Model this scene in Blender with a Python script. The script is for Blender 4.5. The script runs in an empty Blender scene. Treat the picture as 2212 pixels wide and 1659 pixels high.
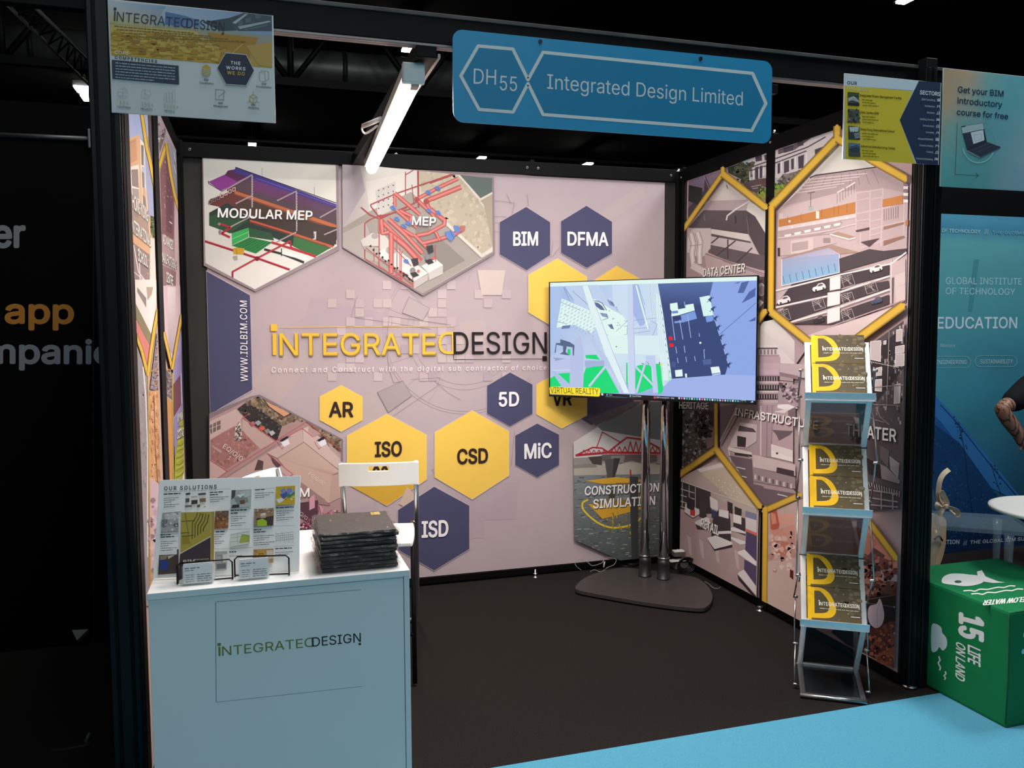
import bpy, bmesh, math, random, os
from math import sin, cos, pi, radians
from mathutils import Vector, Matrix
from mathutils.geometry import tessellate_polygon, delaunay_2d_cdt
S = bpy.context.scene
COL = S.collection

# ------------------------------------------------------------------ camera
F, YAW, PITCH, ROLL = 1791.612, 0.298416, 0.069827, -0.004715
CAM = Vector((0.376676, -2.848005, 1.561521))
FW = Vector((sin(YAW)*cos(PITCH), cos(YAW)*cos(PITCH), -sin(PITCH)))
_r = FW.cross(Vector((0, 0, 1))).normalized(); _u = _r.cross(FW)
RT = _r*cos(ROLL) + _u*sin(ROLL); UP = -_r*sin(ROLL) + _u*cos(ROLL)
cd = bpy.data.cameras.new('camera'); cam = bpy.data.objects.new('camera', cd); COL.objects.link(cam)
cd.sensor_width = 36; cd.lens = F*36/2212; cd.clip_start = .05; cd.clip_end = 200
cam.matrix_world = Matrix(((RT.x, UP.x, -FW.x, CAM.x), (RT.y, UP.y, -FW.y, CAM.y), (RT.z, UP.z, -FW.z, CAM.z), (0, 0, 0, 1)))
S.camera = cam
def ray(px, py): return FW + (px-1106)/F*RT - (py-829.5)/F*UP
def onpl(px, py, P, n):                       # where a sight line meets a real plane of the place
    d = ray(px, py); return CAM + d*((Vector(P)-CAM).dot(n)/d.dot(n))
def onX(px, py, X): return onpl(px, py, (X, 0, 0), Vector((1, 0, 0)))
def onY(px, py, Y): return onpl(px, py, (0, Y, 0), Vector((0, 1, 0)))
def onZ(px, py, Z): return onpl(px, py, (0, 0, Z), Vector((0, 0, 1)))

# ------------------------------------------------------------------ world, hall light, exposure
S.view_settings.view_transform = 'Standard'; S.view_settings.look = 'None'
S.view_settings.gamma = 1; S.view_settings.use_curve_mapping = False; S.view_settings.exposure = 0
w = bpy.data.worlds.new('hall_dark'); S.world = w; w.use_nodes = True
w.node_tree.nodes['Background'].inputs[0].default_value = (.35, .6, .8, 1)
w.node_tree.nodes['Background'].inputs[1].default_value = .004
def area(name, loc, target, size, power, color, sy=None):
    l = bpy.data.lights.new(name, 'AREA'); l.energy = power; l.color = color; l.size = size
    if sy: l.shape = 'RECTANGLE'; l.size_y = sy
    o = bpy.data.objects.new(name, l); COL.objects.link(o); o.location = loc
    o.rotation_euler = (Vector(target)-Vector(loc)).to_track_quat('-Z', 'Y').to_euler(); return o
area('hall_lamp_front', (1.0, -8.5, 5.5), (1.5, 0, 1.2), 6, 135, (.84, .97, 1.0), 3)
area('hall_lamp_above', (1.6, -1.7, 6.8), (1.6, -1.65, 0), 3, 95, (.88, .97, 1.0), 2)
area('hall_lamp_neighbour', (5.2, -.2, 5.2), (4.8, .9, 0), 1.2, 150, (.95, .97, 1.0))  # added fill light with no fixture, brightens the right-hand booth
area('hall_lamp_booth', (1.4, .25, 6.0), (1.4, 1.1, 0), 1.6, 125, (1.0, .88, .82))  # added warm fill from overhead, lifts the lower walls and the counter top

# ------------------------------------------------------------------ helpers
def lin(c):
    c /= 255; return c/12.92 if c <= .04045 else ((c+.055)/1.055)**2.4
def rgb(h): return tuple(lin(int(h[i:i+2], 16)) for i in (0, 2, 4)) + (1,)
MATS = {}
def mat(name, color='808080', rough=.5, metal=0, spec=.5, noise=0, nscale=20, bump=0, bscale=60, trans=0, alpha=1, coat=0, ior=1.5, emit=None, estr=0, stretch=None):
    if name in MATS: return MATS[name]
    m = bpy.data.materials.new(name); m.use_nodes = True; N = m.node_tree.nodes; L = m.node_tree.links
    b = N['Principled BSDF']; c = rgb(color)
    b.inputs['Base Color'].default_value = c; b.inputs['Roughness'].default_value = rough
    b.inputs['Metallic'].default_value = metal; b.inputs['Specular IOR Level'].default_value = spec
    b.inputs['Transmission Weight'].default_value = trans; b.inputs['Alpha'].default_value = alpha
    b.inputs['Coat Weight'].default_value = coat; b.inputs['IOR'].default_value = ior
    if emit: b.inputs['Emission Color'].default_value = rgb(emit); b.inputs['Emission Strength'].default_value = estr
    tc = N.new('ShaderNodeTexCoord')
    vec = tc.outputs['Object']
    if stretch:
        mp = N.new('ShaderNodeMapping'); mp.inputs['Scale'].default_value = stretch; L.new(vec, mp.inputs[0]); vec = mp.outputs[0]
    if noise:
        n = N.new('ShaderNodeTexNoise'); n.inputs['Scale'].default_value = nscale; n.inputs['Detail'].default_value = 5; L.new(vec, n.inputs[0])
        r = N.new('ShaderNodeValToRGB'); L.new(n.outputs[0], r.inputs[0])
        r.color_ramp.elements[0].position = .3; r.color_ramp.elements[1].position = .7
        r.color_ramp.elements[0].color = tuple(x*(1-noise) for x in c[:3])+(1,)
        r.color_ramp.elements[1].color = tuple(min(1, x*(1+noise)) for x in c[:3])+(1,)
        L.new(r.outputs[0], b.inputs['Base Color'])
    if bump:
        n = N.new('ShaderNodeTexNoise'); n.inputs['Scale'].default_value = bscale; n.inputs['Detail'].default_value = 4; L.new(vec, n.inputs[0])
        k = N.new('ShaderNodeBump'); k.inputs['Strength'].default_value = bump; k.inputs['Distance'].default_value = .01
        L.new(n.outputs[0], k.inputs['Height']); L.new(k.outputs[0], b.inputs['Normal'])
    MATS[name] = m; return m
def printmat(name, rough=.6, spec=.3, emit=0, bump=0, bscale=3, mottle=.05, coat=0):
    if name in MATS: return MATS[name]
    m = bpy.data.materials.new(name); m.use_nodes = True; N = m.node_tree.nodes; L = m.node_tree.links
    b = N['Principled BSDF']; a = N.new('ShaderNodeVertexColor'); a.layer_name = 'Col'
    b.inputs['Roughness'].default_value = rough; b.inputs['Specular IOR Level'].default_value = spec
    b.inputs['Coat Weight'].default_value = coat
    if emit:
        b.inputs['Base Color'].default_value = (.01, .01, .01, 1)
        L.new(a.outputs[0], b.inputs['Emission Color']); b.inputs['Emission Strength'].default_value = emit
        m.cycles.emission_sampling = 'NONE'
    else:
        tc = N.new('ShaderNodeTexCoord'); n = N.new('ShaderNodeTexNoise'); n.inputs['Scale'].default_value = 4; n.inputs['Detail'].default_value = 6
        L.new(tc.outputs['Object'], n.inputs[0])
        r = N.new('ShaderNodeMapRange'); r.inputs['To Min'].default_value = 1-mottle*2; r.inputs['To Max'].default_value = 1+mottle; L.new(n.outputs[0], r.inputs[0])
        v = N.new('ShaderNodeVectorMath'); v.operation = 'SCALE'; L.new(a.outputs[0], v.inputs[0]); L.new(r.outputs[0], v.inputs['Scale'])
        L.new(v.outputs[0], b.inputs['Base Color'])
        if bump:
            n2 = N.new('ShaderNodeTexNoise'); n2.inputs['Scale'].default_value = bscale; n2.inputs['Detail'].default_value = 1; L.new(tc.outputs['Object'], n2.inputs[0])
            k = N.new('ShaderNodeBump'); k.inputs['Strength'].default_value = bump; k.inputs['Distance'].default_value = .02
            L.new(n2.outputs[0], k.inputs['Height']); L.new(k.outputs[0], b.inputs['Normal'])
    MATS[name] = m; return m

WL = {}            # world place of each root (roots are never turned unless built in their own axes)
def tag(o, label=None, cat=None, group=None, kind=None):
    if label: o['label'] = label
    if cat: o['category'] = cat
    if group: o['group'] = group
    if kind: o['kind'] = kind
    return o
def thing(name, label, cat, loc=(0, 0, 0), group=None, kind=None, rz=0, local=False):
    o = bpy.data.objects.new(name, None); COL.objects.link(o); o.location = loc; o.rotation_euler = (0, 0, rz)
    o.empty_display_size = .1
    WL[o.name] = Vector((0, 0, 0)) if local else Vector(loc)
    return tag(o, label, cat, group, kind)
class MB:
    def __init__(s): s.bm = bmesh.new()
    def faces(s, vs, fs):
        v = [s.bm.verts.new(x) for x in vs]
        for f in fs:
            try: s.bm.faces.new([v[i] for i in f])
            except ValueError: pass
        return s
    def obox(s, c, ax, ay, az, sx, sy, sz, bev=0):
        c = Vector(c); ax, ay, az = Vector(ax).normalized()*sx/2, Vector(ay).normalized()*sy/2, Vector(az).normalized()*sz/2
        n0 = len(s.bm.faces)
        v = [s.bm.verts.new(c+ax*i+ay*j+az*k) for i in (-1, 1) for j in (-1, 1) for k in (-1, 1)]
        F_ = [(0, 1, 3, 2), (4, 6, 7, 5), (0, 4, 5, 1), (2, 3, 7, 6), (0, 2, 6, 4), (1, 5, 7, 3)]
        fs = [s.bm.faces.new([v[i] for i in f]) for f in F_]
        if bev:
            es = list({e for f in fs for e in f.edges})
            bmesh.ops.bevel(s.bm, geom=es, offset=bev, segments=2, profile=.6, affect='EDGES')
        return s
    def box(s, x0, x1, y0, y1, z0, z1, bev=0):
        return s.obox(((x0+x1)/2, (y0+y1)/2, (z0+z1)/2), (1, 0, 0), (0, 1, 0), (0, 0, 1), abs(x1-x0), abs(y1-y0), abs(z1-z0), bev)
    def tube(s, pts, r, n=10, closed=False, rs=None):
        pts = [Vector(p) for p in pts]; rings = []; up = None
        for i, p in enumerate(pts):
            a = pts[i-1] if (i or closed) else p; b = pts[(i+1) % len(pts)] if (i < len(pts)-1 or closed) else p
            t = (b-a).normalized()
            if up is None: up = t.orthogonal().normalized()
            up = (up-t*up.dot(t)).normalized(); q = t.cross(up); rr = rs[i] if rs else r
            rings.append([s.bm.verts.new(p+(up*cos(2*pi*k/n)+q*sin(2*pi*k/n))*rr) for k in range(n)])
        m = len(rings)
        for i in range(m if closed else m-1):
            A, B = rings[i], rings[(i+1) % m]
            for k in range(n):
                f = s.bm.faces.new((A[k], A[(k+1) % n], B[(k+1) % n], B[k])); f.smooth = True
        if not closed: s.bm.faces.new(rings[0][::-1]); s.bm.faces.new(rings[-1])
        return s
    def cyl(s, a, b, r, n=20, r2=None): return s.tube([a, b], r, n, rs=[r, r if r2 is None else r2])
    def lathe(s, c, prof, n=32):
        c = Vector(c); R = [[s.bm.verts.new(c+Vector((r*cos(2*pi*k/n), r*sin(2*pi*k/n), z))) for k in range(n)] for r, z in prof]
        for A, B in zip(R, R[1:]):
            for k in range(n):
                f = s.bm.faces.new((A[k], A[(k+1) % n], B[(k+1) % n], B[k])); f.smooth = True
        s.bm.faces.new(R[0][::-1]); s.bm.faces.new(R[-1]); return s
    def prism(s, pts, d):              # polygon (3-D points) pushed along d
        a = [s.bm.verts.new(p) for p in pts]; b = [s.bm.verts.new(Vector(p)+Vector(d)) for p in pts]; n = len(a)
        s.bm.faces.new(a); s.bm.faces.new(b[::-1])
        for i in range(n): s.bm.faces.new((a[i], b[i], b[(i+1) % n], a[(i+1) % n]))
        return s
    def build(s, name, m, parent=None, label=None, kind=None):
        bmesh.ops.recalc_face_normals(s.bm, faces=s.bm.faces)
        off = Vector((0, 0, 0))
        if parent is not None:
            off = WL.get(parent.name, Vector((0, 0, 0)))
            for v in s.bm.verts: v.co -= off
        me = bpy.data.meshes.new(name); s.bm.to_mesh(me); s.bm.free(); me.materials.append(m)
        o = bpy.data.objects.new(name, me); COL.objects.link(o)
        if parent is not None: o.parent = parent; WL[o.name] = off
        if label: o['label'] = label
        if kind: o['kind'] = kind
        return o
def smooth_closed(P, k=6):
    out = []; n = len(P)
    for i in range(n):
        p0, p1, p2, p3 = [Vector(P[(i+j) % n]) for j in (-1, 0, 1, 2)]
        for j in range(k):
            t = j/k; out.append(.5*((2*p1)+(p2-p0)*t+(2*p0-5*p1+4*p2-p3)*t*t+(3*p1-p0-3*p2+p3)*t**3))
    return out
def smooth_open(P, k=6):
    P = [Vector(p) for p in P]; Q = [2*P[0]-P[1]]+P+[2*P[-1]-P[-2]]; out = []
    for i in range(1, len(Q)-2):
        p0, p1, p2, p3 = Q[i-1:i+3]
        for j in range(k):
            t = j/k; out.append(.5*((2*p1)+(p2-p0)*t+(2*p0-5*p1+4*p2-p3)*t*t+(3*p1-p0-3*p2+p3)*t**3))
    return out+[P[-1]]

# ---- lettering
def _font():
    try:
        p = os.path.join(bpy.utils.resource_path('LOCAL'), 'datafiles', 'fonts', 'Inter.woff2')
        return bpy.data.fonts.load(p) if os.path.exists(p) else None
    except Exception: return None
FONT = _font(); _TC = {}
def glyphs(t, space=1):
    k = (t, space)
    if k in _TC: return _TC[k]
    def get(tt):
        c = bpy.data.curves.new('t', 'FONT'); c.body = tt; c.resolution_u = 3; c.space_character = space; c.fill_mode = 'NONE'
        if FONT: c.font = FONT
        o = bpy.data.objects.new('t', c); COL.objects.link(o); dg = bpy.context.evaluated_depsgraph_get(); dg.update()
        me = bpy.data.meshes.new_from_object(o.evaluated_get(dg))
        V = [(v.co.x, v.co.y) for v in me.vertices]; nx = {}
        for e_ in me.edges:
            for p_, r_ in (tuple(e_.vertices), tuple(e_.vertices)[::-1]): nx.setdefault(p_, []).append(r_)
        seen = set(); loops = []
        for s0 in range(len(V)):
            if s0 in seen or len(nx.get(s0, ())) != 2: continue
            lp = [s0]; seen.add(s0); cur = max(nx[s0]) if s0+1 not in nx[s0] else s0+1
            while cur not in seen: seen.add(cur); lp.append(cur); n_ = [v_ for v_ in nx[cur] if v_ not in seen]; cur = n_[0] if n_ else s0
            loops.append(lp)
        ed = [(lp[q_-1], lp[q_]) for lp in loops for q_ in range(len(lp))]
        r_ = delaunay_2d_cdt([Vector(v_) for v_ in V], ed, [], 0, 1e-6); bb = []
        for lp in loops: xs_ = [V[i][0] for i in lp]; ys_ = [V[i][1] for i in lp]; bb.append((min(xs_), max(xs_), min(ys_), max(ys_), lp))
        V2 = [(v_[0], v_[1]) for v_ in r_[0]]; T = []
        for f_ in r_[2]:
            cx_ = sum(V2[i][0] for i in f_)/3; cy_ = sum(V2[i][1] for i in f_)/3; wn = 0
            for x0_, x1_, y0_, y1_, lp in bb:
                if x0_ < cx_ < x1_ and y0_ < cy_ < y1_:
                    for q_ in range(len(lp)):
                        a_, b_ = V[lp[q_-1]], V[lp[q_]]
                        if (a_[1] <= cy_) != (b_[1] <= cy_) and cx_ < (b_[0]-a_[0])*(cy_-a_[1])/(b_[1]-a_[1])+a_[0]: wn += 1 if b_[1] > a_[1] else -1
            if wn: T.append(tuple(f_))
        V = V2
        bpy.data.objects.remove(o); bpy.data.curves.remove(c); bpy.data.meshes.remove(me); return V, T
    kh = 'H'
    if kh not in _TC:
        V, _ = get('H'); _TC[kh] = (min(v[1] for v in V), max(v[1] for v in V))
    h0, h1 = _TC[kh]; V, T = get(t); xs = [v[0] for v in V] or [0, 1]; x0, x1 = min(xs), max(xs)
    _TC[k] = ([((x-x0)/(x1-x0), (y-h0)/(h1-h0)) for x, y in V], T); return _TC[k]
def P2(s):
    if isinstance(s, str): return [tuple(float(a) for a in q.split(',')) for q in s.split()]
    return s
def clip_poly(poly, cl):
    a = sum(cl[i][0]*cl[(i+1) % len(cl)][1]-cl[(i+1) % len(cl)][0]*cl[i][1] for i in range(len(cl)))
    sg = 1 if a > 0 else -1
    for i in range(len(cl)):
        (x1, y1), (x2, y2) = cl[i], cl[(i+1) % len(cl)]
        def d(p): return sg*((x2-x1)*(p[1]-y1)-(y2-y1)*(p[0]-x1))
        out = []
        for j in range(len(poly)):
            p, q = poly[j-1], poly[j]; dp, dq = d(p), d(q)
            if (dp >= 0) != (dq >= 0):
                t = dp/(dp-dq); out.append(tuple(p[k]+(q[k]-p[k])*t for k in range(len(p))))
            if dq >= 0: out.append(q)
        poly = out
        if len(poly) < 3: return []
    return poly
def inside(p, poly):
    r = False
    for i in range(len(poly)):
        a, b = poly[i-1], poly[i]
        if (a[1] > p[1]) != (b[1] > p[1]) and p[0] < (b[0]-a[0])*(p[1]-a[1])/(b[1]-a[1])+a[0]: r = not r
    return r
class Pr:
    """flat printed artwork: every shape a coloured facet of one printed sheet; m maps artwork coordinates to the sheet"""
    def __init__(s, m, n, step=3e-5): s.m = m; s.n = Vector(n).normalized(); s.k = 1; s.step = step; s.V = []; s.Fc = []; s.C = []; s.o = (0, 0, 1); s.clip = None; s.gain = (1, 1, 1)
    def T(s, x, y, k, clip=None): s.o = (x, y, k); s.clip = P2(clip) if clip else None; return s
    def M(s, x, y): return s.m(s.o[0]+x/s.o[2], s.o[1]+y/s.o[2])
    def _emit(s, pts, cols):
        if s.clip:
            q = [(p[0], p[1])+tuple(c[:3]) for p, c in zip(pts, cols)]; q = clip_poly(q, s.clip)
            if len(q) < 3: return
            pts = [(a[0], a[1]) for a in q]; cols = [a[2:5]+(1,) for a in q]
        b = len(s.V); off = s.n*(s.k*s.step)
        s.V += [s.M(*p)+off for p in pts]; s.Fc.append(tuple(range(b, b+len(pts)))); s.C.append([tuple(c) for c in cols])
    def poly(s, col, pts, same=False):
        pts = P2(pts); c = rgb(col)
        for t in tessellate_polygon([[Vector((x, y, 0)) for x, y in pts]]): s._emit([pts[i] for i in t], [c]*3)
        s.k += 1; return s
    def grad(s, cols, pts):            # convex polygon, one colour per corner
        s._emit(P2(pts), [rgb(c) for c in cols]); s.k += 1; return s
    def line(s, col, w, pts, closed=False):
        pts = P2(pts); c = rgb(col)
        if closed: pts = pts+[pts[0]]
        for i in range(len(pts)-1):
            (x0, y0), (x1, y1) = pts[i], pts[i+1]; L = math.hypot(x1-x0, y1-y0) or 1; nx, ny = -(y1-y0)/L*w/2, (x1-x0)/L*w/2
            s._emit([(x0+nx, y0+ny), (x1+nx, y1+ny), (x1-nx, y1-ny), (x0-nx, y0-ny)], [c]*4)
            if (i < len(pts)-2 or closed) and w > 3:
                s.k += .3*(1+i % 2); s._emit([(x1+w/2*cos(a*pi/4), y1+w/2*sin(a*pi/4)) for a in range(8)], [c]*8); s.k -= .3*(1+i % 2)
        s.k += 1; return s
    def band(s, col, dark, w, pts, f=.45):      # stripe whose two rims fade into a printed dark edge
        pts = P2(pts); a, b = rgb(dark), rgb(col)
        for i in range(len(pts)-1):
            (x0, y0), (x1, y1) = pts[i], pts[i+1]; L = math.hypot(x1-x0, y1-y0) or 1; nx, ny = -(y1-y0)/L*w/2, (x1-x0)/L*w/2
            for u0, u1, ca, cb in ((-1, -f, a, b), (-f, f, b, b), (f, 1, b, a)):
                s._emit([(x0+nx*u0, y0+ny*u0), (x1+nx*u0, y1+ny*u0), (x1+nx*u1, y1+ny*u1), (x0+nx*u1, y0+ny*u1)], [ca, ca, cb, cb])
        s.k += 1
        for i in range(len(pts)):
            x1, y1 = pts[i]; s._emit([(x1+w*f/2*cos(q*pi/6), y1+w*f/2*sin(q*pi/6)) for q in range(12)], [b]*12)
        s.k += 1; return s
    def dot(s, col, x, y, r, n=12, ry=None):
        s._emit([(x+r*cos(a*2*pi/n), y+(ry or r)*sin(a*2*pi/n)) for a in range(n)], [rgb(col)]*n); s.k += 1; return s
    def rect(s, col, x0, y0, x1, y1): return s.poly(col, [(x0, y0), (x1, y0), (x1, y1), (x0, y1)])
    def text(s, col, t, p0, p1, top, bold=0, space=1, sh=None, shd=(2, 2)):
        if sh: s.text(sh, t, (p0[0]+shd[0], p0[1]+shd[1]), (p1[0]+shd[0], p1[1]+shd[1]), (top[0]+shd[0], top[1]+shd[1]), bold+.012, space)
        V, T = glyphs(t, space); a, b, c = s.M(*p0), s.M(*p1), s.M(*top); cc = rgb(col)
        ux, uy = (b-a).normalized(), (c-a).normalized(); r = max(0, bold)*(c-a).length*1.35
        sh_ = [(0, 0)] if r == 0 else [(cos(j*pi/4), sin(j*pi/4)) for j in range(8)]
        for dx, dy in sh_:                     # stroke thickened by overprinting
            k = len(s.V); off = s.n*(s.k*s.step)+(ux*dx+uy*dy)*r
            s.V += [a+(b-a)*x+(c-a)*y+off for x, y in V]
            for f in T: s.Fc.append(tuple(i+k for i in f)); s.C.append([cc]*3)
            s.k += .9
        s.k += 1; return s
    def greek(s, col, x0, y0, x1, y1, h, seed=0, dens=.8):   # one line of print too small to read
        R = random.Random(seed); L = math.hypot(x1-x0, y1-y0); ux, uy = (x1-x0)/L, (y1-y0)/L; t = 0
        while t < L:
            w_ = R.uniform(1.2, 5)*h; w_ = min(w_, L-t)
            a = (x0+ux*t, y0+uy*t); b = (a[0]+ux*w_, a[1]+uy*w_); hh = h*R.uniform(.75, 1)
            s._emit([a, b, (b[0]+uy*hh, b[1]-ux*hh), (a[0]+uy*hh, a[1]-ux*hh)], [rgb(col)]*4); t += w_+h*.55
        s.k += 1; return s
    def speck(s, cols, n, region, size, seed=1, asp=1, ang=None):
        reg = P2(region); R = random.Random(seed); X = [p[0] for p in reg]; Y = [p[1] for p in reg]; c = 0; tr = 0
        while c < n and tr < n*20:
            tr += 1; p = (R.uniform(min(X), max(X)), R.uniform(min(Y), max(Y)))
            if not inside(p, reg): continue
            a0 = R.uniform(0, 6.28) if ang is None else ang; r = size*R.uniform(.4, 1.2); k = R.randint(4, 6) if ang is None else 4
            if ang is None: q = [(p[0]+r*R.uniform(.6, 1)*cos(a0+i*6.28/k), p[1]+r*R.uniform(.6, 1)/asp*sin(a0+i*6.28/k)) for i in range(k)]
            else:
                ca, sa = cos(a0), sin(a0); q = [(p[0]+x*ca-y*sa, p[1]+x*sa+y*ca) for x, y in ((-r, -r/asp), (r, -r/asp), (r, r/asp), (-r, r/asp))]
            s._emit(q, [rgb(R.choice(cols))]*len(q)); c += 1
            if c % 12 == 0: s.k += 1
        s.k += 1; return s
    def logo(s, ca, cb, p0, p1, top, bold=0, lines=False, sh=None):
        def q(u, v): return (p0[0]+(p1[0]-p0[0])*u+(top[0]-p0[0])*v, p0[1]+(p1[1]-p0[1])*u+(top[1]-p0[1])*v)
        for (c, u0, u1, v0, v1) in ((ca, .0, .024, 1.1, 1.42), (ca, .006, .020, 0, 1), (cb, .984, 1.0, -.34, -.12)):
            s.poly(c, [q(u0, v0), q(u1, v0), q(u1, v1), q(u0, v1)])
        if lines:
            s.line(ca, lines, [q(.036, 1.27), q(.666, 1.27), q(.666, 0)]); s.line(cb, lines, [q(.662, .5), q(.662, -.25), q(.985, -.25)])
        if sh:
            d = .05
            s.text(sh, 'NTEGRATE', q(.033, -d), q(.598, -d), q(.033, 1-d), bold+.012)
        s.text(ca, 'NTEGRATE', q(.031, 0), q(.596, 0), q(.031, 1), bold)
        s.text(ca, 'D', q(.666, 0), q(.608, 0), q(.666, 1), bold); s.text(cb, 'DESIGN', q(.662, 0), q(1, 0), q(.662, 1), bold); return s
    def build(s, name, m, parent, label=None):
        off = WL.get(parent.name, Vector((0, 0, 0))) if parent is not None else Vector((0, 0, 0))
        me = bpy.data.meshes.new(name); me.from_pydata([v-off for v in s.V], [], s.Fc); me.materials.append(m)
        at = me.color_attributes.new('Col', 'FLOAT_COLOR', 'CORNER'); flat = []
        for c in s.C:
            for x in c: flat += list(x)
        at.data.foreach_set('color', flat); me.update()
        o = bpy.data.objects.new(name, me); COL.objects.link(o)
        if parent is not None: o.parent = parent; WL[o.name] = off
        if label: o['label'] = label
        return o
def PrX(X, n): return Pr(lambda x, y: onX(x, y, X), n)
def PrY(Y): return Pr(lambda x, y: onY(x, y, Y), (0, -1, 0))
# ------------------------------------------------------------------ materials
BLK = mat('black_anodised', '070708', .5, 0, .14, noise=.15, nscale=8)
BLKM = mat('black_matte_board', '2a2824', .62, 0, .4, noise=.12, nscale=5)
STEEL = mat('chrome', 'd0d0d4', .07, 1, noise=.02, nscale=5)
ALU = mat('brushed_aluminium', 'b8babc', .32, 1, noise=.06, nscale=40)
SCREW = mat('zinc_screw', 'c8c8c8', .3, 1, noise=.05)
WHITE = mat('white_laminate', 'eef0ee', .35, 0, .5, noise=.015, nscale=3)
PLW = mat('white_plastic', 'f4f1ea', .35, 0, .5, noise=.01, nscale=5)
BLKP = mat('black_plastic', '16161a', .4, 0, .5, noise=.1)
PRINT = printmat('matt_print', .6, .25, bump=.25, bscale=2.2, mottle=.045)
PAPER = printmat('satin_print', .45, .35, mottle=.02)
GLOSSP = printmat('gloss_print', .38, .22, mottle=.03)

# ------------------------------------------------------------------ hall: floor, aisle, ceiling
fl = MB().box(-14, 18, -.12, 30, -.05, 0).build('floor', mat('black_carpet', '23201e', .95, 0, .1, noise=.35, nscale=160, bump=.5, bscale=420)); fl['kind'] = 'structure'
a = MB(); a.box(-14, 18, -8, -.12, -.05, .004)
ai = a.build('floor_aisle', mat('blue_carpet', '529ab6', .95, 0, .1, noise=.12, nscale=220, bump=.4, bscale=500)); ai['kind'] = 'structure'
ce = MB().box(-14, 22, -8, 34, 7.6, 7.7).build('ceiling', mat('black_ceiling', '0b0b0d', .9)); ce['kind'] = 'structure'
wf = MB().box(-14, 22, 33.8, 34, 0, 7.6).build('wall_hall', mat('black_drape', '08080a', .9)); wf['kind'] = 'structure'

# ------------------------------------------------------------------ booth shell
H0, H1 = 2.469, 2.552
wb = thing('wall_back', None, None, (1.5, 2.03, 0), kind='structure')
MB().box(-.04, 3.04, 2.004, 2.05, .02, 2.55).build('panel', BLKM, wb)
def rail(p, *b): MB().box(*b, .003).build('rail', BLK, p)
rail(wb, -.03, 3.03, 1.985, 2.03, H0+.005, H1); rail(wb, 0, 3, 1.99, 2.03, .012, .052)
for x in (0.012, .965, 2.0, 2.985):
    if x in (.965,): continue
    m = MB()
    if x == 2.0: m.box(x-.012, x+.012, 1.984, 2.03, H0+.005, H1+.012, .002)
    else: m.box(x-.012, x+.012, 1.984, 2.03, .01, H1+.012, .002)
    m.build('post', BLK, wb)
def screw(parent, p, n, r=.006):
    p = Vector(p); n = Vector(n); q = n.orthogonal().normalized(); s_ = n.cross(q)
    MB().tube([p+(q*cos(k*pi/5)+s_*sin(k*pi/5))*r+n*.001 for k in range(10)], .0014, 6, closed=True).build('screw', SCREW, parent)
for x in (.06, .97, 1.965, 2.035, 2.93): screw(wb, (x, 1.984, 2.515), (0, -1, 0))
for x in (2.0, .9): MB().lathe((x, 1.955, 0), [(.019, .0), (.019, .004), (.006, .006), (.006, .02), (.014, .021), (.014, .026), (.005, .027), (.005, .05)], 18).build('levelling_foot', SCREW, wb)
wr = thing('wall_right', None, None, (3.03, 1, 0), kind='structure')
MB().box(3.004, 3.05, 0, 2.05, .02, 2.55).build('panel', BLKM, wr)
rail(wr, 2.992, 3.04, -.01, 2.0, H0+.004, H1); rail(wr, 2.996, 3.03, 0, 2, .012, .052)
MB().box(2.99, 3.02, .965, 1.035, .01, H1+.01, .003).build('post', BLK, wr)
MB().box(2.99, 3.02, 1.94, 1.985, .01, H1+.01, .003).build('post', BLK, wr)
for y in (1.02, .98): MB().cyl((3.0, y, H1+.008), (3.0, y, H1+.028), .007, 8).build('bolt', SCREW, wr)
screw(wr, (2.99, 1.0, 2.52), (-1, 0, 0)); screw(wr, (2.99, 1.96, 2.5), (-1, 0, 0)); screw(wr, (2.99, 1.96, .09), (-1, 0, 0), .005)
MB().lathe((2.975, 1.0, 0), [(.022, .0), (.022, .005), (.007, .007), (.007, .02), (.016, .021), (.016, .027)], 18).build('levelling_foot', SCREW, wr)
wl = thing('wall_left', None, None, (-.03, 1, 0), kind='structure')
MB().box(-.05, -.004, 0, 2.05, .02, 2.55).build('panel', BLKM, wl)
rail(wl, -.04, .008, -.01, 2.0, H0+.004, H1); rail(wl, -.03, .004, 0, 2, .012, .052)
MB().box(-.02, .010, .755, .92, .01, H1+.01, .003).build('post', BLK, wl); MB().box(-.02, .006, -.002, .085, .01, H1, .003).build('post', BLK, wl)
MB().box(-.02, .010, 1.94, 1.985, .01, H1+.01, .003).build('post', BLK, wl)
# front uprights with their grooves
POSTM = mat('post_extrusion', '0b0d10', .42, 0, .3, noise=.15, nscale=6)
for x0, nm, lab in ((3.0, 'frame_post', 'black grooved aluminium upright at the right front corner of the booth'), (-.085, 'frame_post', 'black aluminium upright at the left front corner of the booth, beside the counter')):
    t = thing(nm, lab, 'post', (x0+.03, -.03, 0))
    pw = .056 if x0 > 1 else .085; m = MB(); m.box(x0, x0+pw, -.054, -.004, .02, 2.64, .004); m.build('upright', POSTM, t)
    m = MB()
    for yy in (-.042, -.016):
        xx = x0 if x0 > 1 else x0+.085
        m.box(xx-.004, xx+.004, yy-.006, yy+.006, .03, 2.5, .002)
    for xx in (x0+pw*.25, x0+pw*.75): m.box(xx-.006, xx+.006, -.057, -.05, .03, 2.6, .002)
    m.build('ridge', BLK, t)
    MB().lathe((x0+.03, -.03, 0), [(.03, .0045), (.03, .01), (.01, .012), (.01, .022)], 16).build('foot', SCREW, t)
t = thing('frame_post', 'second dark upright belonging to the neighbouring booth, left of the blue institute banner', 'post', (3.08, -.03, 0))
MB().box(3.0615, 3.0985, -.054, -.004, .0, 2.52, .004).build('upright', POSTM, t); MB().box(3.074, 3.084, -.057, -.05, .03, 2.5, .002).build('ridge', BLK, t)
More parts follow.
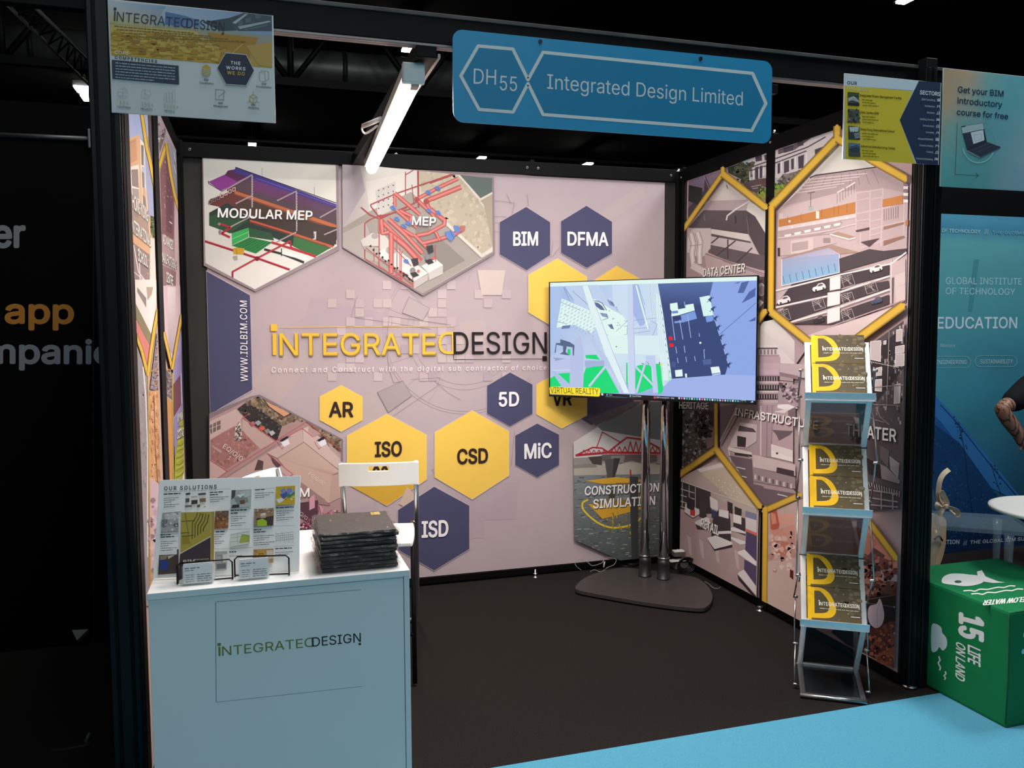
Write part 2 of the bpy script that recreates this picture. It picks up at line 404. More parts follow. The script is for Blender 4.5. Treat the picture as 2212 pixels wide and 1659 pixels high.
# header across the front and the beam that carries the lamp
t = thing('header_beam', 'long black header beam across the booth front, behind the blue name sign', 'beam', (1.5, -.05, 2.5))
MB().box(-.9, 5.2, -.004, .036, 2.522, 2.608, .002).build('fascia', BLK, t)
GR = mat('grey_extrusion', '8f8886', .45, .6, noise=.1)
MB().box(-.9, 5.2, -.010, .04, 2.608, 2.622, .002).build('top_lip', mat('dark_grey_lip', '4a4946', .6, .2, noise=.3, nscale=9), t)
for y in (.008, .028): MB().box(-.0, 3.0, y-.010, y+.010, 2.512, 2.522, .002).build('bottom_rail', GR, t)
t = thing('ceiling_beam', 'dark beam running front to back above the lit tube lamp', 'beam', (.97, 1, 2.5))
MB().box(.92, .99, 0, 1.98, 2.475, 2.53, .003).build('beam', BLK, t)
MB().box(.993, 1.003, 0, 1.98, 2.475, 2.49, .001).build('edge_strip', GR, t)

# ------------------------------------------------------------------ lit tube lamp
La, Lb = Vector((.925, .08, 2.425)), Vector((1.003, 1.79, 2.425)); ld = (Lb-La).normalized(); lx = Vector((ld.y, -ld.x, 0))
t = thing('tube_lamp', 'long lit white tube lamp hanging over the booth, beside the blue name sign', 'lamp', (La+Lb)/2)
MB().obox((La+Lb)/2+Vector((-.012, 0, .025)), ld, lx, (0, 0, 1), (Lb-La).length, .055, .035, .004).build('housing', mat('lamp_housing', 'd8d6d0', .4, .2, noise=.05), t)
LM = mat('lit_tube', 'ffffff', .5, emit='fff0e0', estr=9)
MB().tube([La+ld*.01, La+ld*.02, Lb-ld*.012, Lb], .03, 16, rs=[.024, .03, .03, .024]).build('tube', LM, t)
MB().obox(La-ld*.012+Vector((-.004, 0, .012)), ld, lx, (0, 0, 1), .03, .078, .07, .006).build('end_cap', PLW, t)
MB().obox(La+ld*.016+Vector((.004, 0, -.022)), ld, lx, (0, 0, 1), .05, .03, .02, .008).build('cap_tongue', mat('pinkish_plastic', 'd9b8a8', .5), t)
ll = bpy.data.lights.new('tube_light', 'AREA'); ll.shape = 'RECTANGLE'; ll.size = .95; ll.size_y = .05; ll.energy = 22; ll.color = (1, .89, .83)
lo = bpy.data.objects.new('tube_light', ll); COL.objects.link(lo); lo.matrix_world = Matrix.Translation(La+ld*.52+Vector((0, 0, -.034))) @ Matrix((ld, -lx, Vector((0, 0, 1)))).transposed().to_4x4()
t2 = thing('tube_lamp', 'short lit batten lamp fixed behind the blue name sign, hidden from the front', 'lamp', (1.9, .1, 2.46))
MB().box(1.55, 2.25, .075, .125, 2.455, 2.485, .003).build('housing', MATS['lamp_housing'], t2); MB().box(1.2, 2.4, .085, .115, 2.486, 2.521, .002).build('bracket', BLK, t2)
MB().tube([(1.57, .1, 2.445), (2.23, .1, 2.445)], .016, 12).build('tube', LM, t2)
l2 = bpy.data.lights.new('batten_light', 'AREA'); l2.shape = 'RECTANGLE'; l2.size = .66; l2.size_y = .05; l2.energy = 33; l2.color = (1, .90, .84)
o2 = bpy.data.objects.new('batten_light', l2); COL.objects.link(o2); o2.location = (1.9, .112, 2.425); o2.rotation_euler = (radians(22), 0, 0)
cbl = [Vector(onZ(*q, 2.46)) for q in ((815, 272), (790, 288), (782, 276), (800, 265), (822, 257))]
MB().tube(smooth_open(cbl), .005, 8).build('cable', PLW, t)
MB().tube([onZ(785, 272, 2.461), onZ(822, 257, 2.461)], .011, 8).build('connector', PLW, t)

# ------------------------------------------------------------------ hall lamps far away
HL = mat('hall_lamp_glow', 'ffffff', .5, emit='fffaf0', estr=30)
HB = mat('hall_lamp_body', '303034', .6)
spots = [((188, 205), 'two-window hall ceiling lamp at the upper left beside the left poster', 1.6), ((545, 314), 'small lit hall lamp seen above the back wall, left of the tube lamp', .8), ((1039, 344), 'small lit hall lamp above the back wall joint, under the blue sign', .8), ((1268, 357), 'small lit hall lamp above the back wall, right one under the blue sign', .8), ((881, 106), 'small lit hall lamp seen just above the near end of the tube lamp', 1), ((1962, 0), 'hall lamp cut by the upper edge of the picture at the right', 1)]
for (px, lab, k) in spots:
    p = onZ(*px, 7.0); d = (p-CAM).length; sz = d*.0052*k
    t = thing('hall_lamp', lab, 'lamp', (p.x, p.y, 7.0), 'lamps under the hall ceiling')
    MB().box(p.x-sz*1.1, p.x+sz*1.1, p.y-sz*3, p.y+sz*3, 7.04, 7.2, .02).build('body', HB, t)
    MB().cyl((p.x, p.y, 7.2), (p.x, p.y, 7.6), .02, 6).build('hanger', HB, t)
    if k > 1.2:
        for j in (-1, 1): MB().box(p.x-sz*.9, p.x+sz*.9, p.y+j*sz*2-sz*1.3, p.y+j*sz*2+sz*1.3, 7.0, 7.04).build('glowing_panel', HL, t)
    else: MB().box(p.x-sz, p.x+sz, p.y-sz*2.2, p.y+sz*2.2, 7.0, 7.04).build('glowing_panel', HL, t)
# roof structure, barely seen
DK = mat('dark_steel', '4c4e50', .5, .5, noise=.2); BS = mat('black_steel', '101012', .6)
t = thing('lighting_truss', 'silver lighting truss rising to the upper left corner', 'truss', (-2.2, 10, 5.2))
for q in (((10, 5), (192, 182)), ((72, 12), (192, 130))):
    a_, b_ = onZ(*q[0], 5.2), onZ(*q[1], 5.2); b_ = a_+(b_-a_)*1.0; MB().tube([a_, b_], .022, 8).build('chord', mat('bright_truss', 'c8c8c4', .4, .6), t)
A0, B0 = onZ(10, 5, 5.2), onZ(72, 12, 5.2); A1, B1 = onZ(192, 182, 5.2), onZ(192, 130, 5.2); m = MB()
for k in range(9):
    m.tube([A0.lerp(A1, k/9), B0.lerp(B1, (k+.5)/9)], .012, 6); m.tube([B0.lerp(B1, (k+.5)/9), A0.lerp(A1, (k+1)/9)], .012, 6)
m.build('lacing', DK, t)
t = thing('air_duct', 'round silver air duct under the hall roof, above the tube lamp', 'duct', (1, 12, 6))
MB().cyl((-7, 12.3, 6.0), (10, 11.9, 6.0), .3, 24).build('pipe', mat('galvanised_duct', '9a9a98', .45, .5, noise=.2, nscale=3), t)
for k in range(14): MB().cyl((-6.5+k*1.2, 12.29-k*.028, 6.0), (-6.42+k*1.2, 12.29-k*.028, 6.0), .315, 24).build('seam', DK, t)
t = thing('roof_truss', 'black roof truss with diagonal struts in front of the silver duct', 'truss', (0, 10.5, 5.2))
m = MB(); m.box(-8, 11, 10.9, 11.02, 5.35, 5.47); m.box(-8, 11, 10.9, 11.02, 6.4, 6.5); m.build('chord', BS, t)
m = MB()
for k in range(9):
    x = -7.0+k*2.0; m.tube([(x, 10.95, 5.4), (x+.8, 10.95, 6.45)], .05, 6); m.tube([(x, 10.95, 5.4), (x-.8, 10.95, 6.45)], .05, 6); m.tube([(x, 10.95, 5.4), (x, 10.95, 6.45)], .05, 6)
m.build('strut', BS, t)
for z_, y_, lab in ((5.0, 13.5, 'upper dark service pipe crossing the hall below the duct'), (4.6, 17, 'lower dark service pipe crossing the hall far behind the booth')):
    t = thing('service_pipe', lab, 'pipe', (1, y_, z_)); MB().cyl((-9, y_, z_), (14, y_, z_), .035, 8).build('pipe', DK, t)
# ================================================================== printed wall graphics
LAV = 'b8a6aa'; YEL = 'f2c858'; NAVY = '4a4a68'
t = thing('wall_graphic', 'large lavender printed fabric on the back wall with yellow and navy hexagons', 'banner', (1.5, 2.0, 1.25))
q = PrY(1.9985); R = random.Random(4)
xl, xr = onY(440, 338, 1.9985).x, onY(1436, 398, 1.9985).x
b = Pr(lambda x, y: Vector((x, 1.999, y)), (0, -1, 0))
b.poly(LAV, [(xl, .054), (xr, .054), (xr, 2.469), (2.02, 2.469), (1.93, 2.473), (xl, 2.469)])
# faint tinted grounds
for k in range(26):
    x0, z0 = R.uniform(.3, 2.6), R.uniform(.2, 2.2); a0 = R.uniform(-.3, .9); L_ = R.uniform(.15, .5); h_ = R.uniform(.08, .25)
    b.poly(R.choice(['bcaaac', 'b4a2a8', 'bba9a8', 'b5a3aa']), [(x0, z0), (x0+L_*cos(a0), z0+L_*sin(a0)), (x0+L_*cos(a0)-h_*sin(a0), z0+L_*sin(a0)+h_*cos(a0)), (x0-h_*sin(a0), z0+h_*cos(a0))])
q.k = b.k+1
q.T(420, 640, 2.6756)
for rr in (300, 330, 455, 470):      # drawing-like arcs behind the logo
    q.line('ac9ca0', 2, [(1560+rr*cos(a*.07+.6), 210+rr*sin(a*.07+.6)) for a in range(46)])
for k in range(9): q.line('b0a0a4', 1.5, [(1560+300*cos(2+k*.35), 210+300*sin(2+k*.35)), (1560+470*cos(2+k*.35+.05), 210+470*sin(2+k*.35+.05))])
for k in range(75):
    x0, y0 = 770+53*R.randint(0, 19), -90+53*R.randint(0, 10)
    if R.random() < .75: q.rect(R.choice(['c2b0b4', 'bfacb2', 'c3b2b0', 'b29fa5', 'c6b4b6']), x0, y0, x0+50, y0+50)
q.poly('b5a5a6', '1240,5 1360,70 1320,140 1200,95'); q.line('857679', 2, '1240,5 1360,70 1320,140 1200,95', True)
q.line('93858a', 2, '905,120 940,0'); q.line('93858a', 2, '905,120 1120,150 1365,190'); q.line('8b7d80', 2, '1125,115 1480,165'); q.line('8b7d80', 2, '1125,115 1110,260 1120,400 1150,500 1205,490'); q.line('94868a', 1.6, '1150,690 1400,520 1420,470 1250,480')
q.poly('a99a9d', '1057,555 1205,490 1255,575 1120,672'); q.line('7c6e72', 2, '1057,555 1205,490 1255,575 1120,672', True)
q.line('9a8b90', 1.6, '1400,500 1470,560 1540,600'); q.line('a0928f', 1.6, '1850,775 1830,980 1370,1000 1390,1030')
q.T(1020, 420, 2.0229)
q.line('948589', 1.5, '240,0 245,50'); q.line('948589', 1.5, '88,25 185,38 170,100'); q.line('948589', 1.5, '88,95 150,98'); q.line('948589', 1.5, '88,122 120,125'); q.line('948589', 1.5, '88,160 120,165'); q.line('948589', 1.5, '150,0 170,40'); q.poly('cdbdb4', '22,330 145,332 128,440 40,440'); q.poly('b9a7ad', '355,200 382,230 345,275')
# hexagons
def hexa(T_, pts, col, rim='ccbcc0'):
    q.T(*T_); q.poly(rim, [(x+(x-cx)*.012, y+(y-cy)*.012) for P_ in [P2(pts)] for cx, cy in [(sum(p[0] for p in P_)/len(P_), sum(p[1] for p in P_)/len(P_))] for x, y in P_]); q.poly(col, pts)
TA, TB = (420, 640, 2.6756), (1020, 420, 2.0229)
hexa((0, 0, 1), '446,586 540,638 545,842 454,894', NAVY)
hexa(TA, '848,513 971,580 971,715 848,783 724,715 724,580', YEL)
hexa(TA, '1112,680 1341,800 1341,1058 1112,1210 882,1080 882,805', YEL)
q.poly('d2a53a', '880,1085 1290,1090 1112,1210')
q.poly('c9b0a2', '1180,1200 1230,1100 1290,1170 1230,1225')
hexa(TA, '1385,1100 1588,1210 1588,1460 1385,1585 1176,1465 1176,1235', NAVY)
hexa(TA, '1605,660 1817,780 1817,1035 1605,1173 1389,1045 1389,785', YEL)
hexa(TA, '1823,440 1953,510 1953,678 1823,752 1690,678 1690,518', NAVY)
hexa(TA, '1980,735 2106,800 2106,975 1980,1047 1853,975 1853,805', NAVY)
hexa(TB, '560,780 690,850 705,905 520,1008 440,960 430,860', '5a4e62')
q.poly('6e6266', '500,980 700,905 740,905 540,1010')
hexa(TB, '392,768 500,830 500,965 390,1023 280,960 280,830', YEL)
hexa(TB, '235,55 340,122 340,265 237,332 119,262 119,122', NAVY); hexa(TB, '498,50 610,120 610,258 500,322 387,255 387,118', NAVY)
hexa(TB, '372,280 500,360 500,500 372,590 245,515 245,352', YEL); hexa(TB, '630,312 760,385 760,520 630,600 510,520 510,390', YEL)
q.T(*TB)
for tx, p0, p1, tp in (('BIM', (180, 223), (285, 222), (180, 165)), ('DFMA', (417, 222), (592, 224), (417, 165))): q.text('f4eef0', tx, p0, p1, tp, .028, 1, '30304a', (1, 2))
q.text('241818', 'VR', (350, 922), (432, 920), (350, 862), .03)
q.T(*TA)
for tx, p0, p1, tp in (('5D', (1760, 635), (1872, 632), (1760, 556)), ('MiC', (1908, 938), (2060, 930), (1908, 855)), ('ISD', (1315, 1392), (1463, 1383), (1315, 1302))): q.text('f4eef0', tx, p0, p1, tp, .028, 1, '30304a', (1, 2))
for tx, p0, p1, tp in (('AR', (780, 695), (915, 695), (780, 612)), ('ISO', (1045, 925), (1195, 920), (1045, 843)), ('9001', (1033, 1067), (1210, 1063), (1033, 985)), ('CSD', (1520, 967), (1692, 960), (1520, 885))): q.text('34201e', tx, p0, p1, tp, .03)
q.text('ece6ea', 'WWW.IDLBIM.COM', (308, 492), (303, 28), (268, 490), .01, 1.1)
q.logo('e8bb3e', '1c1414', (443, 340), (2034, 330), (441, 214), .004, 3, 'a08040')
q.text('f0e8ea', 'Connect and Construct with the digital sub contractor of choice', (445, 440), (2032, 425), (447, 410), 0, 1.35)

# -- services rack picture (upper left hexagon)
H = '62,58 992,118 1000,690 425,992 78,808'
q.T(420, 320, 3.2529, '50,50 1010,110 1018,720 430,1012 66,826')
q.poly('97878c', '55,50 1010,110 1018,716 430,1010 66,826')
q.T(420, 320, 3.2529, H)
q.grad(['d2d0c8', 'e0dcd2', 'e6e2da', 'e2ded6', 'd8d4cc'], H)
q.line('7e7a76', 3, '475,140 475,195'); q.line('7e7a76', 3, '842,275 842,330')
q.poly('5a4650', '330,165 996,398 1000,560 720,480 560,420 400,400 200,330 190,300 400,200')
q.grad(['6e3c78', '54405a', '5e4656', '6c3f62'], '400,200 996,420 996,470 400,300')
q.poly('8a3c8c', '98,240 235,178 290,200 400,195 380,215 185,300'); q.poly('5c3050', '235,160 290,150 400,190 300,235 215,190'); q.line('3c2a40', 5, '98,232 100,250 185,300 330,330')
q.poly('4a3c86', '288,140 330,150 996,396 996,420 420,225 275,172'); q.line('2b2440', 6, '288,136 996,388'); q.line('7468b4', 3, '430,212 996,410')
q.poly('4e3c34', '110,360 285,305 996,555 996,680 620,520 300,455 240,400 110,395')
q.poly('6a3a36', '104,368 300,300 420,330 300,400 200,420 110,400')
q.poly('ba6a44', '283,300 996,540 996,566 280,322')
q.poly('7a4a40', '283,322 996,566 996,580 280,330')
q.poly('2c3c34', '104,455 235,385 300,440 400,500 700,600 960,700 850,760 700,690 380,560 260,600 104,530')
q.poly('2f5238', '104,480 240,450 380,510 250,600 104,545'); q.poly('3b6e3f', '700,610 960,700 850,765 800,745 690,690')
q.poly('463a36', '380,500 980,690 1000,640 1000,560 720,510 480,450')
q.line('c25a40', 14, '390,510 700,605 975,695'); q.line('7e3a34', 5, '385,524 700,620 960,706')
q.poly('34563c', '380,560 540,600 560,650 385,625')
q.poly('3cab58', '262,600 380,560 380,625 265,682'); q.line('7bdc8c', 4, '265,640 380,590')
q.poly('2f8444', '262,686 385,628 548,662 432,742')
for k in range(7): q.line('235c34', 4, [(285+k*23, 690+k*7), (405+k*21, 632+k*5)])
q.line('33302e', 16, '490,712 620,745 770,805'); q.poly('ece8e2', '615,712 790,775 790,795 612,745'); q.line('33302e', 6, '612,705 612,760')
q.line('9c2438', 15, '75,655 430,770 670,855'); q.line('c84a56', 4, '75,650 430,764 670,849')
q.line('a32c3a', 13, '268,915 268,870 440,775 672,655 680,700 850,765'); q.line('c8505a', 3, '272,868 670,652')
q.line('b4333a', 16, '540,662 850,760'); q.dot('7a1c2c', 440, 777, 17)
q.line('ae2e3a', 15, '175,530 255,560 190,600 250,628'); q.dot('8a8088', 175, 535, 11); q.dot('8a8088', 180, 590, 12); q.line('8a8088', 8, '178,570 178,610')
q.poly('c89c30', '272,705 300,700 352,706 345,748 275,745'); q.poly('a8a09a', '268,762 300,755 305,785 280,790'); q.line('9c7620', 4, '290,705 300,745')
for p_ in ('405,190 405,420', '190,312 405,190', '290,392 400,338', '715,300 718,585', '580,372 715,305', '880,490 996,425', '570,665 715,592', '255,555 400,480', '840,585 846,640', '910,610 1000,572'): q.line('b8a8a8', 9, p_); q.line('7c6c70', 2, p_)
for k in range(13): q.dot('e8e0e0', 411, 205+k*17, 2.5, 6); q.dot('e8e0e0', 722, 320+k*19, 2.5, 6)
q.line('e2dcd8', 6, '838,600 852,590 850,640 832,640')
for x, y in ((112, 380), (140, 366), (168, 352), (194, 336), (222, 320), (250, 306), (278, 292)): q.poly('e0b4ac' if x > 180 else '8a7070', [(x-11, y-10), (x+11, y-16), (x+11, y+12), (x-11, y+17)]); q.poly('4a3438', [(x-6, y-6), (x+6, y-10), (x+6, y+8), (x-6, y+11)])
q.poly('d8c4c0', '180,318 225,295 240,312 196,330')
q.T(420, 320, 3.2529)
q.text('f8f4f2', 'MODULAR MEP', (165, 487), (825, 506), (168, 424), .022, 1, '4a4446', (4, 5))

# -- plant room picture (upper middle hexagon)
H = '1037,118 1225,126 2088,215 2092,735 1600,1022 1530,985 1040,690'
q.T(420, 320, 3.2529, '1020,112 1225,120 2100,205 2106,745 1605,1040 1535,1000 1020,705')
q.grad(['a8989e', '8c7c80', '8c7c80', '8c7c80', 'a8989e'], '1037,112 2100,205 2106,745 1605,1040 1040,700')
q.T(420, 320, 3.2529, H)
q.grad(['b8aeae', 'd6d0c8', 'd6d0c8', 'cec6c0', 'c8c0bc', 'b8aeae', 'b8a8ac'], H)
q.poly('b6aab0', '1037,118 1160,125 1200,300 1040,560'); q.poly('dcd4cc', '1200,240 1480,175 1480,330 1330,420 1230,450')
q.poly('a49a92', '1042,560 1240,440 1520,310 2015,775 1600,1022 1530,985 1040,690')
q.poly('b5aba4', '1042,600 1200,520 1300,800 1180,780 1040,690'); q.poly('8d857f', '1540,470 1900,790 1700,900 1560,700')
q.poly('bcae9a', '1575,160 1850,185 2092,500 2092,690 2015,745 1590,350'); q.speck(['c4b6a2', 'b2a48f', 'c9bca8'], 120, '1575,160 1850,185 2092,500 2092,690 2015,745 1590,350', 22, 3)
q.poly('5f6a64', '1850,187 2088,215 2088,312 2005,360'); q.line('d8cfbf', 12, '1845,182 2005,362 2092,315'); q.poly('ab9d88', '2005,372 2090,325 2090,690 2030,400'); q.line('d8d0c4', 20, '1590,370 2015,758 2095,712'); q.line('8d8478', 4, '1590,385 2012,776 2095,730'); q.line('c9beae', 5, '2035,735 2035,775')
q.poly('cac4be', '1270,300 1410,235 1410,430 1285,482')
for k in range(16): q.dot('4c4444', 1292+(k % 4)*34, 300+(k//4)*42-(k % 4)*12, 5, 6)
RED, RD2, BLU = 'cc6c66', 'a44a4c', '6482c0'
def pipe(w_, pts): q.line(RD2, w_, pts); q.line(RED, w_*.72, pts); q.line('de918a', w_*.2, pts)
for w_, pts in ((6, '1480,170 1480,330'), (6, '1480,190 1540,155'), (13, '1568,155 1572,420'), (9, '1235,400 1420,320 1830,178'), (8, '1235,400 1240,415 1300,490 1490,420'), (8, '1650,250 1830,185'), (9, '1168,418 1230,470 1300,500 1560,380'), (7, '1195,780 1195,530 1230,505 1310,470'), (5, '1525,260 1540,400'), (8, '1300,480 1560,420')): q.line(RD2, w_, pts)
pipe(34, '1620,375 1870,275'); pipe(26, '1560,360 1700,285 1850,215'); pipe(30, '1625,370 1640,420 1755,510 1750,545'); pipe(26, '1560,362 1680,480'); pipe(22, '1405,318 1405,415'); pipe(26, '1405,318 1500,400 1580,470')
q.dot(RD2, 1560, 362, 18); q.dot(RD2, 1625, 378, 20)
pipe(26, '1420,440 1560,560'); pipe(24, '1440,440 1520,480 1510,540'); pipe(26, '1750,540 1640,600 1540,620'); pipe(24, '1540,620 1440,560')
q.poly('d0cac2', '1165,650 1245,598 1330,610 1400,690 1330,760 1290,690 1180,690'); q.poly('b4aea8', '1180,690 1290,700 1330,765 1300,780 1190,710'); q.poly('e0dad4', '1300,720 1390,690 1640,880 1540,935 1300,760'); q.poly('bdb6b0', '1540,935 1640,885 1635,930 1540,990'); q.poly('e6e0da', '1590,830 1690,780 1742,822 1640,878'); q.poly('c6bfb8', '1640,878 1742,822 1742,885 1645,930')
q.dot('a8a29e', 1380, 720, 38, 16, 30); q.dot('a8a29e', 1265, 620, 25, 16, 20)
pipe(30, '1310,510 1440,640 1590,790'); pipe(30, '1360,500 1480,610 1600,740'); pipe(36, '1370,600 1480,690 1580,800'); pipe(30, '1310,505 1320,600 1365,590'); pipe(34, '1380,610 1380,880'); pipe(24, '1540,610 1650,720'); pipe(34, '1800,620 1870,575'); pipe(26, '1600,670 1720,640 1800,615'); pipe(22, '1690,590 1720,650')
for w_, pts in ((9, '1295,490 1295,830 1380,890 1520,975'), (6, '1200,700 1530,960'), (6, '1420,620 1420,880'), (6, '1440,700 1440,900'), (6, '1465,720 1450,740 1450,940'), (7, '1530,840 1530,985'), (6, '1200,780 1260,820 1340,860'), (6, '1690,680 1690,800'), (5, '1260,700 1260,800'), (6, '1380,890 1460,920'), (6, '1400,700 1520,830'), (12, '1400,900 1450,870 1500,900')): q.line('b85f60', w_, pts)
for k in range(14): q.dot('2e2828', 1235+k*21, 690+k*17+(k % 3)*10, 8, 6)
for k in range(8): q.dot('2e2828', 1466+k*9, 880+k*8, 6, 6)
for x, y in ((1640, 312), (1705, 283), (1645, 440), (1708, 455), (1392, 420), (1420, 498), (1468, 548), (1500, 528), (1485, 795)):
    q.dot(BLU, x, y, 15, 8); q.poly(BLU, [(x-22, y-10), (x+22, y+6), (x+16, y+22), (x-16, y+8)]); q.line('45609c', 4, [(x-12, y-12), (x+14, y+14)])
q.poly(BLU, '1755,590 1800,580 1830,610 1800,660 1765,630'); q.poly(BLU, '1815,545 1850,550 1865,585 1830,600'); q.line('45609c', 5, '1790,580 1820,640')
q.poly('b57068', '1860,548 1900,545 1895,580 1870,590')
for x, y in ((1650, 720), (1545, 810)): q.poly('3b3a3e', [(x-28, y-28), (x+20, y-38), (x+26, y+10), (x-8, y+25)]); q.dot('8a8588', x-15, y+50, 20); q.poly('3a3838', [(x-35, y+70), (x+5, y+60), (x+30, y+85), (x-10, y+100)]); q.dot('c96a66', x+25, y+55, 11)
q.T(420, 320, 3.2529)
q.text('f8f4f2', 'MEP', (1525, 541), (1689, 549), (1528, 482), .022, 1, '6a5454', (4, 5))

# -- scanned rooms picture (lower left hexagon)
q.T(430, 840, 5.027, '112,260 570,75 660,60 1560,545 1556,1345 1200,1600 112,1600'); q.poly('84747a', '112,262 590,66 660,60 1560,545 1556,1345 1200,1580 112,1580')
q.T(430, 840, 5.027, '115,275 585,92 630,70 1540,550 1535,1330 1200,1570 118,1570')
q.poly('ab8c8c', '115,275 585,92 630,70 1540,550 1535,1330 1200,1570 118,1570')
q.poly('c4a8a4', '115,350 300,265 400,215 475,300 400,390 250,470 120,550'); q.poly('77625f', '118,390 235,335 235,430 125,485')
for x in (150, 190): q.line('c9b8b4', 8, [(x, 360), (x, 470)])
q.line('c9b8b4', 6, '120,430 240,380')
q.poly('a1706c', '130,545 385,405 500,470 665,625 300,870 130,760'); q.speck(['986862', 'aa7a74', 'b4857e', '8e625c'], 90, '130,545 385,405 500,470 665,625 300,870 130,760', 22, 8)
q.poly('b3938f', '128,600 240,660 250,700 160,640')
q.poly('bba09a', '470,310 600,400 835,570 665,650 500,480 470,440'); q.poly('35302f', '415,215 500,150 640,200 900,370 905,500 835,555 640,430 500,310')
q.speck(['4c4644', '292626', '6a605a'], 60, '415,215 500,150 640,200 900,370 905,500 835,555 640,430 500,310', 20, 5)
q.poly('857058', '500,145 630,72 760,130 1180,350 1540,548 1535,700 1380,590 1180,370 1050,330 900,400 640,200')
q.speck(['6b5a4a', 'a08c70', '57483e', '96826a', '7a6858'], 260, '500,145 630,72 760,130 1180,350 1540,548 1535,690 1380,580 1180,360 1050,330 900,400 640,200', 24, 6)
q.poly('d09a78', '700,120 985,262 925,296 760,190'); q.line('3a2a28', 9, '690,100 760,190 915,305 1000,265'); q.line('54433a', 8, '640,80 700,150 820,235')
q.poly('c8b8b0', '395,395 450,330 470,520 440,560 385,545'); q.speck(['4a4242', '6c6260', 'dcd0c8'], 90, '400,400 445,340 465,520 440,550 390,540', 12, 7); q.line('50383a', 5, '390,550 520,545')
for x, y, c in ((640, 370, '9aa09c'), (680, 430, 'cc5c48'), (790, 480, 'b4b4ba'), (580, 380, 'a86a64'), (740, 460, '8a8480')): q.poly(c, [(x-35, y-12), (x+8, y-35), (x+38, y-5), (x-5, y+28)]); q.line('4a4040', 4, [(x-35, y-12), (x-5, y+28)])
q.poly('c3a49e', '120,770 310,890 200,960 118,990'); q.poly('a88884', '150,1000 300,885 830,560 835,600 250,985'); q.poly('bb9d98', '250,990 500,840 740,695 800,800 870,860 880,960 640,1000')
q.poly('c5aaa4', '735,690 900,600 960,510 1115,430 1135,570 860,750'); q.poly('ceb4ac', '1120,430 1190,400 1530,750 1532,885 1135,573'); q.poly('a98a86', '900,400 1150,350 1190,400 1120,430 950,510 850,550'); q.poly('b39590', '1190,400 1320,480 1250,520 1180,460'); q.poly('b89b96', '1400,580 1532,700 1532,760 1420,650')
q.grad(['bfa298', 'c8ab9e', 'c9ab9e', 'b79589'], '850,750 1135,573 1532,890 1440,930'); q.poly('c4a598', '850,750 1440,930 1405,1235 1000,930')
q.poly('bc9d92', '1440,930 1532,920 1532,1170 1405,1235'); q.line('6a4c4c', 5, '850,750 1135,573 1532,890')
q.poly('5a4446', '780,720 890,820 860,870 800,800'); q.poly('574240', '640,760 700,780 690,870 600,880')
q.poly('c0a09c', '840,860 900,820 1020,920 960,950 860,930')
for x in (930, 1330): q.poly('e8e4ec', [(x-45, 575), (x+35, 540), (x+55, 590), (x-10, 625)]); q.line('57384a', 6, [(x-60, 560), (x+60, 510)]); q.line('a04a5c', 5, [(x-80, 570), (x-30, 650), (x-10, 620)]); q.poly('2f2630', [(x-50, 550), (x+30, 505), (x+40, 525), (x-30, 570)])
for p_ in ('160,995 310,890 830,560 1170,350 1330,490 1535,660', '470,305 835,560', '735,690 890,820 1020,920 960,950 850,870 850,960', '120,765 310,890', '1120,1030 1350,1190 1420,1260', '540,265 480,310', '960,510 1120,425 1240,520'): q.line('c8485a', 6, p_)
q.poly('9c7c7c', '1085,1030 1125,1020 1360,1190 1410,1260 1290,1240 1190,1140 1085,1200'); q.poly('553a44', '1085,1230 1290,1200 1300,1330 1200,1450 1085,1380'); q.poly('463440', '1085,1450 1200,1440 1280,1380 1530,1330 1530,1400 1400,1570 1085,1570')
for p_ in ('1290,1240 1290,1380', '1150,1470 1195,1400 1195,1570', '1350,1350 1450,1350 1450,1400', '1100,1440 1190,1540', '1290,1250 1360,1370', '1330,1380 1440,1300', '1100,1530 1190,1470'): q.line('c05a70', 6, p_)
q.poly('cc96a4', '1195,1170 1250,1140 1255,1280 1195,1310'); q.poly('cc96a4', '1300,1250 1350,1290 1330,1370'); q.speck(['c8708a', 'e0c0c8', '8c4c62', '2f2630'], 70, '1090,1440 1520,1300 1500,1400 1380,1560 1090,1560', 16, 21)
q.text('e4d4cc', 'EQ/G/0', (255, 630), (455, 780), (285, 588), 0); q.text('e4d4cc', '1', (310, 755), (330, 765), (335, 722), 0)
q.text('e4d4cc', 'EQ/G/02', (1180, 925), (1345, 1045), (1205, 895), 0); q.text('e4d4cc', '6', (1210, 1005), (1228, 1018), (1222, 985), 0); q.text('d8b8bc', 'EQ/G', (1060, 1330), (1160, 1420), (1085, 1300), 0)
q.T(430, 840, 5.027); q.text('f8f4f2', 'BIM', (935, 1162), (1195, 1162), (935, 1070), .022, 1, '4c3a3c', (5, 6))

# -- bridge building picture (lower right hexagon)
q.T(1020, 420, 2.0229, '437,1080 560,1003 750,905 835,905 835,1575 640,1595 440,1505')
q.grad(['d8d4d0', 'c4c2c2', 'c2c0c0', 'd6d0cc'], '430,900 835,900 835,1150 430,1150')
q.poly('727678', '540,1012 750,905 835,905 835,1075 560,1030'); q.poly('9c9490', '430,1150 835,1128 835,1175 430,1178'); q.poly('b5ada2', '430,1176 700,1168 835,1180 835,1225 430,1228'); q.poly('8c8880', '430,1178 530,1172 540,1190 430,1195')
q.grad(['80868a', '6c7070', '4e5654', '4a5250'], '430,1225 835,1218 835,1600 430,1600')
q.speck(['8b9090', '5b6260', '9a9c9a', '4a504e', '747a7a'], 420, '432,1230 835,1222 835,1598 640,1598 440,1510', 9, 11, 5, ang=-.05)
q.poly('6a605e', '560,1135 645,1130 740,1125 800,1130 800,1165 740,1175 690,1160 640,1175 560,1160'); q.poly('8b8684', '600,1140 660,1138 655,1170 600,1170'); q.poly('4a4644', '500,1145 560,1140 560,1180 520,1175')
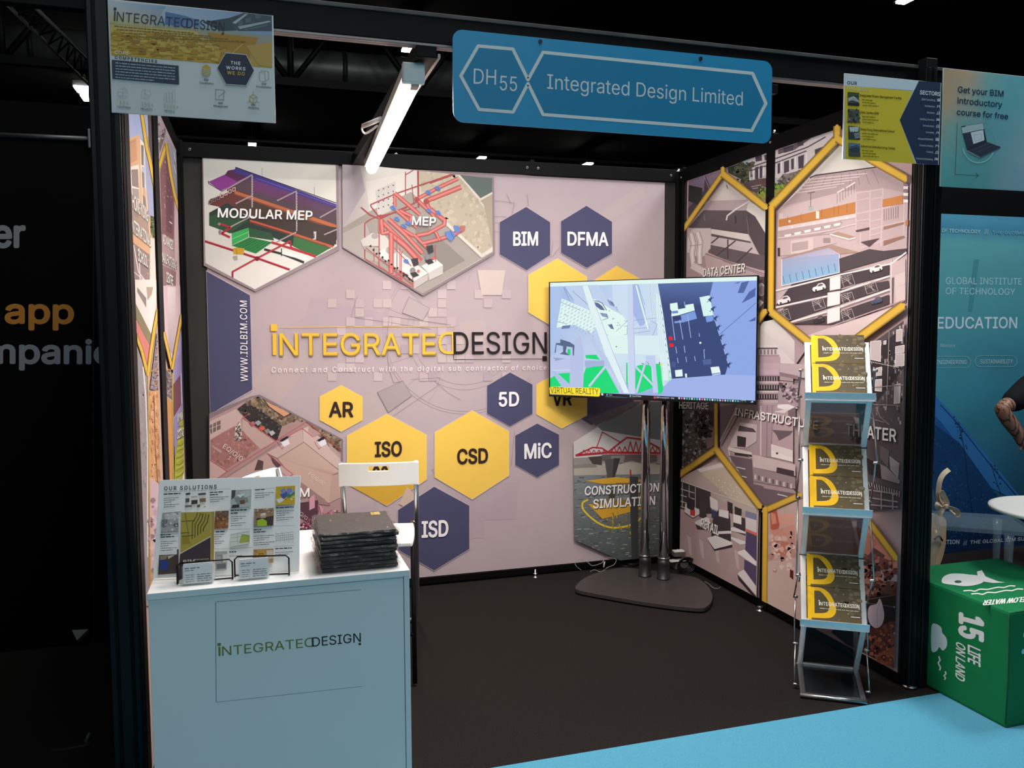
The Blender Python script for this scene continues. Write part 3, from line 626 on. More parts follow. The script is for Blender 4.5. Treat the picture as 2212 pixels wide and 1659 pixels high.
q.poly('5a5654', '572,1155 640,1150 612,1240 584,1242'); q.poly('3e3a3a', '612,1150 640,1150 614,1240 605,1240'); q.line('9c2c34', 6, '684,1200 686,1240')
RR = 'b42c3a'
q.line(RR, 9, '445,1138 590,1125 830,1128'); q.line(RR, 6, '445,1138 520,1103 560,1106 590,1125'); q.line(RR, 7, '585,1125 668,1060 740,1068 820,1112 830,1128'); q.line(RR, 4, '535,1108 562,1036 640,1080')
for k in range(9): x = 600+k*24; q.line(RR, 4, [(x, 1126), (x+12, 1078 if 2 < k < 7 else 1100), (x+24, 1126)])
for k in range(5): x = 470+k*22; q.line(RR, 3, [(x, 1134), (x+11, 1114), (x+22, 1132)])
q.line('cc8080', 4, '590,1132 830,1134')
q.poly('dcaa34', '488,1248 620,1232 745,1245 700,1260 560,1262'); q.poly('7c6a50', '620,1258 700,1256 690,1275 625,1275'); q.poly('d8a430', '500,1350 740,1345 740,1370 562,1414'); q.poly('8e7030', '540,1330 740,1330 740,1352 520,1355'); q.poly('4c4438', '590,1290 622,1290 615,1330 590,1330')
q.line('e4c838', 8, smooth_open([(x, y, 0) for x, y in ((500, 1330), (476, 1345), (480, 1375), (520, 1415), (565, 1442), (620, 1453), (700, 1435), (742, 1395))], 4) and [(p.x, p.y) for p in smooth_open([(x, y, 0) for x, y in ((500, 1330), (476, 1345), (480, 1375), (520, 1415), (565, 1442), (620, 1453), (700, 1435), (742, 1395))], 4)])
q.speck(['b09430', '8a7a3a', 'c8a838'], 60, '560,1390 740,1380 720,1480 570,1470', 7, 13, 3, ang=1.4)
q.poly('3e4444', '680,1230 718,1230 718,1598 690,1598 684,1400')
q.T(1020, 420, 2.0229)
q.text('f8f6f4', 'CONSTRUCTION', (485, 1311), (806, 1294), (487, 1274), .022, 1, '3c3c3c', (2, 3)); q.text('f8f6f4', 'SIMULATION', (522, 1368), (790, 1352), (523, 1330), .022, 1, '3c3c3c', (2, 3))
# fold line where the fabric passes the frame joint
b.V += q.V; n0 = len(b.V)-len(q.V); b.Fc += [tuple(i+n0 for i in f) for f in q.Fc]; b.C += q.C
b.build('printed_sheet', PRINT, t)
MB().box(1.97, 2.03, 1.9925, 1.9945, .054, .11, .0005).build('crease', mat('fold_fabric', LAV, .6), t) if 0 else None
# ================================================================== right wall print
BY, BD = 'd8b044', '5a4226'
t = thing('wall_graphic', 'printed photo panels on the right wall: data center, education, infrastructure, retail, theater', 'banner', (3.0, 1, 1.25))
q = PrX(2.998, (-1, 0, 0))
q.m = lambda x, y: onX(x, y, 2.998)
b = Pr(lambda x, y: Vector((2.9985, x, y)), (-1, 0, 0))
for y0, y1 in ((.0075, .961), (1.039, 1.897)): b.poly('b49c9e', [(y0, .054), (y1, .054), (y1, 2.469), (y0, 2.469)])
def full(): # outline of the two sheets in photo coordinates, so that artwork ends at the sheet edge
    return [(1487.5, 391.5), (1971, 205), (1966, 700), (1940, 1448), (1474, 1201)]
def TT(x, y, k): return q.T(x, y, k, [((px-x)*k, (py-y)*k) for px, py in full()])
TT(1440, 240, 3.607)
q.grad(['7c6c86', '8c7890', '8a7488', '54464e'], '160,545 475,445 455,520 160,905'); q.poly('4a3f48', '300,500 345,600 300,720 160,900 165,760 290,620'); q.poly('2c2c2a', '172,575 280,600 266,740 168,700'); q.line('9c8aa0', 5, '290,500 330,600 330,700')
# villa with garden
q.grad(['b0bac8', 'cfc8cc', 'cfc8cc', 'a2a2a0'], '475,440 1325,100 1325,260 850,710')
q.poly('c9c2c4', '640,380 810,318 1325,95 1325,300 1100,450 860,520 640,470')
q.poly('3c3a34', '475,440 560,410 600,400 640,450 640,560 560,520 480,480'); q.speck(['2c3426', '4c5640', '3a4232', '5d5a48'], 70, '480,440 600,400 680,380 650,560 560,540', 22, 4)
for a_ in ('640,470 860,400 1090,310', '650,440 850,370 1100,280 1240,200'): q.line('55484e', 9, a_)
q.line('3c3438', 12, '870,330 1000,290 1130,200 1180,165'); q.poly('6a5a60', '870,300 985,262 1125,200 1100,230 1000,300 870,330')
for a_ in ('690,350 740,335 745,385 695,395', '760,345 800,330 800,375 765,385', '910,285 985,262 990,305 915,325', '1020,245 1065,232 1068,265 1025,278', '1155,300 1260,262 1225,345 1160,378', '915,395 955,380 955,470 915,485', '970,375 992,366 992,450 972,458', '1025,355 1072,338 1068,440 1028,450', '690,440 718,430 716,530 690,530', '725,430 748,424 745,520 725,525', '775,430 800,425 800,490 778,495', '866,410 885,402 885,480 866,490'): q.poly('4d4250', a_)
for x in (650, 680, 720, 755, 895, 1005, 1090): q.line('e8e2e2', 7, [(x, 470-(x-650)*.33), (x, 540-(x-650)*.3)])
q.poly('77706a', '870,540 900,500 1080,450 1060,500 980,560 870,600'); q.speck(['5c564e', '8e8478', '6d6468', '48423e'], 90, '870,540 900,500 1085,450 1050,510 960,570 860,610', 13, 5)
q.poly('5b4b4e', '590,560 700,530 800,520 830,600 700,640 640,610'); q.line('b0a6a6', 5, '660,590 740,575'); q.line('b0a6a6', 5, '670,605 760,590'); q.poly('64403c', '740,530 800,525 795,560 745,565')
q.poly('56663a', '700,640 860,600 1000,560 1010,590 950,610 700,660'); q.speck(['7c9c3c', '5a7a30', '94b04a', '3f5428'], 60, '710,600 860,570 1000,550 1000,600 720,640', 18, 9)
q.poly('8c8c42', '690,655 870,610 990,600 850,715 790,700'); q.speck(['9c9a4c', '7c7e3a'], 60, '690,655 870,610 990,600 850,715 790,700', 10, 2)
# data centre
D_ = '455,540 800,780 790,1640 560,1300 160,1290 160,915'
q.poly('c6b8ba', '455,540 800,780 790,1300 160,1290 160,915'); q.grad(['e2ded8', 'd8d0cc', 'cfc2c2', 'd4cac8'], '455,548 620,680 620,770 300,760'); q.poly('b9a8ac', '300,700 660,690 720,770 640,775 290,770')
q.poly('dcd8d2', '640,700 800,790 790,970 775,962 690,818 625,772'); q.grad(['6a5f64', '5c5257', '54494e', '62575c'], '290,772 622,775 640,960 172,908'); q.poly('564b50', '622,775 692,820 778,962 772,1148 720,1112 642,960')
q.line('e6e0dc', 11, '468,850 475,815 540,765 650,700'); q.line('9c9092', 3, '478,820 650,708'); q.line('38343a', 10, '538,815 542,875'); q.line('8a8084', 6, '292,800 300,855'); q.line('2f2b2e', 5, '470,575 478,605')
q.poly('dad2cc', '350,918 632,958 645,990 655,1020 350,958'); q.poly('5e5458', '350,955 655,1015 665,1040 350,975'); q.poly('c8bbbc', '350,975 665,1030 660,1085 350,1000'); q.poly('64585e', '335,1040 780,1130 780,1245 640,1220 325,1110')
for a_ in ('380,1135 540,1010', '540,1190 670,1065', '480,1000 480,1150', '350,1030 410,980'): q.line('4a4046', 10, a_)
q.poly('b8a4a6', '300,1090 460,1160 780,1250 780,1290 300,1290'); q.line('7a686c', 6, '300,1110 780,1275'); q.line('8c787c', 6, '440,1165 780,1290')
q.poly('a38f92', '160,1090 300,1130 320,1290 160,1290'); q.poly('d0c4c4', '165,912 348,912 345,1070 270,1150 165,1100')
for pts in ('190,950 212,1030 200,1110 212,1210', '242,945 266,1020 258,1110 262,1190'): q.line('9c8c90', 44, pts); q.line('d6cccc', 34, pts); q.line('ece4e2', 10, pts)
q.line('a6969a', 68, '200,1200 330,1275 420,1300'); q.line('d3c8c8', 52, '200,1200 330,1275 420,1300'); q.line('9c8c90', 5, '180,1050 230,1045'); q.line('9c8c90', 5, '235,1045 275,1040')
q.poly('5a4c50', '700,1290 790,1290 790,1500 700,1500'); q.dot('c0b0b2', 740, 1390, 32, 16, 52); q.dot('8a787c', 748, 1395, 20, 14, 38); q.poly('5a4e52', '715,1470 790,1530 715,1590'); q.poly('dccfcb', '720,1460 760,1490 720,1540')
q.text('f4f0ec', 'DATA CENTER', (287, 1290), (612, 1252), (290, 1230), .022, 1, '4a4246', (5, 6))
# education building section
ED = '1345,262 1600,392 1892,560 1872,1480 1560,1659 1000,1659 855,1530 872,775'
TT(1440, 240, 3.607)
q.poly('c4aeb0', '1345,262 1600,392 1892,560 1872,1490 1440,1659 1000,1659 855,1530 872,775'); q.poly('dcd8d0', '1345,262 1600,392 1640,440 1170,500 900,745')
q.poly('b29ea0', '900,745 1170,505 1700,440 1892,560 1892,660 1690,610 1500,625 1330,640 1170,680'); q.line('4c4244', 10, '1120,520 1170,500 1640,437')
for k in range(9): q.line('8e787c', 4, [(1130+k*60, 520-k*8), (1060+k*75, 600-k*4)])
for k in range(5): q.line('d9c8c8', 8, [(1000+k*20, 640-k*26), (1330+k*60, 590-k*26)])
q.poly('cdb8b8', '890,770 1170,680 1330,640 1330,800 880,845'); q.poly('cab6b6', '1330,640 1480,610 1480,720 1330,770')
q.line('e8e0dc', 10, '1335,635 1390,605'); q.line('e8e0dc', 10, '1405,598 1475,555')
for k in range(7): q.line('75666a', 3, [(1335+k*22, 650-k*14), (1335+k*22, 720-k*14)])
q.line('6c6064', 5, '1105,640 1160,630'); q.line('6c6064', 4, '1130,640 1128,745'); q.rect('90908c', 1112, 745, 1145, 775)
q.poly('c0804a', '880,848 1480,707 1482,796 880,902'); q.poly('a8bab0', '1112,750 1148,745 1148,775 1112,778'); q.rect('ece4dc', 1170, 780, 1195, 838)
for x in (950, 1055, 1215, 1310, 1345, 1412): q.line('9a6434', 3, [(x, 885-(x-880)*.17), (x, 835-(x-880)*.22)])
q.rect('d8cac8', 882, 795, 912, 835); q.rect('e0d4d0', 955, 850, 972, 868)
q.poly('dccaca', '875,905 1480,798 1480,830 875,935')
for k in range(9): x = 985+k*85; q.poly('e8dcda', [(x-8, 895-k*14), (x+8, 892-k*14), (x+6, 912-k*14), (x-6, 914-k*14)]) if k < 6 else None
q.poly('b8a2a4', '875,935 1360,850 1360,900 1200,960 910,1010')
for k in range(6): x = 950+k*77; q.poly('ece6e2', [(x-25, 965-k*17), (x+28, 955-k*17), (x+22, 975-k*17), (x-22, 983-k*17)]); q.line('8a767a', 3, [(x+30, 950-k*17), (x+42, 960-k*17)])
q.line('e0d0d0', 7, '875,990 1280,930 1480,880'); q.line('8e787c', 4, '910,1015 1290,955')
q.poly('c8b2b2', '870,1010 1280,960 1330,1030 1200,1060 970,1120 870,1130'); q.poly('d6c4c2', '975,1010 1150,985 1150,1090 975,1118'); q.poly('b5a09f', '985,1030 1110,1010 1110,1075 985,1095'); q.rect('4a3e44', 872, 1065, 892, 1130)
q.poly('a88c80', '900,1145 1290,1040 1510,1100 1355,1115 1270,1068 905,1155'); q.poly('ab8f80', '1280,960 1340,940 1500,985 1430,1000'); q.line('ece0dc', 10, '1280,960 1430,1000 1510,980'); q.rect('9a8c88', 1228, 988, 1284, 1028)
q.grad(['a6a6c4', 'a8aac6', 'c0b4c0', '8cacc8'], '905,1155 1270,1066 1355,1112 1355,1255'); q.poly('8ab0d0', '905,1300 1355,1200 1355,1256 905,1362'); q.grad(['a4a8c4', '9aa8c8', '90aacb', '8cacd0'], '905,1152 1355,1112 1355,1205 905,1302')
for k in range(9): q.line('466684', 4, [(925+k*50, 1345-k*12), (915+k*50, 1285-k*12)])
q.line('e0d8d8', 7, '905,1155 905,1362 1355,1258 1355,1112')
# shelves/levels at right
q.poly('bea8aa', '1480,640 1700,600 1892,640 1880,1080 1590,1170 1480,1000')
for p_ in ('1480,640 1700,605', '1485,800 1690,760 1890,700', '1485,945 1690,900 1885,850', '1520,1065 1700,1010 1880,975', '1485,640 1485,945', '1595,625 1595,1050', '1695,605 1680,1050', '1520,945 1520,1065', '1860,725 1855,985', '1600,690 1690,672', '1600,860 1690,842', '1490,700 1590,680', '1490,860 1590,842', '1600,970 1690,945'): q.line('e2d2d2', 8, p_); q.line('8e7678', 2, p_)
q.poly('57484c', '1520,1020 1670,990 1590,1060'); q.poly('9a7464', '1700,900 1860,865 1860,880 1700,925'); q.poly('96705f', '1700,1010 1860,970 1870,985 1700,1050'); q.poly('5a4a4e', '1480,930 1590,905 1590,925 1490,945')
q.poly('c0804a', '1692,690 1852,655 1852,722 1692,748'); q.poly('bc7c4c', '1872,850 1892,845 1892,890 1872,895')
for k in range(6): q.rect('ece4e2' if k % 2 else '8c7a80', 1856, 560+k*26, 1892, 582+k*26)
for k in range(7): q.line('917c80', 3, [(1705+k*18, 765-k*4), (1705+k*18, 855-k*4)])
# car park
def lvl(c, a): q.poly(c, a)
lvl('50464a', '1355,1150 1590,1075 1700,1090 1880,1070 1880,1105 1590,1190 1360,1255')
lvl('4a4044', '870,1500 985,1350 1355,1260 1745,1195 1745,1275 860,1515'); lvl('4c4246', '870,1590 1000,1460 1740,1320 1745,1375 950,1640 880,1659'); lvl('4a4044', '990,1659 1270,1590 1745,1430 1745,1500 1440,1659')
q.poly('c8b2b4', '1750,1180 1872,1150 1872,1480 1790,1520 1750,1500'); q.poly('d4c0c0', '1790,1280 1872,1250 1872,1470 1800,1500'); q.poly('6a5a5e', '1760,1300 1785,1295 1780,1500 1760,1505'); q.line('e4d6d6', 6, '1762,1160 1762,1500'); q.line('b8a4a6', 3, '1800,1370 1872,1350')
q.line('ecdedd', 12, '860,1400 1000,1365 1360,1275 1760,1190 1880,1100'); q.line('ecdedd', 13, '860,1530 1270,1440 1750,1285'); q.line('ecdedd', 13, '960,1650 1270,1560 1750,1390'); q.line('8d7578', 4, '860,1540 1270,1450 1750,1296'); q.line('8d7578', 4, '965,1659 1270,1572 1750,1401')
for a_ in ('1282,1300 1366,1275 1366,1385 1282,1400', '1265,1415 1364,1400 1362,1505 1262,1525', '1262,1545 1362,1520 1362,1630 1262,1659'): q.poly('e8dcda', a_); q.line('a08c8e', 3, a_, True)
for bx, by in ((1140, 1470), (1370, 1290), (1370, 1430), (1140, 1590) if 0 else (1550, 1340), (870, 1560), (1370, 1560)):
    q.line('c4b6b6', 3, [(bx, by), (bx+85, by-20), (bx+110, by+60), (bx+25, by+85)], True)
    for k in range(3): q.line('c4b6b6', 2.5, [(bx+k*25, by-k*5), (bx+90-k*10, by+60)]); q.line('c4b6b6', 2.5, [(bx+5, by+20+k*15), (bx+80, by-15+k*15)])
def car(x, y, k, c='e6dedc'):
    q.poly('2c2628', [(x-50*k, y+18*k), (x+50*k, y-8*k), (x+48*k, y+12*k), (x-42*k, y+34*k)])
    q.poly(c, [(x-50*k, y+12*k), (x-44*k, y-4*k), (x-20*k, y-12*k), (x-6*k, y-32*k), (x+24*k, y-40*k), (x+44*k, y-26*k), (x+52*k, y-6*k), (x+46*k, y+6*k), (x-38*k, y+28*k)])
    q.poly('6c6064', [(x-14*k, y-12*k), (x-2*k, y-27*k), (x+20*k, y-33*k), (x+34*k, y-22*k), (x+8*k, y-12*k)])
    q.dot('4a4042', x-22*k, y+18*k, 8*k); q.dot('4a4042', x+34*k, y+3*k, 8*k)
car(1200, 1378, 1.05); car(925, 1478, 1.05); car(1645, 1232, 1.0); car(1650, 1480, .9, '4c5470'); car(1200, 1630, .9, '383236')
TT(1440, 640, 3.607)
q.grad(['c9b4b4', 'd2c0bf', 'dccccb', 'c8b4b2'], '1100,305 1870,55 1872,100 1490,350'); q.poly('c9b5b4', '1100,305 1490,350 1470,372 1150,345')
q.line('b09a9c', 9, '1110,300 1740,75 1870,30')
# infrastructure
q.poly('ab9698', '430,845 715,380 715,210 850,180 1130,370 1000,560 1000,1500 1040,1550 790,1650 740,1615 430,1190')
q.grad(['dcd8d0', 'e0dcd6', 'd8ccca', 'c8b8ba'], '715,210 850,180 1010,345 1010,520'); q.poly('d4c8c6', '715,210 1010,520 1000,580 715,400')
q.poly('bca8ac', '895,520 1100,530 1100,640 895,600'); q.poly('8a7478', '895,590 1040,620 1040,650 895,620'); q.line('3c3236', 5, '895,655 1040,670'); q.poly('a8949a', '895,670 1040,690 1040,860 895,860')
q.speck(['5c4e54', '7a666c', 'c8b8ba', '44383e'], 60, '895,680 1040,690 1040,830 895,800', 16, 6)
q.poly('b79fa4', '860,840 1000,840 1000,1240 830,1230'); q.poly('e8e0de', '870,845 960,840 1040,870 960,890 880,870'); q.poly('ddd2d2', '850,900 985,870 930,910'); q.poly('6d5c62', '835,1040 1000,1050 975,1080 890,1125 870,1080'); q.poly('7a676c', '960,890 1020,860 1020,960 960,940')
S_ = [(385, 'd8d0cc', 885), (400, '5c5054', 880), (412, 'd4c8c8', 880), (455, 'a88c94', 890), (470, 'b49ca4', 900), (520, 'bca4ac', 895), (570, 'c4a8b6', 890), (612, 'a8909a', 890), (622, '3c3238', 895), (660, 'c4b2b6', 885), (680, 'a08a90', 890), (690, '342c30', 890), (735, 'd0c0c2', 885), (750, 'a89098', 885), (762, '3a3034', 882), (805, 'bca8ac', 880), (830, 'b09ba0', 880)]
for (y0, c, x1), nx in zip(S_, S_[1:]+[(850, '', 0)]): q.rect(c, 705, y0, x1, nx[0]+2)
for k in range(9):
    for y0 in (625, 692, 765): q.rect('b8a8ac', 712+k*20, y0, 718+k*20, y0+32)
for k in range(6): q.rect('8e7a80', 715+k*28, 415, 730+k*28, 450)
q.poly('a8929a', '715,845 840,845 828,1250 720,1250'); q.line('cdbcc0', 12, '750,850 748,1240'); q.line('7c686e', 5, '800,850 795,1245')
q.poly('84727a', '430,860 560,840 500,960 430,1120'); q.line('c8b6b8', 9, '430,1130 560,880'); q.line('6a585e', 8, '440,1165 600,880')
q.poly('c9b9ba', '520,1120 590,980 720,1000 715,1130 640,1180 500,1175'); q.poly('554850', '580,1005 690,1030 715,1060 570,1050'); q.poly('383036', '565,1085 635,1100 630,1175 565,1170'); q.poly('dcd0ce', '495,1170 680,1215 680,1260 490,1195'); q.poly('3e343a', '545,1215 680,1235 680,1252 545,1235'); q.line('d8ccca', 8, '500,1200 520,1330 640,1390')
q.poly('6c5c64', '500,1240 680,1270 690,1460 770,1480 780,1640 740,1610'); q.poly('705f68', '690,1480 1040,1540 790,1650 740,1610')
q.poly('cab8b8', '680,1230 1020,1310 1020,1400 690,1330'); q.poly('e8dedb', '830,1200 1000,1255 1000,1290 830,1250'); q.poly('dfd4d2', '830,1150 1000,1200 1000,1260 830,1200'); q.rect('4a3e44', 868, 1216, 886, 1230); q.poly('44383e', '875,1330 1010,1360 1010,1410 870,1390'); q.poly('9a868a', '690,1330 1020,1410 1020,1500 690,1440')
for k in range(11): q.rect('6a5a60' if k % 2 else 'd2c4c4', 700+k*28, 1390+k*7, 714+k*28, 1425+k*7)
q.poly('cdb', '0,0 1,0 0,1') if 0 else None
for a_ in ('560,1330 630,1345', '600,1400 640,1410', '880,1540 960,1560'): q.line('e6dcd8', 7, a_)
q.text('f4f0ec', 'INFRASTRUCTURE', (545, 925), (1195, 1040), (549, 868), .022, 1, '4a3e42', (6, 7))
# heritage
q.poly('544c4c', '112,800 430,810 410,1170 112,1375'); q.speck(['3a3634', '6c6660', '8a8c80', '2c2a28', '5a5e50', 'a8a498'], 300, '115,880 400,900 395,1150 115,1350', 15, 15); q.poly('8c7470', '320,1060 400,1010 395,1150 330,1190'); q.speck(['2a2424', '3a3030'], 80, '230,900 400,900 380,1080 250,1100', 24, 3)
q.text('c8c0bc', 'HERITAGE', (113, 872), (342, 880), (115, 822), .022, 1, '3a3434', (4, 4))
# theatre
q.poly('544a4e', '1870,190 1872,1659 1560,1659 1500,1400 1495,455'); q.poly('302a2e', '1500,520 1860,250 1870,560 1600,900 1500,880')
q.speck(['6e6468', '8c8286', '3c3438', 'b0a6a8'], 130, '1500,480 1870,220 1870,1000 1500,900', 15, 17, 2.4, ang=1.52)
for a_ in ('1815,262 1860,255 1858,345 1812,352', '1612,352 1692,345 1690,508 1606,490', '1808,392 1876,380 1874,435 1806,445', '1808,452 1876,445 1874,540 1804,545', '1500,560 1586,590 1586,650 1530,640', '1650,650 1700,645 1698,740 1648,735', '1655,560 1700,550 1698,615 1652,618', '1800,690 1845,680 1840,830 1796,835', '1716,350 1735,345 1733,372 1715,375'): q.poly('bcb0b0', a_); q.line('e8e0dc', 4, a_, True)
for k in range(28): q.dot('e0d8d4', 1505+k*12, 488+k*2.4, 4, 6)
for a_ in ('1500,720 1870,690', '1500,835 1840,850', '1760,260 1740,880', '1600,500 1595,860', '1540,900 1640,960 1720,980', '1660,870 1690,940 1760,1000'): q.line('8c8084', 7, a_)
q.poly('8e8488', '1500,1150 1600,1260 1740,1330 1840,1430 1840,1460 1700,1420 1560,1330 1490,1280'); q.poly('b6acae', '1480,1240 1560,1300 1640,1330 1600,1340 1500,1300'); q.poly('6d6266', '1690,1160 1760,1200 1750,1330 1690,1260'); q.poly('2e282c', '1560,1240 1690,1310 1700,1420 1600,1380'); q.poly('9a9094', '1760,1240 1840,1300 1830,1420 1770,1350')
for k in range(17): q.line('a89ea0', 8, [(1520+k*20, 1420+k*6), (1535+k*19, 1465+k*6)]); q.line('2c262a', 5, [(1530+k*20, 1420+k*6), (1545+k*19, 1465+k*6)])
for a_ in ('1560,1500 1830,1540', '1560,1560 1830,1600', '1580,1620 1830,1640', '1600,1500 1600,1650', '1700,1520 1700,1659', '1790,1530 1790,1659'): q.line('9c9296', 11, a_)
q.text('e6e2de', 'THEATER', (1425, 1078), (1815, 1132), (1426, 990), .022, 1, '2c262a', (6, 6))
# retail
TT(1440, 1000, 3.016)
q.poly('bca8a4', '100,95 300,0 392,-10 620,295 606,895 100,608'); q.grad(['c9b9ae', 'd6c8b8', 'c8b6a4', 'bca898'], '215,40 390,0 610,298 600,312'); q.poly('cabba8', '250,72 400,28 612,300 470,262')
for k in range(14): q.dot('f0e8d8', 322+(k % 5)*38+(k//5)*22, 100+(k//5)*40+(k % 5)*14, 4, 6)
q.poly('e0d6d0', '240,60 400,20 392,-5 215,42'); q.poly('413a3c', '100,112 305,185 312,330 240,330 100,295')
for y in (165, 205, 245, 280): q.line('cfc6c4', 5, [(100, y), (200, y+30)])
for x in (120, 165, 205): q.line('c8bfc0', 4, [(x, 120+(x-100)*.35), (x, 290)])
q.line('d8cec8', 5, '100,112 305,185 610,292'); q.poly('bfb2aa', '330,200 610,300 600,350 460,300 350,230')
for a_ in ('415,248 450,262 450,330 418,320', '462,280 510,300 505,380 465,360'): q.poly('3c3438', a_)
q.grad(['b79c9c', 'a88c8c', 'c0a8a8', 'b8a0a0'], '100,296 400,400 606,700 100,606'); q.poly('b7a0a0', '400,400 606,640 604,893 380,760 250,690 100,606'); 
for x in (150, 230, 330, 460, 520): q.poly('cdbab8', [(x, 420+x*.3), (x+25, 440+x*.3), (x+35, 560+x*.3), (x+15, 540+x*.3)])
def shelf(a, w_, y0, y1, c1='e8e2e4', c2='3c3438'):
    q.poly(c2, [(a, y0), (a+w_, y0+w_*.15), (a+w_, y1), (a, y1-w_*.2)]); q.poly(c1, [(a, y0-2), (a+w_, y0+w_*.15), (a+w_, y0+(y1-y0)*.28), (a, y0+(y1-y0)*.25)])
q.poly('e4dede', '140,262 230,300 235,330 190,355 135,318'); q.poly('3b3236', '150,215 200,240 200,320 150,290'); q.poly('cc4438', '172,305 204,305 204,345 172,340'); q.line('4a4044', 5, '135,322 190,360 235,335')
q.poly('453c42', '235,240 280,258 280,370 232,350'); q.poly('e6dedd', '300,215 352,245 355,310 305,290'); q.poly('3e466c', '312,300 352,318 352,370 312,355'); q.poly('e6dedd', '205,380 280,350 300,362 300,425 255,415 205,395'); q.poly('443c40', '205,398 255,418 300,428 300,436 220,432')
q.poly('443a40', '358,300 428,320 435,370 440,510 335,530 310,470 320,370'); q.poly('ece6e6', '360,300 424,312 424,362 360,345'); q.poly('e8e2e4', '335,445 440,440 445,458 340,462'); q.poly('e8e2e4', '284,488 340,470 447,515 448,530 330,560'); q.poly('3a3036', '284,498 332,560 448,530 448,548 332,572')
q.poly('443a40', '455,335 532,360 534,470 455,440'); q.poly('ece6e6', '455,330 508,345 508,400 455,385'); q.poly('e8e2e4', '438,420 460,415 535,448 535,460 440,440'); q.poly('e8e2e4', '440,478 535,510 535,525 500,530 440,492')
q.poly('8484a0', '535,310 605,330 608,410 535,400'); q.poly('e0705c', '536,425 608,458 608,475 536,440'); q.poly('544a6c', '540,445 608,475 606,640 532,570'); q.poly('d8d0d4', '535,350 608,372 608,455 536,425')
q.poly('ece6e8', '486,575 530,562 606,640 606,672 486,590'); q.poly('584c6c', '528,625 606,670 604,800 525,700'); q.poly('e6e0e4', '490,710 525,692 604,800 604,862 484,722'); q.poly('3a2e34', '482,724 604,866 604,880 560,840 490,760')
q.text('f8f4f0', 'RETAIL', (243, 415), (358, 470), (248, 360), .026, 1, '4a3e40', (4, 4))
# hospitality
q.poly('c4a8a2', '660,280 860,230 1290,270 1530,600 1530,1345 645,935'); q.poly('b5604e', '695,300 740,305 760,400 745,450 700,430'); q.poly('d88c7c', '700,320 730,330 740,390 710,400'); q.poly('cf9484', '700,440 860,400 860,600 720,610'); q.poly('bf7a66', '720,500 850,520 850,600 730,610'); q.poly('d8a090', '745,330 850,330 850,400 760,410')
q.grad(['d6bab0', 'c8aca4', 'cbb4ac', 'd4c0b6'], '680,640 860,620 860,1010 655,930'); q.speck(['d8b4a8', 'c09088', 'e2cabe'], 50, '690,450 860,450 860,700 690,700', 26, 12); q.poly('5c1e20', '828,690 850,700 850,760 826,740')
q.poly('c88472', '1270,350 1340,420 1530,620 1530,800 1240,850 1240,500'); q.poly('5b4440', '1365,540 1450,600 1400,700 1250,640 1260,600'); q.poly('7c4844', '1370,590 1500,640 1500,760 1370,720'); q.poly('b47464', '1290,400 1400,520 1340,600 1270,560'); q.poly('a4969e', '1420,700 1480,680 1530,720 1530,770 1430,770'); q.poly('584036', '1230,640 1300,760 1530,770 1530,860 1280,890 1230,860'); q.speck(['6a3a34', '8c5c50', '48302c', 'a87868', '3c2a28'], 160, '1250,560 1520,640 1520,860 1250,880', 24, 19)
q.poly('27201f', '1230,880 1530,850 1530,1345 1200,1180 1100,1100'); q.poly('55312c', '1300,1090 1530,1020 1530,1200 1400,1250'); q.poly('8c5038', '1380,1250 1530,1180 1530,1340 1400,1290'); q.speck(['a06444', '6c3a30', '7c4a3a', '3a2422'], 110, '1240,1100 1530,1030 1530,1340 1240,1200', 20, 23)
q.line('7a5648', 5, '1250,900 1530,855'); q.line('6c625e', 4, '1280,900 1510,935'); q.dot('a09890', 1512, 935, 6); q.dot('a09890', 1512, 1106, 7)
q.poly('c4b6c2', [(p.x, p.y) for p in smooth_closed([(x, y, 0) for x, y in ((1415, 880), (1432, 915), (1446, 990), (1430, 1050), (1390, 1072), (1350, 1040), (1338, 980), (1350, 930), (1395, 915))], 4)]); q.line('a294a2', 3, '1415,900 1400,960 1400,1060')
q.text('e6e2de', 'HOSPITALITY', (880, 760), (1312, 872), (884, 706), .022, 1, '3a2c2a', (5, 5))
# yellow bands
TT(1440, 240, 3.607)
W = 62
for pts, w_ in (('150,930 465,487', 40), ('465,440 465,490', 36), ('465,490 805,755', W), ('846,745 1362,215', W+8), ('1362,120 1362,215', W), ('1362,215 1640,385 1910,535', W+8)): q.band(BY, BD, w_, pts)
q.band('e2b238', '8a6828', 50, '848,740 842,1560')
TT(1440, 640, 3.607)
for pts, w_ in (('843,120 1160,372', W+6), ('720,215 800,110', W-6), ('1400,420 1880,70', W+14), ('412,835 412,1190', 34), ('412,1190 115,1395', W-6), ('412,1190 760,1640', W-4)): q.band(BY, BD, w_, pts)
TT(1440, 1000, 3.016)
for pts, w_ in (('655,312 900,205', 46), ('1150,120 1530,625', 48)): q.band(BY, BD, w_, pts)
q.band('e2b238', 'b49048', 34, '668,290 662,960')
b.V += [v for v in q.V]; n0 = len(b.V)-len(q.V); b.Fc += [tuple(i+n0 for i in f) for f in q.Fc]; b.C += q.C
b.build('printed_sheet', PRINT, t)

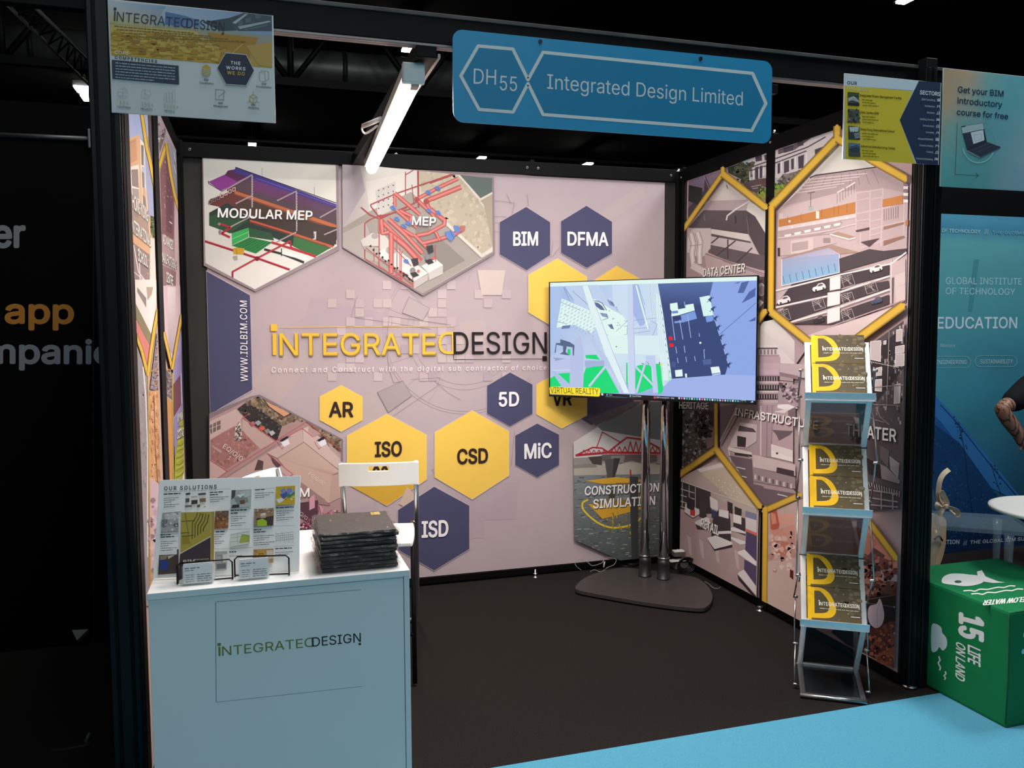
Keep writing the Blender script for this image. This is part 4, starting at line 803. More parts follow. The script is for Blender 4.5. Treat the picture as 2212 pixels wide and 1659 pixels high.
# ================================================================== left wall print
t = thing('wall_graphic', 'printed photo panels on the left wall: international school and advanced manufacturing centre', 'banner', (0, 1, 1.25))
b = Pr(lambda x, y: Vector((.0015, x, y)), (1, 0, 0))
for y0, y1 in ((.092, .745), (.93, 1.78)): b.poly('b89e90', [(y0, .054), (y1, .054), (y1, 2.469), (y0, 2.469)])
q = PrX(.002, (1, 0, 0)); q.m = lambda x, y: onX(x, y, .002)
CLP = [(273.5, 200), (303, 90), (381, 331), (410, 1230), (325, 1700), (318, 1240)]
CF = [(273, 90), (322, 90), (337, 640), (350, 1330), (322, 1620)]      # front sheet
CR_ = [(338, 235), (378, 300), (381, 400), (388, 700), (400, 1330), (363, 1400)]             # rear sheet
def TL(x, y, k, c): return q.T(x, y, k, [((px-x)*k, (py-y)*k) for px, py in c])
TL(260, 240, 4.15, CF)
q.poly('c89c78', '40,-200 330,-200 330,1800 40,1800'); q.grad(['8c9cc8', 'a0acd0', 'b8bcd4', 'b0b4cc'], '40,-250 330,-250 320,960 60,260'); q.poly('9a9eb8', '190,250 330,200 330,960 260,960')
q.poly('d4a682', '70,250 175,205 200,700 260,1150 320,1160 320,1700 90,1700'); q.poly('c6946e', '75,275 140,240 150,440 85,470'); q.line('b08060', 4, '80,290 140,262')
q.poly('e4d8cc', '85,500 165,480 170,800 105,770'); q.poly('8a7c76', '97,525 158,520 165,690 105,670'); q.poly('a09490', '105,690 165,700 168,790 110,770'); q.poly('e6dccc', '178,250 212,290 214,505 185,490'); q.poly('77706a', '184,300 208,310 208,490 187,480'); q.poly('857a74', '190,540 212,555 215,690 192,680'); q.poly('80746c', '194,740 220,770 230,860 198,850')
q.line('e8dcd0', 5, '215,300 225,700 265,1120'); q.line('ecdccc', 6, '180,250 185,500 200,860')
q.poly('a48c7c', '100,860 250,1000 262,1180 110,1060'); q.poly('8e8078', '118,880 160,915 160,960 120,930'); q.poly('46582e', '270,935 310,950 312,1150 272,1090'); q.speck(['5d7240', '33421f', '6c8450'], 40, '270,935 310,950 312,1150 272,1090', 10, 3)
q.poly('ded0c4', '262,1130 315,1155 315,1800 262,1700'); q.poly('8e7a78', '115,1180 262,1290 262,1700 115,1600'); q.line('dccccc', 9, '118,1200 160,1440 250,1560'); q.line('dccccc', 9, '165,1230 180,1659'); q.line('dccccc', 7, '118,1440 260,1560')
for k in range(6): q.line('b49c8c', 8, [(235, 1330+k*60), (268, 1350+k*60)])
q.band(BY, '6c4a20', 34, '150,-250 192,40 235,330 262,440 310,690')
q.poly('5a4c48', '240,-100 330,-100 325,560 290,470 255,300'); q.poly('cac0bc', '205,-100 245,-100 262,240 235,260') if 0 else None
q.text('f2ece6', 'HONG KONG', (104, 868), (246, 992), (101, 740), .02, 1, '5c4c44', (5, 8)); q.text('f2ece6', 'INTERNATIONAL', (92, 1075), (266, 1215), (90, 955), .02, 1, '5c4c44', (5, 8)); q.text('f2ece6', 'SCHOOL', (152, 1340), (240, 1400), (148, 1235), .02, 1, '5c4c44', (5, 8))
TL(260, 620, 3.772, CF)
q.poly('ded2ca', '105,-60 290,-60 285,170 245,385 115,130'); q.poly('8a7c7a', '130,0 205,90 205,170 130,40'); q.poly('a89484', '205,0 260,0 250,60 215,110')
q.poly('847a5c', '115,135 245,385 238,490 115,245'); q.poly('d07c74', '115,250 238,490 215,655 125,400')
q.poly('948c90', '125,470 215,740 226,1800 240,2600 150,2600 140,1700'); q.speck(['8a8286', 'a09a9c', '7c7478'], 80, '130,500 210,760 220,1640 155,1640', 16, 5, 4, ang=1.5); q.line('dcd4d0', 10, '178,650 200,900 215,1300 215,2200')
q.poly('84787e', '235,830 290,380 330,300 330,860'); q.speck(['5c5058', 'b0a6aa', '44383e', '96888e', 'c89050'], 130, '240,810 290,390 320,380 325,850', 9, 6)
q.line('d88c3c', 6, '235,690 300,660'); q.poly('c89468', '222,850 325,840 370,1800 390,2600 226,2600'); q.speck(['b47e54', 'd8a87c', 'a8704c', 'c09070'], 150, '225,870 320,860 355,1640 228,1640', 18, 8, 2.5, ang=1.4); q.speck(['4a342c', '6a4c3c'], 26, '240,900 320,900 345,1600 250,1600', 7, 9)
q.line('4a3226', 4, '265,880 275,1300 300,1659 320,2300'); q.poly('c4a8b0', '232,1550 300,1600 310,1659 330,2300 235,2300'); q.speck(['b496a4', '8a7080', 'd0b8bc'], 60, '235,1700 330,1700 350,2500 240,2500', 26, 9)
q.band(BY, '6c4a20', 30, '110,370 165,520 215,720'); q.band(BY, '6c4a20', 30, '215,720 240,520 270,330 300,180'); q.line('caa050', 8, '216,720 226,1659 240,2600')
q.text('d8d0cc', 'MAIN', (170, 1500), (205, 1470), (168, 1400), .02, 1, '7c7278', (3, 4)) if 0 else None
TL(260, 240, 4.15, CR_)
q.poly('bda8ae', '320,-60 540,60 560,1800 330,1800'); q.grad(['b8a8b0', 'b0a0a8', 'a898a0', 'a4949c'], '320,20 400,120 400,240 330,420'); q.poly('70645f', '335,300 390,140 398,180 345,380'); q.speck(['e4dcd8', '8a7c80', '6c5c64'], 26, '330,100 390,150 390,230 335,330', 10, 2)
q.grad(['a8a4b4', '9c9ca8', '848a94', '98909c'], '400,210 500,390 525,850 455,640'); q.line('e0dcdc', 6, '470,360 485,450'); q.line('d8d4d4', 5, '470,480 490,560')
q.poly('7d5254', '345,540 402,370 445,600 475,800 472,1160 360,1100'); q.poly('63404a', '400,380 440,600 460,820 450,1100 400,1080'); q.speck(['a07070', '5a363c', 'c8b0b0', '8c5c5c'], 60, '350,560 400,400 470,820 465,1100 365,1080', 8, 4, 3, ang=1.45); q.line('e0d0cc', 8, '430,990 455,1010')
q.poly('caaeb0', '480,800 530,900 540,1700 480,1700'); q.poly('a88c90', '360,1100 480,1160 480,1450 365,1400'); q.poly('8c6c70', '365,1380 490,1440 485,1659 370,1659'); q.poly('d4bcbc', '400,1560 450,1560 450,1700 400,1700')
q.band(BY, '5c3c24', 36, '330,520 402,290'); q.band(BY, '5c3c24', 30, '402,290 440,560 480,760 525,910')
q.text('f2ece6', 'ADVANCED', (371, 1185), (461, 1245), (372, 1098), .02, 1, '5c4448', (5, 6)); q.text('f2ece6', 'MANUFACTURING', (352, 1345), (490, 1420), (352, 1252), .02, 1, '5c4448', (5, 6)); q.text('f2ece6', 'CENTRE', (398, 1528), (459, 1562), (398, 1440), .02, 1, '5c4448', (5, 6))
TL(260, 620, 3.772, CR_)
q.poly('ccb4b8', '320,-10 500,-10 485,240 405,645 335,390'); q.grad(['dccccc', 'e0d0d0', 'ac989c', 'a89498'], '370,0 440,0 430,560 380,520')
q.poly('b89c80', '335,660 410,720 416,1700 350,1700'); q.poly('6a6064', '345,660 405,730 408,920 350,880'); q.speck(['4a4046', '8a7c80', 'b09488'], 50, '345,670 405,740 408,910 350,870', 10, 5); q.poly('c08a54', '350,880 410,950 414,1590 360,1590'); q.line('d88c3c', 6, '350,660 400,680')
q.grad(['a89cbc', '9084b4', '8478ac', '9c90b4'], '415,640 495,300 510,950 425,1300'); q.poly('8c80b0', '420,1080 520,940 520,1250 430,1400')
for k in range(12): q.line('746898', 3, [(425, 620+k*26-(k*8)), (492, 520+k*26-(k*8))])
q.poly('6e444c', '414,800 476,715 482,960 420,1065'); q.line('c8c0d4', 5, '482,700 488,950')
q.poly('9ca034', '425,1600 430,1390 492,985 530,1240 522,1450 480,1600')
for k in range(22): q.line('6c7424' if k % 2 else 'bcc050', 6, [(432+k*1.5, 1580-k*26), (470+k*1.2, 1560-k*26+8*(k % 3)), (500+k*.5, 1540-k*25)])
q.poly('e8e4e0', '480,1600 528,1430 545,1600'); q.line('c8b040', 7, '410,700 418,1700')
q.text('f0ece8', 'WYNN', (447, 1108), (493, 1078), (447, 1040), .02, 1, '4c4824', (4, 4)); q.text('f0ece8', 'COTAI', (447, 1240), (500, 1212), (447, 1172), .02, 1, '4c4824', (4, 4))
q.band(BY, '5c3c24', 26, '335,370 406,670'); q.band(BY, '5c3c24', 26, '406,670 440,470 485,225')
b.V += q.V; n0 = len(b.V)-len(q.V); b.Fc += [tuple(i+n0 for i in f) for f in q.Fc]; b.C += q.C
b.build('printed_sheet', PRINT, t)
# ================================================================== hanging signs
def rrect(x0, x1, z0, z1, y, r, n=6):
    return [Vector((cx+r*cos(a), y, cz+r*sin(a))) for cx, cz, a0 in ((x1-r, z1-r, 0), (x0+r, z1-r, pi/2), (x0+r, z0+r, pi), (x1-r, z0+r, 1.5*pi)) for a in [a0+k*pi/2/n for k in range(n+1)]]
YS = -.062
t = thing('name_sign', 'large blue rounded sign with DH55 and white hexagon outlines, hung on the header beam', 'sign', (1.65, YS, 2.4))
x0, x1 = 1.031, 2.272; z0, z1 = 2.251, 2.556
MB().prism(rrect(x0, x1, z0, z1, YS, .035), (0, .006, 0)).build('board', mat('blue_sign_board', '1894c4', .45, noise=.02), t)
q = PrY(YS-.0005); q.T(960, 30, 2.989)
q.poly('1a84b0', '215,210 440,228 525,440 440,632 225,615 110,400'); q.poly('1a84b0', '645,250 1985,385 2075,578 1985,752 640,648 550,440')
Wc = 'dce4e4'
q.line(Wc, 21, '218,207 442,227 540,425 637,248 1990,384 2076,578 1984,754 637,650 540,450 443,634 224,617 106,400', True)
q.text(Wc, 'DH', (188, 450), (333, 458), (190, 352), -.012); q.text(Wc, '55', (357, 492), (468, 500), (359, 398), -.012)
q.text(Wc, 'Integrated Design Limited', (663, 483), (1925, 592), (664, 388), -.012)
q.build('lettering', PAPER, t)
for px in ((1167, 90), (1513, 127)):
    p = onY(*px, YS); MB().cyl(p+Vector((0, -.004, 0)), p+Vector((0, .012, 0)), .007, 14).build('bolt', BLKP, t)

def board(name, lab, cat, x0, x1, z0, z1, col='d8dcda'):
    t = thing(name, lab, cat, ((x0+x1)/2, YS, (z0+z1)/2)); MB().box(x0, x1, YS, YS+.006, z0, z1, .001).build('foam_board', mat('board_'+col, col, .5), t); return t
# left poster
x0, x1, z0, z1 = -.022, .453, 2.208, 2.540
t = board('poster', 'white and yellow company poster at the upper left with navy hexagon THE WORKS WE DO', 'poster', x0, x1, z0, z1)
q = PrY(YS-.0005); q.T(0, 0, 3.568)
q.grad(['c8d4dc', '7c9cc8', '8ca8cc', 'b0b8b0'], '832,5 2095,118 2098,280 845,170'); q.grad(['b0b090', '9aa0a0', 'd0a030', 'd4a428'], '845,150 2098,270 2098,524 858,424'); q.grad(['dcc068', 'dcc068', 'd0a030', 'd4aa2c'], '848,190 1500,240 1900,505 858,424')
q.grad(['c8d4dc', '8eaacc', 'ccb890', 'd0c080'], '832,8 1280,50 1180,210 845,175'); q.poly('5a7cac', '1275,90 1415,120 1410,205 1270,190'); q.poly('6a88b4', '1415,118 1540,160 1540,205 1410,205'); q.poly('3c4c58', '1560,170 1760,140 1830,235 1700,240'); q.poly('44505a', '1760,140 1880,100 2095,125 2095,240 1835,238')
q.poly('b0bcc4', '1790,175 1890,108 1910,108 1815,185'); q.poly('a8b4bc', '1830,205 2070,160 2090,168 1850,225'); 
for a_ in ('1835,165 1870,160 1870,195 1838,200', '1890,140 1935,135 1935,170 1892,178', '1965,115 2010,110 2010,140 1968,145', '1880,225 2060,185 2060,200 1890,235'): q.poly('5c6c76', a_)
q.poly('b8882c', '1600,250 1990,290 1900,500 1640,330'); q.poly('c8a050', '1900,350 2095,330 2098,520 1990,500'); q.line('9c7424', 4, '1680,350 1760,430'); q.line('d8c070', 6, '1790,410 1870,340')
for k in range(4): q.greek('8a6c28', 880+k*20, 205+k*26, 1500+k*130, 262+k*22, 9, k); q.speck(['b88c24', 'c49a30', 'd8b450', 'a87c28'], 60, '860,240 1640,300 1880,490 860,410', 26, 30+k, 2.5, ang=.09)
q.logo('2c3c50', '1c2430', (872, 160), (1728, 243), (876, 88), -.006); q.poly('7c2028', '1708,252 1726,254 1726,268 1708,266')
q.text('f4ecd0', 'CORE', (884, 416), (992, 424), (886, 392), .03, 1.2); q.text('28344c', 'COMPETENCIES', (886, 452), (1210, 484), (887, 432), .03, 1.25)
q.poly('28384e', '862,462 1377,508 1382,652 868,606')
for k in range(6): q.greek('a0b0b8', 890, 490+k*22, 1350-(k == 5)*160, 530+k*22-(k == 5)*14, 9, 40+k)
q.poly('c8ccc8', '1738,405 1900,420 1962,545 1900,664 1740,652 1672,525'); q.poly('1e2c44', '1740,412 1897,426 1957,546 1896,659 1743,648 1676,526')
q.text('f0f0ec', 'THE', (1778, 497), (1852, 503), (1779, 473), .03, 1.2); q.text('f0f0ec', 'WORKS', (1744, 534), (1890, 545), (1745, 510), .03, 1.2); q.text('dcb440', 'WE DO', (1752, 574), (1885, 584), (1753, 549), .03, 1.2)
for k in range(4): y = 560-k*15; q.poly('d0a83c' if k == 3 else 'b89c50', [(1552, y+5), (1590, y-17), (1628, y+9), (1590, y+31)]); q.line('dce4e0', 3, [(1552, y+5), (1590, y+31), (1628, y+9)])
q.line('8c9470', 3, '1998,558 2040,562 2050,630 2000,626', True); q.line('8c9470', 3, '2008,545 2068,552 2072,612 2054,622')
q.line('8c8c7c', 4, '1662,690 1726,696 1724,772 1662,768', True); q.line('6c7470', 3, '1680,750 1738,706')
q.line('b09c40', 4, '1925,745 1952,730 1980,748 1980,785 1952,800 1925,780', True); q.line('b09c40', 4, '1925,745 1952,762 1980,748'); q.line('b09c40', 4, '1952,762 1952,800'); q.line('b09c40', 3, '1952,705 1952,730'); q.line('b09c40', 3, '1905,790 1925,780'); q.line('b09c40', 3, '2003,792 1980,785')
for tx, x, y, w_ in (('BIM', 1574, 624, 32), ('Coordination', 1538, 646, 108), ('BIM', 2018, 655, 32), ('Documentation', 1975, 675, 118), ('BIM', 1685, 803, 30), ('Management', 1648, 824, 108), ('BIM', 1937, 816, 30), ('Modelling', 1914, 838, 80)): q.text('303c48', tx, (x, y), (x+w_, y+w_*.075), (x, y-14), .02)
q.line('bcc4b8', 3, [(948+40*cos(a*.5), 718+40*sin(a*.5)) for a in range(13)]); q.line('bcc4b8', 3, '910,705 986,712'); q.line('bcc4b8', 3, '908,735 986,742'); q.line('bcc4b8', 3, '948,678 948,758'); q.line('bcc4b8', 3, '960,675 975,690 960,700')
q.line('bcc4b8', 3, '1095,700 1110,690 1160,700 1165,730 1130,765 1090,745', True); q.line('bcc4b8', 3, '1105,710 1150,740'); q.line('bcc4b8', 3, '1120,690 1120,755')
for k in range(4): q.line('bcc4b8', 3, [(1265+k*22, 785+k*2), (1265+k*22, 725-(k % 2)*14), (1283+k*22, 722-(k % 2)*14), (1283+k*22, 788+k*2)])
for tx, x, y, w_ in (('12+', 925, 806, 66), ('150+', 1092, 818, 92), ('2200+', 1263, 834, 113)): q.text('b4b490', tx, (x, y), (x+w_, y+w_*.06), (x, y-27), .01, 1.1)
for tx, x, y, w_ in (('COUNTRIES', 903, 833, 105), ('PROJECTS', 1087, 849, 90), ('MODELS', 1272, 864, 76)): q.text('38445c', tx, (x, y), (x+w_, y+w_*.08), (x, y-13), .02)
q.build('printed_face', PAPER, t)
# right poster
x0, x1, z0, z1 = 2.600, 3.069, 2.212, 2.541
t = board('poster', 'yellow and navy poster OUR PROJECTS and SECTORS at the right end of the header', 'poster', x0, x1, z0, z1)
q = PrY(YS-.0005); q.T(1800, 120, 3.770)
q.poly('dce8ee', '92,158 872,221 868,300 92,245'); q.poly('ecd040', '92,243 645,291 541,525 668,882 100,842'); q.poly('2e3f5a', '697,206 875,220 853,893 680,879 541,525')
q.text('28344c', 'OUR', (113, 234), (191, 240), (114, 208), .03, 1.1); q.text('ece8c0', 'PROJECTS', (113, 280), (298, 292), (114, 254), .02, 1.1)
q.text('f0f4f4', 'SECTORS', (704, 315), (868, 330), (706, 284), .03)
for k, (tx, w_) in enumerate((('Integrated Waste Management Facility', 340), ('Data Centre BIM', 150), ('Hong Kong International School', 278), ('Advanced Manufacturing Centre', 278))):
    y = 300+k*138; q.text('3a3810', tx, (216+k*2, y+32), (216+k*2+w_, y+32+w_*.072), (216+k*2, y+14), .015)
    for j in range(3): q.greek('8c8428', 232+j*3, y+62+j*23, 232+j*3+90+20*((j+k) % 3), y+70+j*23, 8, 50+k*3+j)
    q.poly('5c6458', [(115+k*2, y-4), (208+k*2, y+4), (210+k*2, y+112), (117+k*2, y+106)])
q.poly('a8b0ac', '118,345 165,330 209,375 209,385 150,365 118,378'); q.poly('4c5c34', '116,300 208,304 208,335 165,325 118,340'); q.poly('2c2e30', '118,385 209,392 210,412 118,405'); q.line('dce0dc', 4, '122,362 165,338 205,372')
q.speck(['3c3c3c', '6c6c68', '504c48', '8a8078'], 50, '119,436 210,442 212,548 120,542', 12, 5); q.poly('c4ccc8', '125,585 205,580 200,620 135,620'); q.poly('3c4844', '122,625 214,630 215,685 124,680')
for x in (140, 160, 180): q.line('e8ecec', 6, [(x, 585), (x, 625)])
for k in range(4): q.line('e0e4e0', 4, [(165+k*3, 640+k*11), (213, 632+k*12)])
q.poly('6c84a4', '123,712 215,720 216,760 124,760'); q.poly('3c4858', '130,745 190,730 212,750 205,785 160,800 130,770'); q.line('7c8c9c', 3, '132,755 185,742 205,756'); q.poly('54584c', '125,790 216,790 216,826 125,820')
for k, (tx, w_) in enumerate((('BIM Consulting', 108), ('Architecture', 82), ('Structure', 62), ('Building Services', 115), ('Infrastructure', 90), ('Surveying', 64), ('Modular/DfMA/MiC', 125), ('Content Creation', 112), ('Training', 55), ('Outsource Modelling', 135))):
    y = 365+k*53.5; xr_ = 824-k*2.6; q.text('c4ced4', tx, (xr_-w_, y), (xr_, y+w_*.07), (xr_-w_, y-15), .008)
    xi = 854-k*2.6; q.line('d4dce0', 3.5, [(xi-13, y+9), (xi-11+(k % 3)*4, y-11), (xi+9, y-12+(k % 2)*5), (xi+12, y+9)], k % 2 == 0); q.line('d4dce0', 3, [(xi-8, y-2), (xi+9, y+1)]); (k % 3 == 0) and q.poly('d4dce0', [(xi-9, y+6), (xi, y-13), (xi+10, y+7)])
q.build('printed_face', PAPER, t)
# neighbour's sign, QR code left off
t = board('poster', 'teal and orange poster Get your BIM introductory course for free, at the right edge', 'poster', 3.079, 3.66, 2.126, 2.602, 'c8dcd8')
q = Pr(lambda x, y: Vector((x, YS-.0005, y)), (0, -1, 0))
def gpatch(cs): # colour blend of the print on a coarse grid
    nx, nz = len(cs[0])-1, len(cs)-1
    for j in range(nz):
        for i in range(nx):
            X0, X1 = 3.081+i*.577/nx, 3.081+(i+1)*.577/nx; Z0, Z1 = 2.600-j*.472/nz, 2.600-(j+1)*.472/nz
            q.grad([cs[j][i], cs[j][i+1], cs[j+1][i+1], cs[j+1][i]], [(X0, Z0), (X1, Z0), (X1, Z1), (X0, Z1)])
gpatch([['ccA888', 'd8b48c', '90c0bc', '74bcc4', '68b8c4', '70b8c4'], ['d8ac84', 'b8b8a4', '74b8bc', '6cb8c0', '7cbcc4', '88bcc8'], ['9cb8a8', '74b8b8', '6cb0b8', '78b4bc', '94bcc4', 'a0c0cc'], ['74b8b4', '6cb0b4', '68acb0', '84b4bc', 'a0bcc8', '9cb8c8'], ['60b0ac', '5ca8a8', '64a8ac', '8cb0bc', '90b0c4', '88a8c4']])
q2 = PrY(YS-.0005); q2.k = 40; q2.T(1800, 120, 3.770)
TC = '263c5a'
q2.text(TC, 'Get your BIM', (1013, 300), (1383, 336), (1015, 252), .022); q2.text(TC, 'introductory', (1009, 390), (1372, 424), (1011, 342), .022); q2.text(TC, 'course for free', (1004, 482), (1420, 520), (1006, 436), .022)
q2.line('30484c', 3, '1008,548 990,969 1178,978'); q2.line('30484c', 3, '1155,958 1180,978 1153,1000')
q2.line('8cc8c4', 3, [(1180+140*cos(a*.2), 720+150*sin(a*.2)) for a in range(32)])
q2.line('a8d4d0', 8, [(1180+128*cos(a*.2), 735+140*sin(a*.2)) for a in range(2, 16)])
q2.poly('2e3844', '1038,578 1218,550 1248,705 1088,772'); q2.poly('b8ccd0', '1040,580 1215,552 1225,600 1050,635'); q2.poly('3a4450', '1050,638 1110,625 1135,730 1085,760'); q2.poly('dce8ec', '1115,628 1218,606 1228,690 1138,722'); q2.line('a0b0b8', 3, '1140,650 1200,635 1205,680 1150,700', True); q2.poly('222a36', '1038,578 1070,573 1075,580 1040,586')
q2.poly('3a4350', '1088,772 1250,705 1360,745 1190,826'); q2.poly('8c98a0', '1088,772 1190,826 1188,834 1085,782'); q2.poly('4c5660', '1190,826 1360,745 1358,755 1190,835'); q2.line('5c6874', 3, '1130,770 1265,715'); q2.line('5c6874', 3, '1165,790 1300,730')
q.V += q2.V; n0 = len(q.V)-len(q2.V); q.Fc += [tuple(i+n0 for i in f) for f in q2.Fc]; q.C += q2.C
q.build('printed_face', PAPER, t)

# ================================================================== counter
cx0, cx1, cy0, cy1, ch = .089, .776, -.555, .015, .873
t = thing('counter', 'white laminate counter with faint logo lettering, standing at the left front', 'counter', ((cx0+cx1)/2, (cy0+cy1)/2, 0))
MB().box(cx0, cx1, cy0, cy1, ch-.018, ch, .0015).build('worktop', WHITE, t)
MB().box(cx0+.002, cx1-.018, cy0+.004, cy0+.02, .012, ch-.0185, .001).build('front_panel', WHITE, t)
MB().box(cx0+.002, cx0+.018, cy0+.0205, cy1-.002, .012, ch-.0185, .001).build('side_panel', WHITE, t)
MB().box(cx1-.0165, cx1-.001, cy0+.002, cy1-.002, .012, ch-.0185, .001).build('side_panel', WHITE, t)
MB().box(cx0+.02, cx1-.02, cy1-.02, cy1-.004, .012, ch-.0185, .001).build('door', WHITE, t)
MB().box(cx0+.02, cx1-.02, cy0+.03, cy1-.03, .012, .08).build('plinth', WHITE, t)
fy = cy0+.0035; q = PrY(fy)
q.T(300, 1250, 3.687)
q.line('5e868c', 3, '615,185 1770,88'); q.line('4a7078', 4, '612,185 616,985'); q.line('64888e', 2.5, '616,985 1780,858'); q.line('76969a', 3, '78,172 2106,-8')
q.logo('7c8c34', '12141c', (628, 618), (1768, 503), (626, 545), -.002)
q.build('logo', PAPER, t, 'thin olive and black logo lettering inside a faint square outline')

# ================================================================== things on the counter
# information board, leaning back
A = onZ(330, 1253, ch); B = onZ(646, 1238, ch); e = (B-A); bw = e.length; e.normalize(); bk = Vector((-e.y, e.x, 0)); th = radians(21)
u = Vector((0, 0, 1))*cos(th)+bk*sin(th); nn = e.cross(u).normalized()
if nn.y > 0: nn = -nn
t = thing('info_board', 'white OUR SOLUTIONS information board leaning back on the counter', 'display board', A+e*bw/2+Vector((0, 0, .0)))
hgt = .272
MB().obox(A+e*bw/2+u*hgt/2-nn*.003+Vector((0, 0, .0045)), e, u, nn, bw, hgt, .005, .001).build('foam_board', mat('foam_board', 'f4f6f4', .5), t)
MB().obox(A+e*bw/2-nn*.055+Vector((0, 0, .078)), e, (0, 0, 1), bk, .10, .14, .004).build('back_stay', mat('foam_board', 'f4f6f4', .5), t)
A2 = A+nn*.0034
q = Pr(lambda x, y: onpl(x, y, A2, nn), nn)
q.T(260, 980, 3.3515)
q.text('303448', 'OUR SOLUTIONS', (318, 265), (697, 252), (318, 238), .02, 1.3)
q.line('8890a0', 2, '318,276 620,264')
def pic(c, a): q.poly(c, a)
for (x, y, w_, h_, s_) in ((315, 325, 110, 90, 1), (648, 320, 140, 60, 2), (975, 290, 140, 60, 3), (1130, 420, 125, 80, 5), (800, 460, 110, 90, 6), (680, 590, 70, 95, 7), (966, 600, 150, 90, 8), (292, 640, 120, 80, 9), (1122, 718, 130, 40, 10), (790, 745, 90, 20, 11), (970, 350, 0, 0, 12)):
    if w_:
        for k in range(int(h_/16)): q.greek('70747c', x, y+k*16, x+w_*(1-.25*(k % 3)), y+k*16-w_*.05, 5, s_*7+k)
for (x, y, w_, s_) in ((315, 298, 125, 1), (648, 285, 95, 2), (648, 302, 60, 14), (975, 266, 70, 3), (1126, 396, 130, 5), (800, 416, 115, 6), (800, 436, 50, 16), (692, 570, 65, 7), (966, 556, 55, 8), (966, 572, 90, 18), (292, 592, 75, 9), (292, 608, 100, 19), (1122, 692, 120, 10), (790, 716, 50, 11)): q.greek('20242c', x, y, x+w_, y-w_*.05, 8, s_*5)
for p_ in ('965,258 1122,250', '640,262 800,255', '1126,380 1265,372', '790,405 950,398', '300,568 440,562', '680,552 940,545', '966,530 1265,520', '1110,672 1262,666', '680,690 955,680'): q.line('9aa0ac', 2, p_)
for k, (x, y, w_, h_, c) in enumerate(((475, 283, 32, 18, '3a3838'), (565, 284, 55, 18, '504c48'), (515, 306, 42, 14, 'b8b8b4'), (473, 322, 28, 32, '5c5854'), (515, 335, 45, 32, '3c3a38'), (575, 322, 45, 30, '8c6c50'), (470, 372, 48, 18, '706c68'), (556, 368, 22, 22, '6c5838'), (608, 380, 9, 9, '4c4844'))): q.poly(c, [(x, y+4), (x+w_, y), (x+w_, y+h_-4), (x, y+h_)])
pic('b8bcb8', '806,266 950,258 946,386 803,394'); pic('4a4c48', '806,266 835,264 832,310 805,335'); pic('8c9690', '820,320 915,300 930,350 850,372'); pic('744c3c', '865,340 900,335 905,362 870,368'); pic('2c2e34', '812,372 862,368 862,390 806,394'); pic('c8ccc8', '860,280 940,262 944,300 905,320'); pic('e8ece8', '840,300 905,290 870,320')
pic('d4b020', '1126,240 1266,232 1264,366 1128,374'); pic('4a5cac', '1155,298 1200,270 1225,300 1180,330'); pic('7c8ccc', '1160,262 1190,250 1200,280 1170,295'); pic('7c8ccc', '1205,255 1240,248 1245,285 1212,295'); pic('e8ecec', '1128,335 1165,320 1190,335 1150,362'); pic('3c8c50', '1205,300 1262,275 1262,295 1215,325'); pic('c8503c', '1185,342 1200,325 1205,330'); q.dot('e8ecec', 1240, 330, 7, 8); q.dot('e8ecec', 1255, 316, 5, 8); pic('9cacdc', '1225,292 1262,258 1262,270 1235,298')
pic('a4a4a4', '305,430 442,418 436,562 298,570'); pic('c8c8c8', '320,440 440,425 438,470 330,480'); pic('707478', '300,480 345,475 335,530 300,540'); pic('5c5c60', '385,510 438,500 436,530 392,532'); q.speck(['b8b8b8', '8c9094', 'dcdcd8'], 40, '305,430 442,420 436,560 300,568', 10, 6)
pic('8c5c34', '688,418 786,412 782,540 682,546'); pic('6c5c50', '688,418 786,412 784,462 688,470'); q.speck(['a86c34', '7c4c28', 'c88c4c', '5c4030'], 60, '688,420 785,414 782,538 684,544', 10, 7)
pic('a08064', '970,402 1112,394 1110,520 968,528'); pic('403430', '985,470 1110,450 1105,520 990,524'); pic('a8c828', '990,485 1030,470 1062,490 1062,524 992,527'); pic('c8a890', '1010,432 1060,430 1055,465 1018,468'); pic('f0e8e0', '1015,432 1050,430 1050,448 1018,450'); q.speck(['d8ccc0', '6c4c38', 'a87050'], 40, '972,402 1110,396 1110,450 974,450', 9, 8, 3, ang=-.3)
pic('dce0d8', '795,580 940,555 938,650 800,675'); pic('a8b44c', '880,585 938,590 936,640 860,650'); q.line('7c8478', 2, '800,590 935,565'); q.line('9ca094', 2, '800,610 880,600'); q.line('9ca094', 2, '850,580 850,660'); q.line('9ca094', 2, '800,640 860,635'); q.line('7c8478', 2, '880,585 938,600 930,650')
for k in range(9): q.line('8c948c', 2, [(1128+k*15, 570+(k % 3)*8), (1130+k*15, 645-(k % 2)*12)]); q.line('70785c', 2, [(1125, 575+k*8), (1258, 560+k*8)]) if k % 2 else None
pic('b4905c', '966,695 1110,688 1108,790 962,800'); pic('c89c3c', '990,700 1048,696 1045,755 985,760'); pic('dcd0b8', '1060,700 1108,700 1108,760 1060,765'); q.line('6c4c2c', 4, '1005,725 1035,722 1035,740 1005,743', True); q.line('94744c', 4, '968,695 1050,755')
pic('4a3c34', '284,735 420,730 430,865 276,876'); pic('2c3c8c', '290,775 345,770 352,840 292,845'); pic('c8b8a0', '345,740 400,735 350,765'); pic('8c8070', '290,740 345,735 335,765 290,772')
pic('a8a8a4', '686,710 776,706 772,840 690,845'); pic('6c6c74', '700,800 765,795 765,832 700,838'); q.line('54544c', 3, '700,740 735,735 735,790'); pic('dcd8d0', '745,730 775,728 773,780 748,785')
q.build('printed_face', PAPER, t)
